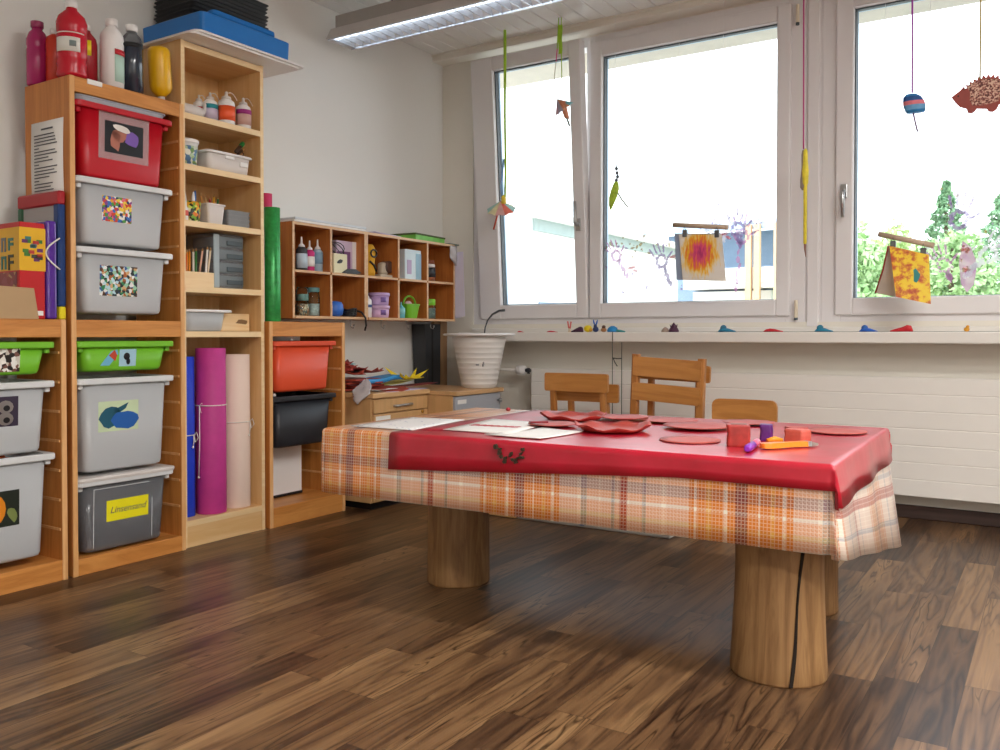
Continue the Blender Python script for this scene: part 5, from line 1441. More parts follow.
# craft pile on the drawer cabinet
CT = 0.5775
rq = random.Random(31)
def leafshape(rx, ry, n=16, wob=0.25, seed=0):
    q = random.Random(seed)
    return [((1 + (wob if k % 2 else -wob) * q.uniform(0.4, 1)) * rx * math.cos(2 * PI * k / n), (1 + (wob if k % 2 else -wob) * q.uniform(0.4, 1)) * ry * math.sin(2 * PI * k / n)) for k in range(n)]
def sheet(name, label, cat, poly, loc, m_, rot=(0, 0, 0), th=0.0015, bend=0.0, group=None, bumps=0.0):
    """a cut paper shape, optionally curled"""
    mb = MB()
    cx, cy = sum(p[0] for p in poly) / len(poly), sum(p[1] for p in poly) / len(poly)
    rr_ = max(math.hypot(p[0] - cx, p[1] - cy) for p in poly)
    rings = []
    for f_ in (1.0, 0.66, 0.33):
        rings.append([(cx + (x - cx) * f_, cy + (y - cy) * f_) for x, y in poly])
    def zz(x, y):
        d = math.hypot(x - cx, y - cy) / rr_
        return bend * d * d + bumps * d * d * math.sin(5 * math.atan2(y - cy, x - cx) + cx * 40)
    top = [[mb.v((x, y, zz(x, y) + th)) for x, y in r_] for r_ in rings]
    bot = [[mb.v((x, y, zz(x, y))) for x, y in r_] for r_ in rings]
    n = len(poly)
    ct, cb = mb.v((cx, cy, th)), mb.v((cx, cy, 0))
    for rows_, up in ((top, 1), (bot, 0)):
        for a, b_ in zip(rows_, rows_[1:]):
            for i in range(n): mb.f((a[i], a[(i + 1) % n], b_[(i + 1) % n], b_[i]), True)
        for i in range(n): mb.f((rows_[-1][i], rows_[-1][(i + 1) % n], ct if up else cb), True)
    for i in range(n): mb.f((top[0][i], top[0][(i + 1) % n], bot[0][(i + 1) % n], bot[0][i]))
    return solo(name, mb, m_, label, cat, loc, rot, group)
DRED = plain('brick_red_card', '#a8402f', 0.6, var=0.15, vscale=12)
rect = lambda w, h: [(-w / 2, -h / 2), (0, -h / 2), (w / 2, -h / 2), (w / 2, 0), (w / 2, h / 2), (0, h / 2), (-w / 2, h / 2), (-w / 2, 0)]
sheet('paper_sheet', 'lilac paper spread under the craft pile', 'paper', rect(0.30, 0.34), (0.345, -0.965, CT), M['paper_lilac'], (0, 0, 0.12))
sheet('paper_sheet', 'white paper curling at the front of the craft pile', 'paper', rect(0.22, 0.20), (0.36, -1.12, CT + 0.003), M['paper'], (0, 0, -0.3), bend=0.012)
sheet('card_sheet', 'brick red card hanging over the drawer cabinet edge', 'card', [(-0.07, -0.12), (0.03, -0.13), (0.10, -0.05), (0.085, 0.06), (0.02, 0.12), (-0.08, 0.08)], (0.41, -1.02, CT + 0.010), DRED, (R(2), R(5), 0.2))
sheet('card_sheet', 'dark red card strip reaching towards the white bin', 'card', [(-0.05, -0.20), (0.05, -0.18), (0.06, 0.1), (0.02, 0.21), (-0.04, 0.18)], (0.34, -0.78, CT + 0.012), plain('maroon_card', '#8a3a3c', 0.6), (R(2), 0, -0.15))
mb = MB(); mb.M = Matrix.Translation((0, 0, 0.012)) @ Matrix.Rotation(0.0, 4, 'X')
mb.tube([(0, -0.16 + 0.32 * k / 10, 0.004 * math.sin(k)) for k in range(11)], 0.013, 10); mb.box(-0.10, 0.0, -0.16, 0.16, -0.006, 0.006, 0.003)
solo('folded_card', mb, plain('azure_card', '#2f8ecb', 0.45), 'bright blue folded card across the craft pile', 'card', (0.36, -1.02, CT + 0.040), (R(4), R(4), R(-2)))
for k, (x, y, z, s, r_, nm) in enumerate(((0.23, -1.20, 0.115, 0.085, 0.3, 'crumpled red leaf cut-out at the top of the craft pile'), (0.30, -1.185, 0.085, 0.065, 1.1, 'small red leaf cut-out lying on the blue card'), (0.24, -1.10, 0.10, 0.08, 2.0, 'jagged red leaf cut-out in the middle of the pile'), (0.25, -1.00, 0.085, 0.075, 0.8, 'rust leaf cut-out near the yellow star'), (0.19, -1.14, 0.125, 0.07, 2.7, 'rearmost red leaf cut-out against the wall'))):
    sheet('paper_leaf', nm, 'paper leaf', leafshape(s, s * 0.8, 18, 0.18, k), (x, y, CT + z), plain('leaf_red_%d' % k, ('#a83a2e', '#b5452f', '#8f2f28', '#a8462f', '#9c3a34')[k], 0.6, var=0.15), (R(12 - 6 * k), R(10 - 3 * k), r_), 0.002, 0.022, bumps=0.010)
sheet('paper_leaf', 'teal leaf cut-out at the back of the pile', 'paper leaf', leafshape(0.06, 0.08, 14, 0.1, 9), (0.15, -1.09, CT + 0.118), M['teal'], (R(4), R(-8), 0.3), bend=0.01)
sheet('card_sheet', 'black paper scraps among the red leaf cut-outs', 'card', leafshape(0.06, 0.05, 12, 0.3, 11), (0.25, -1.13, CT + 0.098), M['black'], (R(6), R(8), 0.4), bend=0.01)
sheet('card_sheet', 'pale yellow card behind the yellow star', 'card', rect(0.16, 0.30), (0.24, -0.84, CT + 0.030), plain('pale_yellow_card', '#e4de7a', 0.6), (R(3), R(8), 0.1), bend=0.01)
mb = MB()
for k in range(11):
    a = 2 * PI * k / 11
    L_ = rq.uniform(0.10, 0.15)
    h_ = rq.uniform(0.03, 0.075)
    d = Vector((math.cos(a), math.sin(a), 0)); p_ = Vector((-math.sin(a), math.cos(a), 0)) * 0.016
    m_ = d * L_ * 0.55 + Vector((0, 0, 0.012))
    e = d * L_ + Vector((0, 0, h_ * (0.4 + 0.6 * (k % 2))))
    c0 = Vector((0, 0, 0.004))
    up = Vector((0, 0, 0.002))
    A_ = [c0 - p_ * 0.6, c0 + p_ * 0.6, m_ + p_, e, m_ - p_]
    lo = [mb.v(q) for q in A_]; hi = [mb.v(q + up) for q in A_]
    mb.f(list(reversed(lo))); mb.f(hi)
    for i in range(5): mb.f((lo[i], lo[(i + 1) % 5], hi[(i + 1) % 5], hi[i]))
solo('paper_star', mb, plain('star_yellow', '#ecd21e', 0.55, var=0.08), 'spiky yellow paper star on the craft pile', 'paper star', (0.345, -0.800, CT + 0.040))
mb = MB()
rings = []
for k in range(9):
    u = k / 8
    r = 0.052 * math.sin(PI * (0.06 + 0.88 * u)) ** 0.7
    cx, cy, cz = 0.0 - 0.02 * u, -0.045 + 0.075 * u, -0.055 + 0.085 * u
    rings.append([(cx + r * math.cos(a) * (1 + 0.35 * noise.noise(Vector((a * 1.3, u * 4, 0)))), cy + r * 0.55 * math.sin(a) * (1 + 0.3 * noise.noise(Vector((a * 2, u * 5, 4)))), cz + 0.02 * math.sin(a) + 0.012 * noise.noise(Vector((a * 1.7, u * 3, 9)))) for a in [2 * PI * i / 18 for i in range(18)]])
mb.loft(rings, smooth=True)
solo('plastic_bag', mb, milky('milky_film', '#eeedf2', 0.30, 0.12), 'milky plastic bag sagging over the drawer cabinet corner', 'bag', (0.44, -1.25, CT + 0.022))
mb = MB()
for k in range(7):
    mb.M = Matrix.Translation((0.004 * (k % 3), 0.006 * ((k * 2) % 5 - 2), 0.008 * k)) @ Matrix.Rotation(0.15 * ((k * 3) % 4 - 1.5), 4, 'Z')
    mb.mi = k % 2
    mb.box(-0.11, 0.11, -0.11, 0.11, 0, 0.0075, 0.002)
solo('card_stack', mb, [DRED, plain('dark_maroon_card', '#6a2a26', 0.6)], 'stack of brick red and maroon card under the leaf cut-outs', 'card', (0.245, -1.125, CT + 0.006))

# -------------------------------------------------------------- radiator etc.
t = thing('radiator', 'long flat white heater with fine horizontal grooves under the sill', 'radiator', (2.4, -0.06, 0.12))
o = t.location
mb = MB(o)
for k in range(7):
    z0, z1 = 0.12 + k * 0.0785, 0.12 + (k + 1) * 0.0785 - 0.0022
    mb.box(0.722, 4.1, -0.108, -0.055, z0, z1, 0.0022)
mb.box(0.724, 4.098, -0.1055, -0.056, 0.121, 0.668)
part('front_panel', mb, M['radiator'], t)
mb = MB(o); mb.box(0.72, 4.1, -0.056, -0.02, 0.14, 0.655); part('convector', mb, plain('grey_convector', '#b5b0aa', 0.5), t)
t = thing('radiator_valve', 'round white thermostat knob at the heater end', 'valve', (0.655, -0.10, 0.655))
mb = MB(); mb.lathe([(0.016, -0.035), (0.027, -0.028), (0.030, -0.005), (0.028, 0.018), (0.018, 0.026)], axis='x', seg=18); part('knob', mb, M['white'], t)
mb = MB(); mb.lathe([(0.010, 0.026), (0.012, 0.03), (0.012, 0.052), (0.008, 0.06)], axis='x', seg=12); mb.tube([(0.045, 0, 0.014), (0.045, 0, -0.02)], 0.008, 8); part('valve_body', mb, M['darkgrey'], t)
mb = MB(); mb.tube([(-0.03, 0.0, 0.0), (-0.20, 0.0, 0.0), (-0.24, 0.02, 0.0), (-0.25, 0.06, 0.0)], 0.009, 10); part('pipe', mb, M['radiator'], t)
t = thing('cord_loop', 'thin dark cord loop knotted below the windowsill', 'cord', (1.32, -0.208, 0.86))
mb = MB(); mb.tube([(-0.026, 0.0, 0.022), (-0.026, -0.002, -0.05), (-0.026, 0, -0.46), (-0.006, 0, -0.49), (0.018, 0, -0.49), (0.028, 0, -0.46), (0.028, 0, -0.036)], 0.0022, 6); part('cord', mb, plain('dark_green_cord', '#3f4a44', 0.6), t)
mb = MB(); mb.tube([(-0.026, -0.003, -0.120), (0.005, -0.004, -0.124), (0.028, -0.003, -0.122)], 0.003, 6); mb.tube([(-0.020, -0.004, -0.121), (-0.012, -0.006, -0.14), (0.004, -0.004, -0.165)], 0.0025, 6); part('knot', mb, plain('dark_knot', '#2e3632', 0.6), t)

# -------------------------------------------------------------------- chairs
def rslat(mb, x0, x1, y, z0, z1, th=0.016, r=0.012, curve=0.0):
    """a rounded backrest board, curved a little in plan"""
    us = [0, 0.01, 0.025, 0.05, 0.08, 0.12, 0.3, 0.5, 0.7, 0.88, 0.92, 0.95, 0.975, 0.99, 1]
    rings = []
    for u in us:
        x = x0 + (x1 - x0) * u
        e = min(u, 1 - u) * (x1 - x0)
        cut = 0.0 if e > r else r - math.sqrt(max(0, r * r - (r - e) ** 2))
        yy = y + curve * (4 * (u - 0.5) ** 2)
        rings.append([(x, yy - th / 2, z0 + cut), (x, yy + th / 2, z0 + cut), (x, yy + th / 2, z1 - cut), (x, yy - th / 2, z1 - cut)])
    mb.loft(rings)
def child_chair(label, loc, rz, w, slats, top, th=0.030, seat_h=0.32, tilt=0.0, group=None, rad=0.010):
    t = thing('child_chair', label, 'chair', loc, rz, group)
    t.rotation_euler = (0, tilt, rz)
    for s in (-1, 1):
        mb = MB()
        xx = s * (w / 2 - th / 2 - 0.010)
        mb.loft([rrect(xx + s * 0.012, 0.020, th, th * 1.1, 0.006, 0, 2), rrect(xx, 0.030, th, th * 1.15, 0.006, seat_h, 2), rrect(xx, 0.012, th * 0.95, th, 0.006, top, 2)]); part('leg', mb, M['chair_z'], t)
        mb = MB(); mb.loft([rrect(xx + s * 0.014, 0.30, th, th, 0.006, 0, 2), rrect(xx, 0.285, th, th, 0.006, seat_h - 0.012, 2)]); part('leg', mb, M['chair_z'], t)
        mb = MB(); mb.box(xx - 0.009, xx + 0.009, 0.045, 0.272, seat_h - 0.06, seat_h - 0.02, 0.003); part('side_rail', mb, M['chair'], t)
    mb = MB(); mb.loft([rrect(0, 0.165, w - 0.02, 0.31, 0.03, seat_h - 0.012, 4), rrect(0, 0.165, w, 0.32, 0.03, seat_h - 0.006, 4), rrect(0, 0.165, w, 0.32, 0.03, seat_h + 0.002, 4), rrect(0, 0.165, w - 0.02, 0.30, 0.03, seat_h + 0.005, 4)]); part('seat', mb, M['chair'], t)
    for z0, z1, ov, yo in slats:
        mb = MB(); rslat(mb, -w / 2 - ov, w / 2 + ov, yo, z0, z1, 0.018, rad, -0.012); part('backrest', mb, M['chair'], t)
    return t
child_chair('small beech chair with one low back slat, upper of its stack', (1.295, -0.63, 0.055), 0, 0.33, ((0.525, 0.617, 0.012, 0.008),), 0.545)
child_chair('small beech chair under the one-slat chair of the stack', (1.312, -0.545, 0.0), 0, 0.25, ((0.525, 0.617, 0.052, 0.008),), 0.545)
child_chair('taller beech chair with two back slats, nearer of two', (1.738, -0.63, 0.05), 0, 0.385, ((0.612, 0.704, -0.022, 0.012), (0.495, 0.578, -0.022, 0.016)), 0.715, 0.036, 0.36, R(3.2))
child_chair('taller beech chair tucked close behind the two-slat chair', (1.752, -0.545, 0.0), R(-2), 0.295, ((0.645, 0.725, 0.035, 0.012), (0.540, 0.615, -0.022, 0.016)), 0.72, 0.030, 0.36, R(2.0))
t = child_chair('small chair with a rounded plywood back behind the clay blocks', (2.155, -0.66, 0.0), 0, 0.27, ((0.462, 0.578, 0.010, 0.0),), 0.49, 0.028, 0.30, rad=0.03)
t = thing('low_box', 'low pale grey box on the floor behind the table', 'box', (1.55, -0.90, 0))
mb = MB(); mb.box(-0.36, 0.40, -0.13, 0.13, 0.0, 0.135, 0.006, 2); part('body', mb, plain('dove_grey_box', '#a8a39c', 0.6), t)
mb = MB(); mb.prism(oval(-0.03, 0.022, 0.030, 0.010, 10, -0.2, 0.3, 5), 'xz', -0.1312, -0.1300); part('blue_smudge', mb, plain('blue_smudge', '#4a6a94', 0.6), t)
mb = MB(); mb.box(-0.075, 0.075, -0.13, 0.13, 0, 0.145, 0.004)
solo('wooden_block', mb, M['birch_z'], 'low pale wooden block beside the grey floor box', 'block', (1.105, -0.90, 0))

# --------------------------------------------------------------------- table
TX, TY, TR = 2.09, -1.965, R(1.5)
TA, TB, TZ = 0.780, 0.455, 0.5640
t = thing('work_table', 'low wooden table on thick log legs under checked oilcloth', 'table', (TX, TY, 0), TR)
mb = MB(); mb.box(-TA + 0.006, TA - 0.006, -TB + 0.006, TB - 0.006, 0.522, TZ, 0.008, 2); part('tabletop', mb, M['table'], t)
def log_leg(lx, ly, r, seed, crack=None):
    q = random.Random(seed)
    mb = MB()
    n = 36
    rings = []
    for k in range(12):
        z = 0.5215 * k / 11
        fl = 1.0 + (0.10 if seed == 2 else 0.02) * max(0, 1 - z / 0.30) ** 1.6
        ring_ = []
        for i in range(n):
            a = 2 * PI * i / n
            rr_ = r * fl * (1 + 0.03 * noise.noise(Vector((math.cos(a) * 1.4 + seed, math.sin(a) * 1.4, z * 2.2))) + 0.008 * noise.noise(Vector((math.cos(a) * 6, math.sin(a) * 6 + seed, z * 3))))
            if crack is not None:
                d = (a - R(crack) - 0.10 * (z - 0.25) + PI) % (2 * PI) - PI
                if abs(d) < 0.055: rr_ -= 0.020 * (1 - abs(d) / 0.055) + 0.004
            ring_.append((lx + rr_ * math.cos(a), ly + rr_ * math.sin(a), z))
        rings.append(ring_)
    if k:
        rings[0] = [(lx + (x - lx) * 0.985, ly + (y - ly) * 0.985, 0.0) for x, y, z in rings[0]]
        rings.insert(1, [(x, y, 0.006) for x, y, z in [(lx + (x - lx) / 0.985, ly + (y - ly) / 0.985, 0) for x, y, z in rings[0]]])
    mb.loft(rings, smooth=True)
    ob = part('leg', mb, M['log'], t)
    return ob
def tl(x, y):
    dx, dy = x - TX, y - TY
    return (dx * math.cos(-TR) - dy * math.sin(-TR), dx * math.sin(-TR) + dy * math.cos(-TR))
a_, b_ = tl(1.545, -2.005); log_leg(a_, b_, 0.108, 1)
a_, b_ = tl(2.722, -2.235); lg = log_leg(a_, b_, 0.110, 2, None)
a_, b_ = tl(2.665, -1.665); log_leg(a_, b_, 0.088, 3)
# the long drying crack in the front log: a dark split let into its side
a_, b_ = tl(2.722, -2.235)
mb = MB()
rows = []
for k in range(14):
    z = 0.004 + 0.515 * k / 13
    fl = 1.0 + 0.10 * max(0, 1 - z / 0.30) ** 1.6
    aa = R(-62) + 0.85 * (z - 0.02) + 0.02 * math.sin(z * 20)
    ww = 0.0032 + 0.0012 * math.sin(z * 17 + 1)
    for_ = []
    for d, rr_ in ((-1, 1.012), (1, 1.012), (1, 0.9), (-1, 0.9)):
        r_ = 0.110 * fl * rr_ + 0.003
        for_.append((a_ + r_ * math.cos(aa) - d * ww * math.sin(aa), b_ + r_ * math.sin(aa) + d * ww * math.cos(aa), z))
    rows.append(for_)
mb.loft(rows)
ob = part('crack', mb, plain('split_wood_dark', '#1d120a', 0.9), t)
ob.parent = lg

# ---------------------------------------------------------------- the cloths
def cloth(name, label, s0, s1, t0, t1, lift, gap, m_, wave=0.006, right_extra=None, front_extra=None, drape=0.35, fold=0.45, th=0.0012, seed=0.0, kx=1.0, ky=-1.0, flare=0.10, uvname='sheet', edge=None):
    """a sheet that lies on the table top and hangs over its edges; s,t are sheet metres from the table centre"""
    mb = MB()
    bm = mb.bm
    uvl = bm.loops.layers.uv.new(uvname)
    A, B = TA + gap, TB + gap
    r = 0.012
    def ticks(a, b_, lim):
        base = [a + (b_ - a) * k / max(2, int((b_ - a) / 0.045)) for k in range(max(2, int((b_ - a) / 0.045)) + 1)]
        extra = []
        for e in (-lim, lim):
            for d in (-0.006, 0.0, 0.004, 0.008, 0.013, 0.019, 0.026):
                v_ = e + (d if e > 0 else -d)
                if a < v_ < b_: extra.append(v_)
        base = [v_ for v_ in base if all(abs(v_ - x) > 0.004 for x in extra)] + extra
        return sorted(base)
    S, T_ = ticks(s0, s1, A - r), ticks(t0, t1, B - r)
    def drop(d):
        """d = length past the start of the rounded edge -> (outward, down)"""
        if d <= 0: return 0.0, 0.0
        q = d / r
        if q < PI / 2: return r * math.sin(q), r * (1 - math.cos(q))
        return r, r + (d - r * PI / 2)
    verts = {}
    for i, s in enumerate(S):
        for j, tt in enumerate(T_):
            es, et = abs(s) - (A - r), abs(tt) - (B - r)
            sg, tg = (1 if s > 0 else -1), (1 if tt > 0 else -1)
            ox, dx = drop(es); oy, dy = drop(et)
            if right_extra and sg > 0 and dx > r: dx = r + (dx - r) * right_extra(tt)
            if front_extra and tg < 0 and dy > r: dy = r + (dy - r) * front_extra(s)
            x, y, z = s, tt, TZ + lift
            cx = sg * (A - r) if es > 0 else s
            cy = tg * (B - r) if et > 0 else tt
            if es > 0 and et > 0:
                m_n = min(dx, dy)
                big = max(dx, dy)
                x = cx + sg * (ox + fold * kx * m_n)
                y = cy + tg * (oy + fold * abs(ky) * m_n * (1.0))
                z -= big if m_n < r else math.sqrt(big * big + drape * m_n * m_n)
            elif es > 0:
                w_ = wave * math.sin(tt * 17 + seed) * min(1, dx / 0.1)
                x = cx + sg * (ox + flare * max(0, dx - r) + w_ * 0.8)
                z -= dx
            elif et > 0:
                w_ = wave * (math.sin(s * 9 + seed) + 0.5 * math.sin(s * 23 + seed * 2)) * min(1, dy / 0.1)
                y = cy + tg * (oy + 0.03 * max(0, dy - r) + abs(w_) * 0.7)
                z -= dy
            else:
                z += 0.0
            verts[i, j] = (mb.v((x, y, z)), (s, tt))
    for i in range(len(S) - 1):
        for j in range(len(T_) - 1):
            q = [verts[i, j], verts[i + 1, j], verts[i + 1, j + 1], verts[i, j + 1]]
            fc = mb.f([k[0] for k in q], True)
            if fc:
                for lp, k in zip(fc.loops, q): lp[uvl].uv = k[1]
    for fc in bm.faces: fc.normal_update()
    me = bpy.data.meshes.new(name)
    bm.to_mesh(me); bm.free()
    me.materials.append(m_)
    ob = bpy.data.objects.new(name, me); C.objects.link(ob)
    ob.location = (TX, TY, 0); ob.rotation_euler = (0, 0, TR)
    ob['label'] = label; ob['category'] = 'tablecloth'
    md = ob.modifiers.new('thick', 'SOLIDIFY'); md.thickness = th; md.offset = 1.0
    return ob
cloth('tablecloth', 'orange and white checked oilcloth hanging low over the table', -TA - 0.035, TA + 0.215, -TB - 0.205, TB + 0.20, 0.0006, 0.003, M['plaid'], 0.006,
      right_extra=lambda v: 1.0 + 0.75 * max(0, min(1, (v + TB) / (2 * TB))), fold=0.08, seed=2.0, kx=1.2, ky=0.5, flare=0.14, drape=0.0)
redm, nt, b = newmat('red_oilcloth')
tc = N(nt, 'ShaderNodeTexCoord'); nz = N(nt, 'ShaderNodeTexNoise', Scale=9.0, Detail=4.0); nt.links.new(tc.outputs['Object'], nz.inputs['Vector'])
rp_ = ramp(nt, [(0.3, rgb('#b00d26')), (0.7, rgb('#c61434'))]); nt.links.new(nz.outputs['Fac'], rp_.inputs['Fac']); nt.links.new(rp_.outputs[0], b.inputs['Base Color'])
b.inputs['Roughness'].default_value = 0.4; b.inputs['Coat Weight'].default_value = 0.6; b.inputs['Coat Roughness'].default_value = 0.2; b.inputs['Coat IOR'].default_value = 1.5
n2 = N(nt, 'ShaderNodeTexNoise', Scale=7.0, Detail=2.0); nt.links.new(tc.outputs['Object'], n2.inputs['Vector'])
bp = N(nt, 'ShaderNodeBump', Strength=0.25, Distance=0.01); nt.links.new(n2.outputs['Fac'], bp.inputs['Height']); nt.links.new(bp.outputs[0], b.inputs['Normal'])
rc = cloth('tablecloth', 'shiny red oilcloth laid over the checked one', tl(1.60, -2.44)[0], TA + 0.106, -TB - 0.118, TB + 0.05, 0.0028, 0.0110, redm, 0.006, fold=0.30, seed=2.0, kx=0.6, ky=0.5, flare=0.15, drape=0.15, front_extra=lambda v: 1.0 - 0.52 * max(0, min(1, (v + 0.5) / 0.9)))
mb = MB()
rq = random.Random(6)
bx0 = tl(2.035, -2.42)[0]
for k, (dx, z) in enumerate(((-0.048, 0.553), (-0.034, 0.549), (-0.036, 0.538), (-0.030, 0.528), (-0.020, 0.514), (-0.016, 0.522), (0.010, 0.520), (0.018, 0.516), (0.022, 0.525), (0.034, 0.541), (0.036, 0.530), (0.040, 0.552), (0.002, 0.535))):
    pts = oval(bx0 + dx, z - 0.004, 0.0075 * rq.uniform(0.3, 1.0), 0.0065 * rq.uniform(0.4, 1.1), 9, rq.uniform(0, 3), 0.5, k)
    mb.prism(pts, 'xz', -TB - 0.0265, -TB - 0.0150)
part('painted_mark', mb, plain('dark_green_paint', '#3a3020', 0.5), rc)

# --------------------------------------------------------- things on the table
PZ = TZ + 0.0006 + 0.0014
RZ_ = TZ + 0.0028 + 0.0016
def quad(pts, loc): return [(x - loc[0], y - loc[1]) for x, y in pts]
def sub(pts, n=3):
    o_ = []
    for i in range(len(pts)):
        a, b_ = pts[i], pts[(i + 1) % len(pts)]
        for k in range(n): o_.append((a[0] + (b_[0] - a[0]) * k / n, a[1] + (b_[1] - a[1]) * k / n))
    return o_
dotted, nt, b = newmat('dotted_paper')
tc = N(nt, 'ShaderNodeTexCoord'); vo = N(nt, 'ShaderNodeTexVoronoi', Scale=38.0, Randomness=0.8); nt.links.new(tc.outputs['Object'], vo.inputs['Vector'])
rp_ = ramp(nt, [(0.0, rgb('#8f8fb4')), (0.14, rgb('#9a9abc')), (0.2, rgb('#efedec'))]); nt.links.new(vo.outputs['Distance'], rp_.inputs['Fac']); nt.links.new(rp_.outputs[0], b.inputs['Base Color'])
b.inputs['Roughness'].default_value = 0.6
L0 = (1.49, -2.21)
sheet('paper_sheet', 'white sheet dotted with blue specks at the table end by the shelves', 'paper', quad(sub([(1.385, -2.385), (1.635, -2.375), (1.585, -2.02), (1.375, -2.045)]), L0), (L0[0], L0[1], RZ_ + 0.0005), dotted)
sheet('card_sheet', 'dark red card strip between the two drawn sheets', 'card', quad(sub([(1.645, -2.36), (1.72, -2.33), (1.70, -2.0), (1.63, -2.0)]), (1.67, -2.2)), (1.67, -2.2, RZ_ + 0.0005), plain('crimson_card', '#a82a38', 0.5))
L1 = (1.80, -2.16)
t = thing('drawing', 'white sheet with a red scribbled caterpillar drawing', 'drawing', (L1[0], L1[1], RZ_ + 0.0025))
o = sheet('page', None, None, quad(sub([(1.715, -2.325), (1.955, -2.315), (1.90, -1.985), (1.66, -1.955)]), L1), (0, 0, 0), M['paper']); o.parent = t
for k_ in ('label', 'category'): 
    if k_ in o: del o[k_]
mb = MB()
rq = random.Random(8)
mb.prism([(-0.085 + 0.17 * k / 14, -0.005 + 0.012 * (1 + 0.8 * (k % 2)) + 0.02 * k / 14) for k in range(15)] + [(0.085 - 0.17 * k / 14, -0.022 - 0.006 * (k % 2) + 0.02 * (14 - k) / 14) for k in range(15)], 'xy', 0.0016, 0.0022)
part('red_scribble', mb, plain('red_crayon', '#b8323c', 0.6), t)
L2 = (2.0, -2.22)
sheet('paper_sheet', 'flat white shape added as glare in front of the red paper plates', 'paper', quad(sub([(1.90, -2.37), (2.09, -2.37), (2.11, -2.15), (1.955, -2.12)]), L2), (L2[0], L2[1], RZ_ + 0.0008), M['paper'], bend=0.004)  # glare on the red cloth, put in as a white flat shape
PLATE = plain('red_paper_plate', '#b4483e', 0.5, var=0.1, vscale=20)
def plate(label, x, y, r, rz=0.0, tilt=(0, 0), seed=1, lift=0.0, wob=0.12):
    """a painted paper disc with a wavy turned-up rim"""
    mb = MB()
    n = 36
    rings = []
    for rr_, z in ((1.0, 0.016), (0.92, 0.010), (0.78, 0.003), (0.3, 0.001)):
        rings.append([(r * rr_ * math.cos(2 * PI * k / n), r * rr_ * math.sin(2 * PI * k / n), z + (0.005 * math.sin(7 * 2 * PI * k / n + seed) if rr_ > 0.9 else 0) + (0.005 * math.sin(2 * 2 * PI * k / n + seed) + 0.003 if rr_ > 0.9 else 0)) for k in range(n)])
    mb.loft([[(x_, y_, z_ + 0.0018) for x_, y_, z_ in r_] for r_ in rings][::-1] + rings, cap0=True, cap1=True, smooth=True)
    return solo('paper_plate', mb, PLATE, label, 'paper plate', (x, y, RZ_ + 0.0005 + lift), (R(tilt[0]), R(tilt[1]), rz))
plate('red wavy paper plate near the far table edge', 1.895, -1.80, 0.118, 0.3, (0, 0), 1)
plate('red wavy paper plate in the middle of the table, most curled', 2.165, -2.05, 0.118, 0.9, (0, 0), 2.2, wob=0.2)
disc = lambda r, seed: oval(0, 0, r, r * 0.97, 22, 0, 0.035, seed)
DISC = plain('red_paper_disc', '#bb5248', 0.55, var=0.08, vscale=25)
sheet('paper_disc', 'flat red disc in front of the plate near the far edge', 'paper disc', disc(0.080, 2), (1.945, -2.04, RZ_ + 0.001), DISC, (0, 0, 0), 0.0016, 0.010)
sheet('paper_disc', 'red disc behind the most curled plate', 'paper disc', disc(0.090, 3), (2.045, -1.735 + 0.02, RZ_ + 0.001), DISC, (0, 0, 0.5), 0.0016, 0.012)
sheet('paper_disc', 'flat round red disc closest to the front table edge', 'paper disc', disc(0.088, 4), (2.452, -2.155, RZ_ + 0.0012), DISC, (0, 0, 0), 0.0012, 0.001)
sheet('paper_disc', 'red disc with raised rim behind the front disc', 'paper disc', disc(0.108, 5), (2.365, -1.845, RZ_ + 0.001), DISC, (0, 0, 0.7), 0.0016, 0.010)
sheet('paper_disc', 'thin red disc half under its neighbour near the chairs', 'paper disc', disc(0.095, 6), (2.21, -1.70, RZ_ + 0.001), DISC, (0, 0, 0.2), 0.0014, 0.008)
sheet('paper_disc', 'red disc before the two-slat chair at the far edge', 'paper disc', disc(0.085, 8), (2.46, -1.63, RZ_ + 0.001), DISC, (0, 0, 0.2), 0.0014, 0.008)
sheet('paper_disc', 'single red disc at the table corner by the heater', 'paper disc', disc(0.092, 7), (2.755, -1.72, RZ_ + 0.001), DISC, (0, 0, 0), 0.0014, 0.004)
def block(label, x, y, z, w, d, h, rz, m_, top=None, tilt=(0, 0), name='clay_block'):
    t = thing(name, label, 'clay block', (x, y, z))
    t.rotation_euler = (R(tilt[0]), R(tilt[1]), rz)
    mb = MB()
    mb.loft([rrect(0, 0, w * 0.96, d * 0.96, 0.006, 0.0, 3), rrect(0, 0, w, d, 0.007, 0.004, 3), rrect(0.002, 0.001, w * 0.98, d, 0.007, h * 0.6, 3), rrect(0, 0.002, w * 1.02, d * 0.98, 0.007, h - 0.004, 3), rrect(0, 0.002, w * 0.96, d * 0.92, 0.007, h, 3)])
    part('body', mb, m_, t)
    if top:
        mb = MB(); mb.loft([rrect(0.002, 0.003, w * 0.7, d * 0.6, 0.005, z_, 3) for z_ in (h + 0.0002, h + 0.0014)]); part('paint_patch', mb, top, t)
B1 = plain('mottled_brick_clay', '#a8322c', 0.5, var=0.35, vscale=30)
block('brick red clay block standing tallest on the table', 2.602, -2.195, RZ_, 0.060, 0.055, 0.058, 0.35, B1, plain('dusty_patch', '#8f5a50', 0.6))
block('dark purple clay block behind the marker', 2.632, -2.035, RZ_, 0.034, 0.038, 0.046, 0.2, plain('purple_clay', '#5c1d72', 0.45, var=0.25, vscale=40))
block('coral clay block next to the orange brush', 2.720, -2.045, RZ_, 0.058, 0.050, 0.038, -0.3, plain('coral_clay', '#c95c4c', 0.5, var=0.15, vscale=30), None, (0, 0))
block('flat red clay slab behind the coral block', 2.690, -1.93, RZ_, 0.055, 0.05, 0.032, 0.6, plain('red_clay', '#b34438', 0.5, var=0.15, vscale=30))
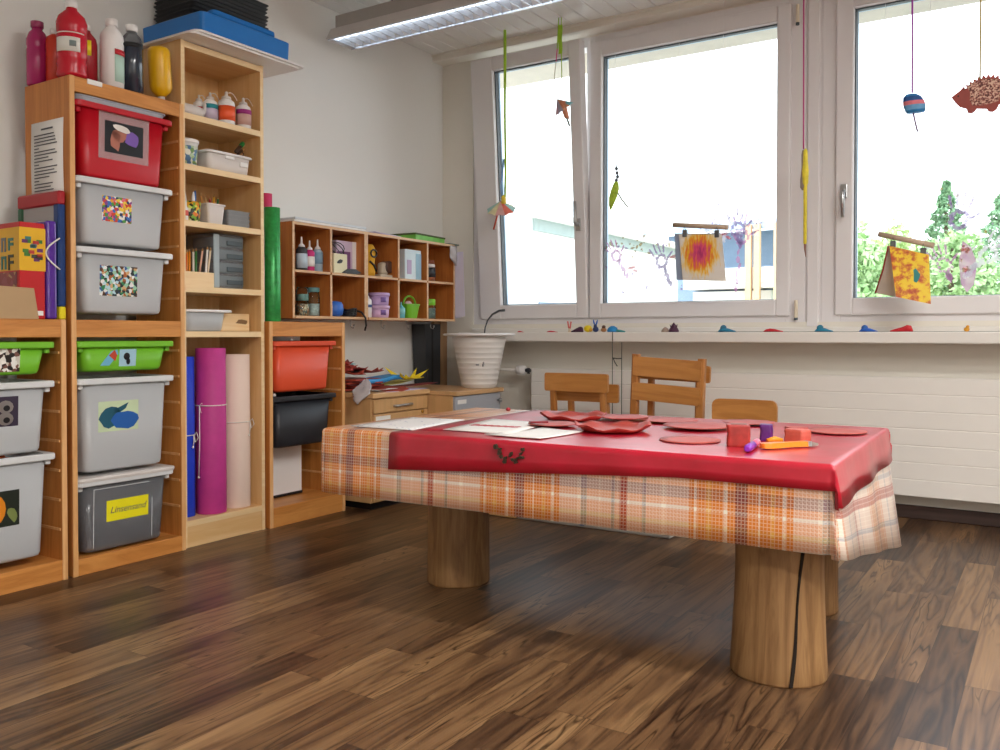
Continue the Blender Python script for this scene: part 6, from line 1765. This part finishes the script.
t = thing('marker_pen', 'purple and pink marker lying before the purple block', 'marker', (2.655, -2.24, RZ_ + 0.0105))
t.rotation_euler = (0, 0, R(97))
mb = MB(); mb.lathe([(0.006, -0.085), (0.009, -0.08), (0.0105, -0.07), (0.0105, 0.0)], axis='x', seg=14); part('cap', mb, plain('purple_pen', '#8a2cb4', 0.3), t)
mb = MB(); mb.lathe([(0.009, 0.0), (0.0095, 0.07), (0.007, 0.085)], axis='x', seg=14); part('barrel', mb, plain('pink_barrel', '#d76a86', 0.35), t)
t = thing('craft_brush', 'orange paddle-shaped brush with short grey bristles', 'brush', (2.725, -2.17, RZ_))
t.rotation_euler = (0, 0, R(52))
mb = MB()
pr = [(-0.082, 0.004), (-0.078, 0.012), (-0.06, 0.017), (-0.035, 0.016), (0.0, 0.010), (0.03, 0.010), (0.05, 0.013), (0.058, 0.013)]
mb.loft([[(x, -w_, 0.003), (x, w_, 0.003), (x, w_ * 0.85, 0.016), (x, -w_ * 0.85, 0.016)] for x, w_ in pr], smooth=False); part('handle', mb, plain('orange_handle', '#f08a1c', 0.35), t)
mb = MB(); mb.loft([[(x, -w_, 0.003), (x, w_, 0.003), (x, w_ * 0.9, 0.016), (x, -w_ * 0.9, 0.016)] for x, w_ in ((0.058, 0.0125), (0.07, 0.012))]); part('ferrule', mb, M['steel'], t)
mb = MB(); mb.loft([[(x, -w_, 0.004), (x, w_, 0.004), (x, w_ * 0.9, h_), (x, -w_ * 0.9, h_)] for x, w_, h_ in ((0.07, 0.0115, 0.015), (0.092, 0.010, 0.010))]); part('bristles', mb, plain('grey_bristles', '#8f857c', 0.8), t)
mb = MB(); mb.M = Matrix.Rotation(0.5, 4, 'Z'); mb.tube([(-0.022, 0, 0.008), (0.0, 0.006, 0.012), (0.022, 0.012, 0.009)], [0.006, 0.009, 0.005], 10)
solo('clay_bit', mb, plain('orange_clay', '#e8961c', 0.5), 'small orange clay piece between marker and coral block', 'clay', (2.675, -2.10, RZ_))
mb = MB(); mb.lathe([(0.006, 0), (0.010, 0.004), (0.007, 0.010), (0.003, 0.013)], seg=10); solo('clay_bit', mb, plain('crimson_bit', '#b02a3c', 0.5), 'small crimson crumb on the cloth near the cabinet end', 'clay', (1.50, -1.60, PZ + 0.0005))
mb = MB(); mb.box(-0.03, 0.03, -0.012, 0.012, 0, 0.006, 0.002); solo('clay_bit', mb, plain('dark_red_bit', '#8a2430', 0.5), 'dark red scrap beside the scribbled drawing', 'clay', (1.905, -2.16 + 0.10, RZ_ + 0.012), (0, 0, 0.8))

# -------------------------------------------------- crafts hanging at the windows
HY = -0.25
LIME = plain('lime_ribbon', '#a8d62c', 0.5)
NYLON = plain('clear_nylon', '#d9dcde', 0.3)
def strand(t, pts, r, m_, name='string'):
    mb = MB(t.location)
    mb.tube(pts, r, 6)
    return part(name, mb, m_, t)
def ribbon(t, x, z0, z1, w, m_, y=HY, tw=0.0):
    mb = MB(t.location)
    n = 12
    rings = []
    for k in range(n + 1):
        u = k / n
        a = tw * u
        rings.append([(x + w / 2 * math.cos(a) + 0.002 * math.sin(u * 9), y + w / 2 * math.sin(a), z0 + (z1 - z0) * u), (x - w / 2 * math.cos(a) + 0.002 * math.sin(u * 9), y - w / 2 * math.sin(a), z0 + (z1 - z0) * u), (x - w / 2 * math.cos(a) + 0.002 * math.sin(u * 9), y - w / 2 * math.sin(a) + 0.0008, z0 + (z1 - z0) * u), (x + w / 2 * math.cos(a) + 0.002 * math.sin(u * 9), y + w / 2 * math.sin(a) + 0.0008, z0 + (z1 - z0) * u)])
    mb.loft(rings)
    return part('ribbon', mb, m_, t)
def parasol(t, c, r, h, ang, mats, seg=9, closed=0.0):
    """little pleated paper parasol: cone of coloured gores"""
    mb = MB(t.location)
    mb.M = Matrix.Translation(c) @ Matrix.Rotation(ang, 4, 'Y') @ Matrix.Rotation(0.5, 4, 'X')
    apex = mb.v((0, 0, 0))
    ap2 = mb.v((0, 0, -0.002))
    rim, rim2 = [], []
    for k in range(seg * 2):
        a = PI * k / seg
        rr_ = r * (1.0 if k % 2 == 0 else 0.90)
        z = -h * (1.0 if k % 2 == 0 else 0.93)
        rim.append(mb.v((rr_ * math.cos(a), rr_ * math.sin(a), z))); rim2.append(mb.v((rr_ * 0.985 * math.cos(a), rr_ * 0.985 * math.sin(a), z - 0.002)))
    n = seg * 2
    for k in range(n):
        mb.mi = (k // 2) % len(mats)
        mb.f((apex, rim[k], rim[(k + 1) % n])); mb.f((ap2, rim2[(k + 1) % n], rim2[k])); mb.f((rim[k], rim2[k], rim2[(k + 1) % n], rim[(k + 1) % n]))
    return part('paper_canopy', mb, mats, t)
col = lambda n_, c_: plain(n_, c_, 0.55, var=0.12, vscale=40)
# 1 parasol on the long lime ribbon
t = thing('hanging_parasol', 'paper parasol on a long lime ribbon in front of the tilted window', 'mobile', (0.60, HY, 1.60))
ribbon(t, 0.631, 1.66, 2.62, 0.013, LIME, tw=1.2)
strand(t, [(0.625, HY - 0.004, 2.619), (0.627, HY - 0.004, 2.2), (0.636, HY - 0.006, 1.66)], 0.0025, LIME)
strand(t, [(0.610, HY, 1.66), (0.605, HY, 1.72), (0.612, HY, 1.80), (0.622, HY, 1.88)], 0.006, plain('blue_yarn', '#8fb8e8', 0.7), 'yarn')
mb = MB(t.location); mb.lathe([(0.012, 0), (0.015, 0.004), (0.013, 0.045), (0.006, 0.05)], (0.622, HY, 1.622), 12); part('bead', mb, col('bead_yellow', '#efd94a'), t)
parasol(t, (0.600, HY, 1.640), 0.088, 0.055, R(14), [col('gore_teal', '#9cc9c4'), col('gore_cream', '#e3d9a8'), col('gore_pink', '#dba9a4'), col('gore_coral', '#e0705e'), col('gore_grey', '#b9bcc0')])
strand(t, [(0.598, HY, 1.63), (0.578, HY, 1.56), (0.552, HY, 1.478)], 0.005, plain('red_stick', '#c4533e', 0.5), 'stick')
# 2 bunched one higher up
t = thing('hanging_parasol', 'crumpled paper parasol hung on short lime ribbons at the tilted window', 'mobile', (0.99, HY, 2.10))
ribbon(t, 0.992, 2.42, 2.58, 0.022, LIME, tw=0.6)
strand(t, [(0.998, HY, 2.62), (1.0, HY, 2.4), (1.005, HY, 2.17)], 0.0025, LIME)
strand(t, [(0.985, HY - 0.004, 2.619), (0.975, HY - 0.004, 2.45)], 0.003, LIME)
strand(t, [(0.975, HY - 0.004, 2.45), (0.968, HY - 0.004, 2.38)], 0.003, plain('pink_yarn', '#d94a8a', 0.6))
strand(t, [(0.968, HY - 0.004, 2.38), (0.955, HY, 2.30), (0.975, HY, 2.18)], 0.002, col('pale_cord', '#c9c7a8'))
parasol(t, (0.972, HY, 2.175), 0.062, 0.070, R(-28), [col('gore_sky', '#7fc6d6'), col('gore_rose', '#d9a2a8'), col('gore_lilac', '#a9a0b4'), col('gore_peach', '#e0a280')])
mb = MB(t.location)
mb.loft([[(1.005 + 0.018 * (1 - u * 0.4) * math.cos(a) + 0.030 * u, HY + 0.016 * math.sin(a), 2.155 - 0.095 * u + 0.006 * math.sin(3 * a)) for a in [2 * PI * i / 10 for i in range(10)]] for u in (0, 0.3, 0.6, 1.0)], smooth=True)
part('paper_tail', mb, col('peach_paper', '#d98a68'), t)
strand(t, [(1.028, HY, 2.075), (1.052, HY, 2.015)], 0.0055, plain('grey_stick', '#8f9a90', 0.5), 'stick')
# 3 closed yellow parasol
t = thing('hanging_parasol', 'long folded yellow parasol on a pink string before the white post', 'mobile', (2.305, HY, 1.5))
strand(t, [(2.299, HY, 2.62), (2.303, HY, 1.745)], 0.0035, plain('pink_string', '#c8448c', 0.6))
mb = MB(t.location); mb.loft([[(2.312 + r_ * math.cos(a), HY + r_ * math.sin(a), z) for a in [2 * PI * i / 10 for i in range(10)]] for z, r_ in ((1.745, 0.004), (1.735, 0.010), (1.68, 0.012), (1.64, 0.016), (1.585, 0.014), (1.57, 0.009), (1.50, 0.0085), (1.30, 0.0080), (1.292, 0.004))], smooth=True); part('paper_canopy', mb, col('folded_yellow', '#e6d53a'), t)
mb = MB(t.location); mb.loft([[(2.300 + r_ * math.cos(a), HY + r_ * 0.8 * math.sin(a), z) for a in [2 * PI * i / 8 for i in range(8)]] for z, r_ in ((1.74, 0.003), (1.72, 0.007), (1.66, 0.006), (1.60, 0.012), (1.565, 0.012), (1.55, 0.004))], smooth=True); part('paper_fold', mb, col('grey_brown_fold', '#9a8a7a'), t)
strand(t, [(2.312, HY, 1.295), (2.312, HY, 1.27), (2.316, HY, 1.235)], [0.006, 0.004, 0.0015], plain('brown_tip', '#8a5a48', 0.5), 'stick')
# 4 blue striped one
t = thing('hanging_parasol', 'small blue and pink striped parasol on a purple string', 'mobile', (2.775, HY, 1.89))
strand(t, [(2.766, HY, 2.62), (2.770, HY, 1.94)], 0.0042, plain('purple_string', '#a83cb0', 0.6))
mb = MB(t.location)
sec = ((1.935, 0.020, 0.0), (1.922, 0.036, 0.004), (1.902, 0.043, 0.010), (1.884, 0.045, 0.014), (1.862, 0.042, 0.018), (1.850, 0.036, 0.020))
mats = [col('parasol_blue', '#2f86c8'), col('parasol_pink', '#e07a84'), col('parasol_navy', '#2a5a9c'), col('parasol_sky', '#6aa9d8')]
for k in range(5):
    mb.mi = (0, 2, 1, 3, 0)[k]
    mb.loft([[(2.765 + sec[q][2] + sec[q][1] * math.cos(a), HY + sec[q][1] * 0.5 * math.sin(a), sec[q][0]) for a in [2 * PI * i / 14 for i in range(14)]] for q in (k, k + 1)], cap0=(k == 0), cap1=(k == 4), smooth=True)
part('paper_canopy', mb, mats, t)
strand(t, [(2.775, HY, 1.85), (2.783, HY, 1.81), (2.793, HY, 1.765)], 0.0042, plain('violet_stick', '#8a7090', 0.5), 'stick')
# 5 hedgehog
t = thing('hanging_hedgehog', 'dark red card hedgehog with speckled back on a yellow string', 'mobile', (3.03, HY, 1.88))
strand(t, [(3.034, HY, 2.62), (3.034, HY, 1.96)], 0.0036, plain('ochre_string', '#b8a04a', 0.6))
body = [(2.925, 1.897), (2.940, 1.872), (2.958, 1.850), (2.985, 1.838), (2.988, 1.822), (3.002, 1.816), (3.016, 1.823), (3.022, 1.834), (3.060, 1.828), (3.068, 1.815), (3.084, 1.812), (3.098, 1.822), (3.105, 1.840), (3.13, 1.85)]
for k in range(16):
    a = R(-8) + R(165) * k / 15
    cx, cz = 3.058, 1.885
    body.append((cx + 0.088 * math.cos(a), cz + 0.076 * math.sin(a)))
    if k < 15:
        a2 = a + R(5.5)
        body.append((cx + 0.103 * math.cos(a2), cz + 0.090 * math.sin(a2)))
body += [(2.975, 1.938), (2.955, 1.918)]
mb = MB(t.location); mb.prism(body, 'xz', HY - 0.0015, HY + 0.0015); part('card_body', mb, plain('hedgehog_red', '#9c4a42', 0.65, var=0.1, vscale=30), t)
spk, nt, b = newmat('speckled_back')
tc = N(nt, 'ShaderNodeTexCoord'); nz = N(nt, 'ShaderNodeTexNoise', Scale=150.0, Detail=3.0); nt.links.new(tc.outputs['Object'], nz.inputs['Vector'])
rp_ = ramp(nt, [(0.42, rgb('#54221f')), (0.5, rgb('#b0685c')), (0.58, rgb('#d9b7a0'))]); nt.links.new(nz.outputs['Fac'], rp_.inputs['Fac']); nt.links.new(rp_.outputs[0], b.inputs['Base Color'])
mb = MB(t.location); mb.prism([(2.985, 1.935), (2.998, 1.905), (2.996, 1.875), (3.005, 1.850), (3.05, 1.845), (3.10, 1.855), (3.130, 1.885), (3.128, 1.92), (3.10, 1.948), (3.05, 1.957), (3.01, 1.950)], 'xz', HY - 0.003, HY - 0.0016); part('speckled_back', mb, spk, t)
mb = MB(t.location); mb.prism(oval(2.952, 1.898, 0.0035, 0.0035, 8), 'xz', HY - 0.0028, HY - 0.0016); part('eye', mb, M['black'], t)
# 6 green parasol on a hook
t = thing('hanging_parasol', 'narrow lime green parasol hung by a small wire hook', 'mobile', (1.34, HY, 1.60))
strand(t, [(1.325, HY, 2.62), (1.325, HY, 1.80)], 0.0006, NYLON)
mb = MB(t.location); mb.tube([(1.325 + 0.014 * math.cos(a), HY, 1.785 + 0.014 * math.sin(a)) for a in [R(190) - R(20) * k for k in range(12)]], 0.0018, 6); part('hook', mb, M['steel'], t)
mb = MB(t.location)
for z in (1.752, 1.728, 1.708, 1.690): mb.ball((1.338 + 0.004 * math.sin(z * 200), HY, z), 0.010, seg=8, rings=6)
mb.tube([(1.334, HY, 1.775), (1.338, HY, 1.72), (1.334, HY, 1.68)], 0.0025, 6); part('beads', mb, plain('dark_beads', '#5a6068', 0.3), t)
mb = MB(t.location)
mb.loft([[(1.322 + o_ + w_ * math.cos(a), HY + w_ * 0.6 * math.sin(a), z) for a in [2 * PI * i / 10 for i in range(10)]] for z, o_, w_ in ((1.690, 0.010, 0.003), (1.672, 0.010, 0.016), (1.640, 0.004, 0.024), (1.600, -0.008, 0.024), (1.560, -0.018, 0.014), (1.535, -0.022, 0.004))], smooth=True)
part('paper_canopy', mb, plain('lime_paper', '#a9c93a', 0.55, var=0.3, vscale=60), t)
strand(t, [(1.338, HY, 1.630), (1.365, HY, 1.585), (1.402, HY, 1.540)], 0.004, plain('olive_stick', '#8a9070', 0.5), 'stick')

# paintings clipped to wooden rods
def painting(label, xa, za, xb, zb, y, sheets, clips):
    t = thing('hanging_painting', label, 'painting', ((xa + xb) / 2, y, (za + zb) / 2))
    mb = MB(t.location); mb.tube([(xa, y, za), (xb, y, zb)], 0.0125, 10); part('wooden_rod', mb, plain('pale_dowel', '#c4ac94', 0.6), t)
    for f in (0.1, 0.9):
        x, z = xa + (xb - xa) * f, za + (zb - za) * f
        strand(t, [(x, y, z), (x, y, 2.62)], 0.0005, NYLON, 'thread')
    for x, z in clips:
        mb = MB(t.location); mb.box(x - 0.012, x + 0.012, y - 0.012, y + 0.006, z - 0.045, z - 0.008, 0.003); mb.tube([(x - 0.006, y - 0.008, z - 0.012), (x, y - 0.011, z + 0.010), (x + 0.006, y - 0.008, z - 0.012)], 0.0018, 6); part('clip', mb, plain('dull_clip', '#6a6e70', 0.35, metal=0.6), t)
    for poly, yy, m_ in sheets:
        mb = MB(t.location)
        mb.prism(poly, 'xz', yy, yy + 0.0012)
        part('sheet', mb, m_, t)
    return t
def art(name, stops, scale, dist, warp=1.5):
    m, nt, b = newmat(name)
    tc = N(nt, 'ShaderNodeTexCoord')
    ln = N(nt, 'ShaderNodeVectorMath', operation='LENGTH')
    mp = N(nt, 'ShaderNodeMapping'); mp.inputs['Scale'].default_value = (scale, scale * 0.1, scale * 0.85); mp.inputs['Location'].default_value = dist
    nt.links.new(tc.outputs['Object'], mp.inputs['Vector']); nt.links.new(mp.outputs[0], ln.inputs[0])
    m2 = N(nt, 'ShaderNodeMapping'); m2.inputs['Scale'].default_value = (90, 10, 22); nt.links.new(tc.outputs['Object'], m2.inputs['Vector'])
    nz = N(nt, 'ShaderNodeTexNoise', Scale=1.0, Detail=4.0); nt.links.new(m2.outputs[0], nz.inputs['Vector'])
    ad = N(nt, 'ShaderNodeMath', operation='MULTIPLY_ADD'); ad.inputs[1].default_value = warp; nt.links.new(nz.outputs['Fac'], ad.inputs[0]); nt.links.new(ln.outputs['Value'], ad.inputs[2])
    sb = N(nt, 'ShaderNodeMath', operation='SUBTRACT'); sb.inputs[1].default_value = warp * 0.5; nt.links.new(ad.outputs[0], sb.inputs[0])
    rp_ = ramp(nt, stops); nt.links.new(sb.outputs[0], rp_.inputs['Fac']); nt.links.new(rp_.outputs[0], b.inputs['Base Color'])
    b.inputs['Roughness'].default_value = 0.5
    return m
A1 = art('pink_flame_art', [(0.0, rgb('#b8306e')), (0.22, rgb('#e04a7a')), (0.4, rgb('#ee7a3a')), (0.55, rgb('#f2b81e')), (0.72, rgb('#f0d8a0')), (0.85, rgb('#e8e2d8'))], 7.5, (0.0, 0, 0.88), 0.9)
y1 = -0.2
painting('painting of pink and orange scribbles hanging from a short wooden rod', 1.635, 1.437, 1.925, 1.405, y1,
         [([(1.668, 1.385), (1.895, 1.372), (1.918, 1.135), (1.690, 1.148)], y1 - 0.006, A1), ([(1.640, 1.392), (1.86, 1.380), (1.86, 1.150), (1.652, 1.150)], y1 + 0.004, plain('blue_grey_sheet', '#8f9fb8', 0.6))], ((1.700, 1.415), (1.870, 1.402)))
A2, nt, b = newmat('yellow_blotch_art')
tc = N(nt, 'ShaderNodeTexCoord'); nz = N(nt, 'ShaderNodeTexNoise', Scale=22.0, Detail=5.0, Roughness=0.65); nt.links.new(tc.outputs['Object'], nz.inputs['Vector'])
rp_ = ramp(nt, [(0.38, rgb('#b8481e')), (0.47, rgb('#d98a1e')), (0.52, rgb('#efc81e')), (0.75, rgb('#f4d838'))]); nt.links.new(nz.outputs['Fac'], rp_.inputs['Fac']); nt.links.new(rp_.outputs[0], b.inputs['Base Color']); b.inputs['Roughness'].default_value = 0.5
t = painting('yellow painting with teal blot folded over a sloping wooden rod', 2.627, 1.328, 2.858, 1.262, y1, [], ((2.690, 1.300), (2.815, 1.262)))
o = t.location
mb = MB(o)
q = [(2.676, y1 - 0.015, 1.270), (2.838, y1 - 0.010, 1.222), (2.855, y1 - 0.075, 1.000), (2.715, y1 - 0.085, 1.035)]
lo = [mb.v(p_) for p_ in q]; hi = [mb.v((p_[0], p_[1] - 0.0014, p_[2])) for p_ in q]
mb.f(lo); mb.f(list(reversed(hi)))
for i in range(4): mb.f((lo[i], lo[(i + 1) % 4], hi[(i + 1) % 4], hi[i]))
part('sheet', mb, A2, t, 'yellow front sheet')
mb = MB(o)
q = [(2.672, y1 + 0.010, 1.272), (2.838, y1 + 0.012, 1.224), (2.79, y1 + 0.085, 1.020), (2.605, y1 + 0.080, 1.060)]
lo = [mb.v(p_) for p_ in q]; hi = [mb.v((p_[0], p_[1] + 0.0014, p_[2])) for p_ in q]
mb.f(lo); mb.f(list(reversed(hi)))
for i in range(4): mb.f((lo[i], lo[(i + 1) % 4], hi[(i + 1) % 4], hi[i]))
part('sheet', mb, plain('pale_back_sheet', '#d9d0c4', 0.6), t, 'pale rear sheet')
mb = MB(o); mb.tube([(2.668, y1 + 0.009, 1.272), (2.640, y1 + 0.045, 1.165), (2.602, y1 + 0.079, 1.060)], 0.004, 6); part('red_edge', mb, plain('dark_red_edge', '#a83a34', 0.6), t)
mb = MB(o)
pts = oval(2.785, 1.128, 0.026, 0.034, 12, 0.3, 0.25, 7)
lo = [mb.v((x, y1 - 0.0462 - (1.128 - z) * 0.30, z)) for x, z in pts]; hi = [mb.v((x, y1 - 0.0482 - (1.128 - z) * 0.30, z)) for x, z in pts]
mb.f(lo); mb.f(list(reversed(hi)))
for i in range(12): mb.f((lo[i], lo[(i + 1) % 12], hi[(i + 1) % 12], hi[i]))
part('teal_blot', mb, plain('teal_paint', '#2f8a86', 0.5), t)

# --------------------------------------------------- clay animals on the sill
SZ, SY = 0.8795, -0.155
def snail(label, x, s, body, shell=None, rz=0.0, flat=1.0):
    t = thing('clay_animal', label, 'clay animal', (x, SY, SZ), rz)
    mb = MB()
    mb.loft([[(u * s, w_ * s * math.cos(a), h_ * s * (0.5 + 0.5 * math.sin(a)) * flat) for a in [2 * PI * i / 10 for i in range(10)]] for u, w_, h_ in ((-0.042, 0.004, 0.006), (-0.030, 0.012, 0.018), (-0.010, 0.016, 0.024), (0.012, 0.014, 0.020), (0.032, 0.008, 0.012), (0.052, 0.003, 0.006))], smooth=True)
    part('body', mb, body, t)
    if shell:
        mb = MB(); mb.ball((-0.014 * s, 0, 0.020 * s), 0.018 * s, 1.0, 0.7, 1.0, 12, 8); part('shell', mb, shell, t)
    return t
cb = lambda n_, c_: plain('clay_' + n_, c_, 0.55, var=0.12, vscale=60)
TEALC, BLUEC, REDC, PLUMC, YELC = cb('teal', '#1f7a9c'), cb('blue', '#1f5fc0'), cb('red', '#c4202c'), cb('plum', '#4a2440'), cb('yellow', '#ecd21c')
snail('tiny red clay scrap beside the white bin lid', 0.675, 0.45, REDC, flat=0.8)
snail('flat red clay slug, first along the sill', 0.886, 0.75, REDC, flat=0.5)
t = thing('clay_animal', 'small salmon clay figure with two raised arms', 'clay animal', (1.002, SY, SZ))
mb = MB(); mb.tube([(0, 0, 0), (0, 0, 0.022)], [0.010, 0.006], 8); part('body', mb, cb('cream', '#e0cdb0'), t)
mb = MB(); mb.tube([(-0.003, 0, 0.020), (-0.008, 0, 0.040), (-0.012, 0, 0.062)], 0.0042, 6); part('arm', mb, cb('salmon', '#dd6a66'), t)
mb = MB(); mb.tube([(0.003, 0, 0.020), (0.006, 0, 0.040), (0.010, 0, 0.060)], 0.0042, 6); part('arm', mb, cb('salmon_b', '#dd6a66'), t)
t = thing('clay_animal', 'dark plum clay hedgehog lying beside the yellow clay ball', 'clay animal', (1.058, SY, SZ))
mb = MB(); mb.loft([[(u, w_ * math.cos(a), w_ * 1.05 * (1 + math.sin(a)) * 0.97) for a in [2 * PI * i / 10 for i in range(10)]] for u, w_ in ((-0.045, 0.003), (-0.028, 0.007), (-0.008, 0.012), (0.012, 0.016), (0.024, 0.014), (0.030, 0.004))], smooth=True); part('body', mb, PLUMC, t)
t = thing('clay_animal', 'bright yellow clay ball animal on the sill', 'clay animal', (1.118, SY, SZ))
mb = MB(); mb.ball((0, 0, 0.020), 0.021, 1.15, 0.9, 0.95); part('body', mb, YELC, t)
mb = MB(); mb.ball((0.020, -0.006, 0.013), 0.011); part('head', mb, cb('amber', '#d9a23a'), t)
t = thing('clay_animal', 'navy blue clay rabbit with two upright ears', 'clay animal', (1.166, SY, SZ))
mb = MB(); mb.ball((0, 0, 0.016), 0.017, 1.0, 0.9, 0.95); mb.ball((-0.002, -0.002, 0.034), 0.010); part('body', mb, cb('navy', '#24356a'), t)
for s_ in (-1, 1):
    mb = MB(); mb.tube([(-0.002 + s_ * 0.004, 0, 0.040), (-0.002 + s_ * 0.009, 0, 0.054), (-0.002 + s_ * 0.013, 0, 0.068)], [0.004, 0.005, 0.003], 8); part('ear', mb, BLUEC, t)
t = thing('clay_animal', 'brown clay mouse between rabbit and blue turtle', 'clay animal', (1.215, SY, SZ))
mb = MB(); mb.ball((0, 0, 0.013), 0.015, 1.1, 0.9, 0.85); part('body', mb, cb('tan', '#a8764a'), t)
mb = MB(); mb.ball((0.002, -0.004, 0.029), 0.011, 1.0, 0.9, 0.9); part('head', mb, cb('brown', '#5a3a2c'), t)
t = thing('clay_animal', 'sky blue clay turtle with flat teal tail', 'clay animal', (1.275, SY, SZ))
mb = MB(); mb.ball((-0.005, 0, 0.014), 0.030, 1.1, 0.7, 0.80) if False else mb.loft([[(-0.006 + r_ * math.cos(a), r_ * 0.65 * math.sin(a), z) for a in [2 * PI * i / 14 for i in range(14)]] for z, r_ in ((0.0005, 0.030), (0.010, 0.033), (0.024, 0.026), (0.034, 0.010))], smooth=True); part('shell', mb, cb('sky', '#1f86c4'), t)
mb = MB(); mb.loft([[(u, w_ * math.cos(a), h_ * (1 + math.sin(a))) for a in [2 * PI * i / 8 for i in range(8)]] for u, w_, h_ in ((0.02, 0.014, 0.008), (0.045, 0.012, 0.006), (0.068, 0.004, 0.003))], smooth=True); part('tail', mb, cb('sea', '#2a8a8c'), t)
t = thing('clay_animal', 'beige clay cone beside the dark plum spiky one', 'clay animal', (1.575, SY, SZ))
mb = MB(); mb.lathe([(0.022, 0.0), (0.021, 0.008), (0.012, 0.020), (0.003, 0.027)], seg=12); part('body', mb, cb('beige', '#a08a7c'), t)
t = thing('clay_animal', 'dark plum clay peak with spiky crown', 'clay animal', (1.622, SY, SZ))
mb = MB(); mb.lathe([(0.028, 0.0), (0.026, 0.010), (0.016, 0.028), (0.006, 0.044), (0.002, 0.050)], seg=12); part('body', mb, PLUMC, t)
for k in range(5):
    a = 2 * PI * k / 5
    mb = MB(); mb.tube([(0.014 * math.cos(a), 0.014 * math.sin(a), 0.026), (0.021 * math.cos(a), 0.021 * math.sin(a), 0.040)], [0.004, 0.001], 6); part('spike', mb, PLUMC, t)
snail('teal clay snail in the middle of the sill', 1.902, 0.95, TEALC, cb('teal_shell', '#2a6a8a'))
snail('red clay slug between two teal snails', 2.135, 1.0, REDC, None, flat=0.75)
snail('teal clay snail under the white post', 2.375, 0.9, TEALC, cb('teal_shell_b', '#2a7a94'))
snail('blue clay snail under the corner of the hedgehog window', 2.575, 0.85, BLUEC, cb('blue_shell', '#2a62b0'))
t = thing('clay_animal', 'large red clay mouse with tapered tail, on the sill', 'clay animal', (2.725, SY, SZ))
mb = MB(); mb.loft([[(u, w_ * math.cos(a), w_ * 0.95 * (1 + math.sin(a))) for a in [2 * PI * i / 10 for i in range(10)]] for u, w_ in ((-0.052, 0.003), (-0.030, 0.007), (0.0, 0.012), (0.020, 0.017), (0.036, 0.015), (0.044, 0.004))], smooth=True); part('body', mb, REDC, t)
t = thing('clay_animal', 'small orange clay lump near the end of the visible sill', 'clay animal', (2.985, SY, SZ))
mb = MB(); mb.ball((0, 0, 0.010), 0.012, 1.0, 0.9, 0.85); mb.ball((0.004, 0, 0.022), 0.007); part('body', mb, cb('orange', '#d99a2a'), t)
mb = MB(); mb.box(0, 1.9, -0.001, 0.001, 0, 0.002) if False else mb.tube([(0, 0, 0.0012), (0.9, 0.004, 0.0012), (1.9, 0, 0.0012)], 0.0012, 5)
solo('thin_cord', mb, plain('grey_cord', '#8f8a86', 0.6), 'thin grey cord lying along the windowsill between the clay animals', 'cord', (1.70, -0.13, SZ))
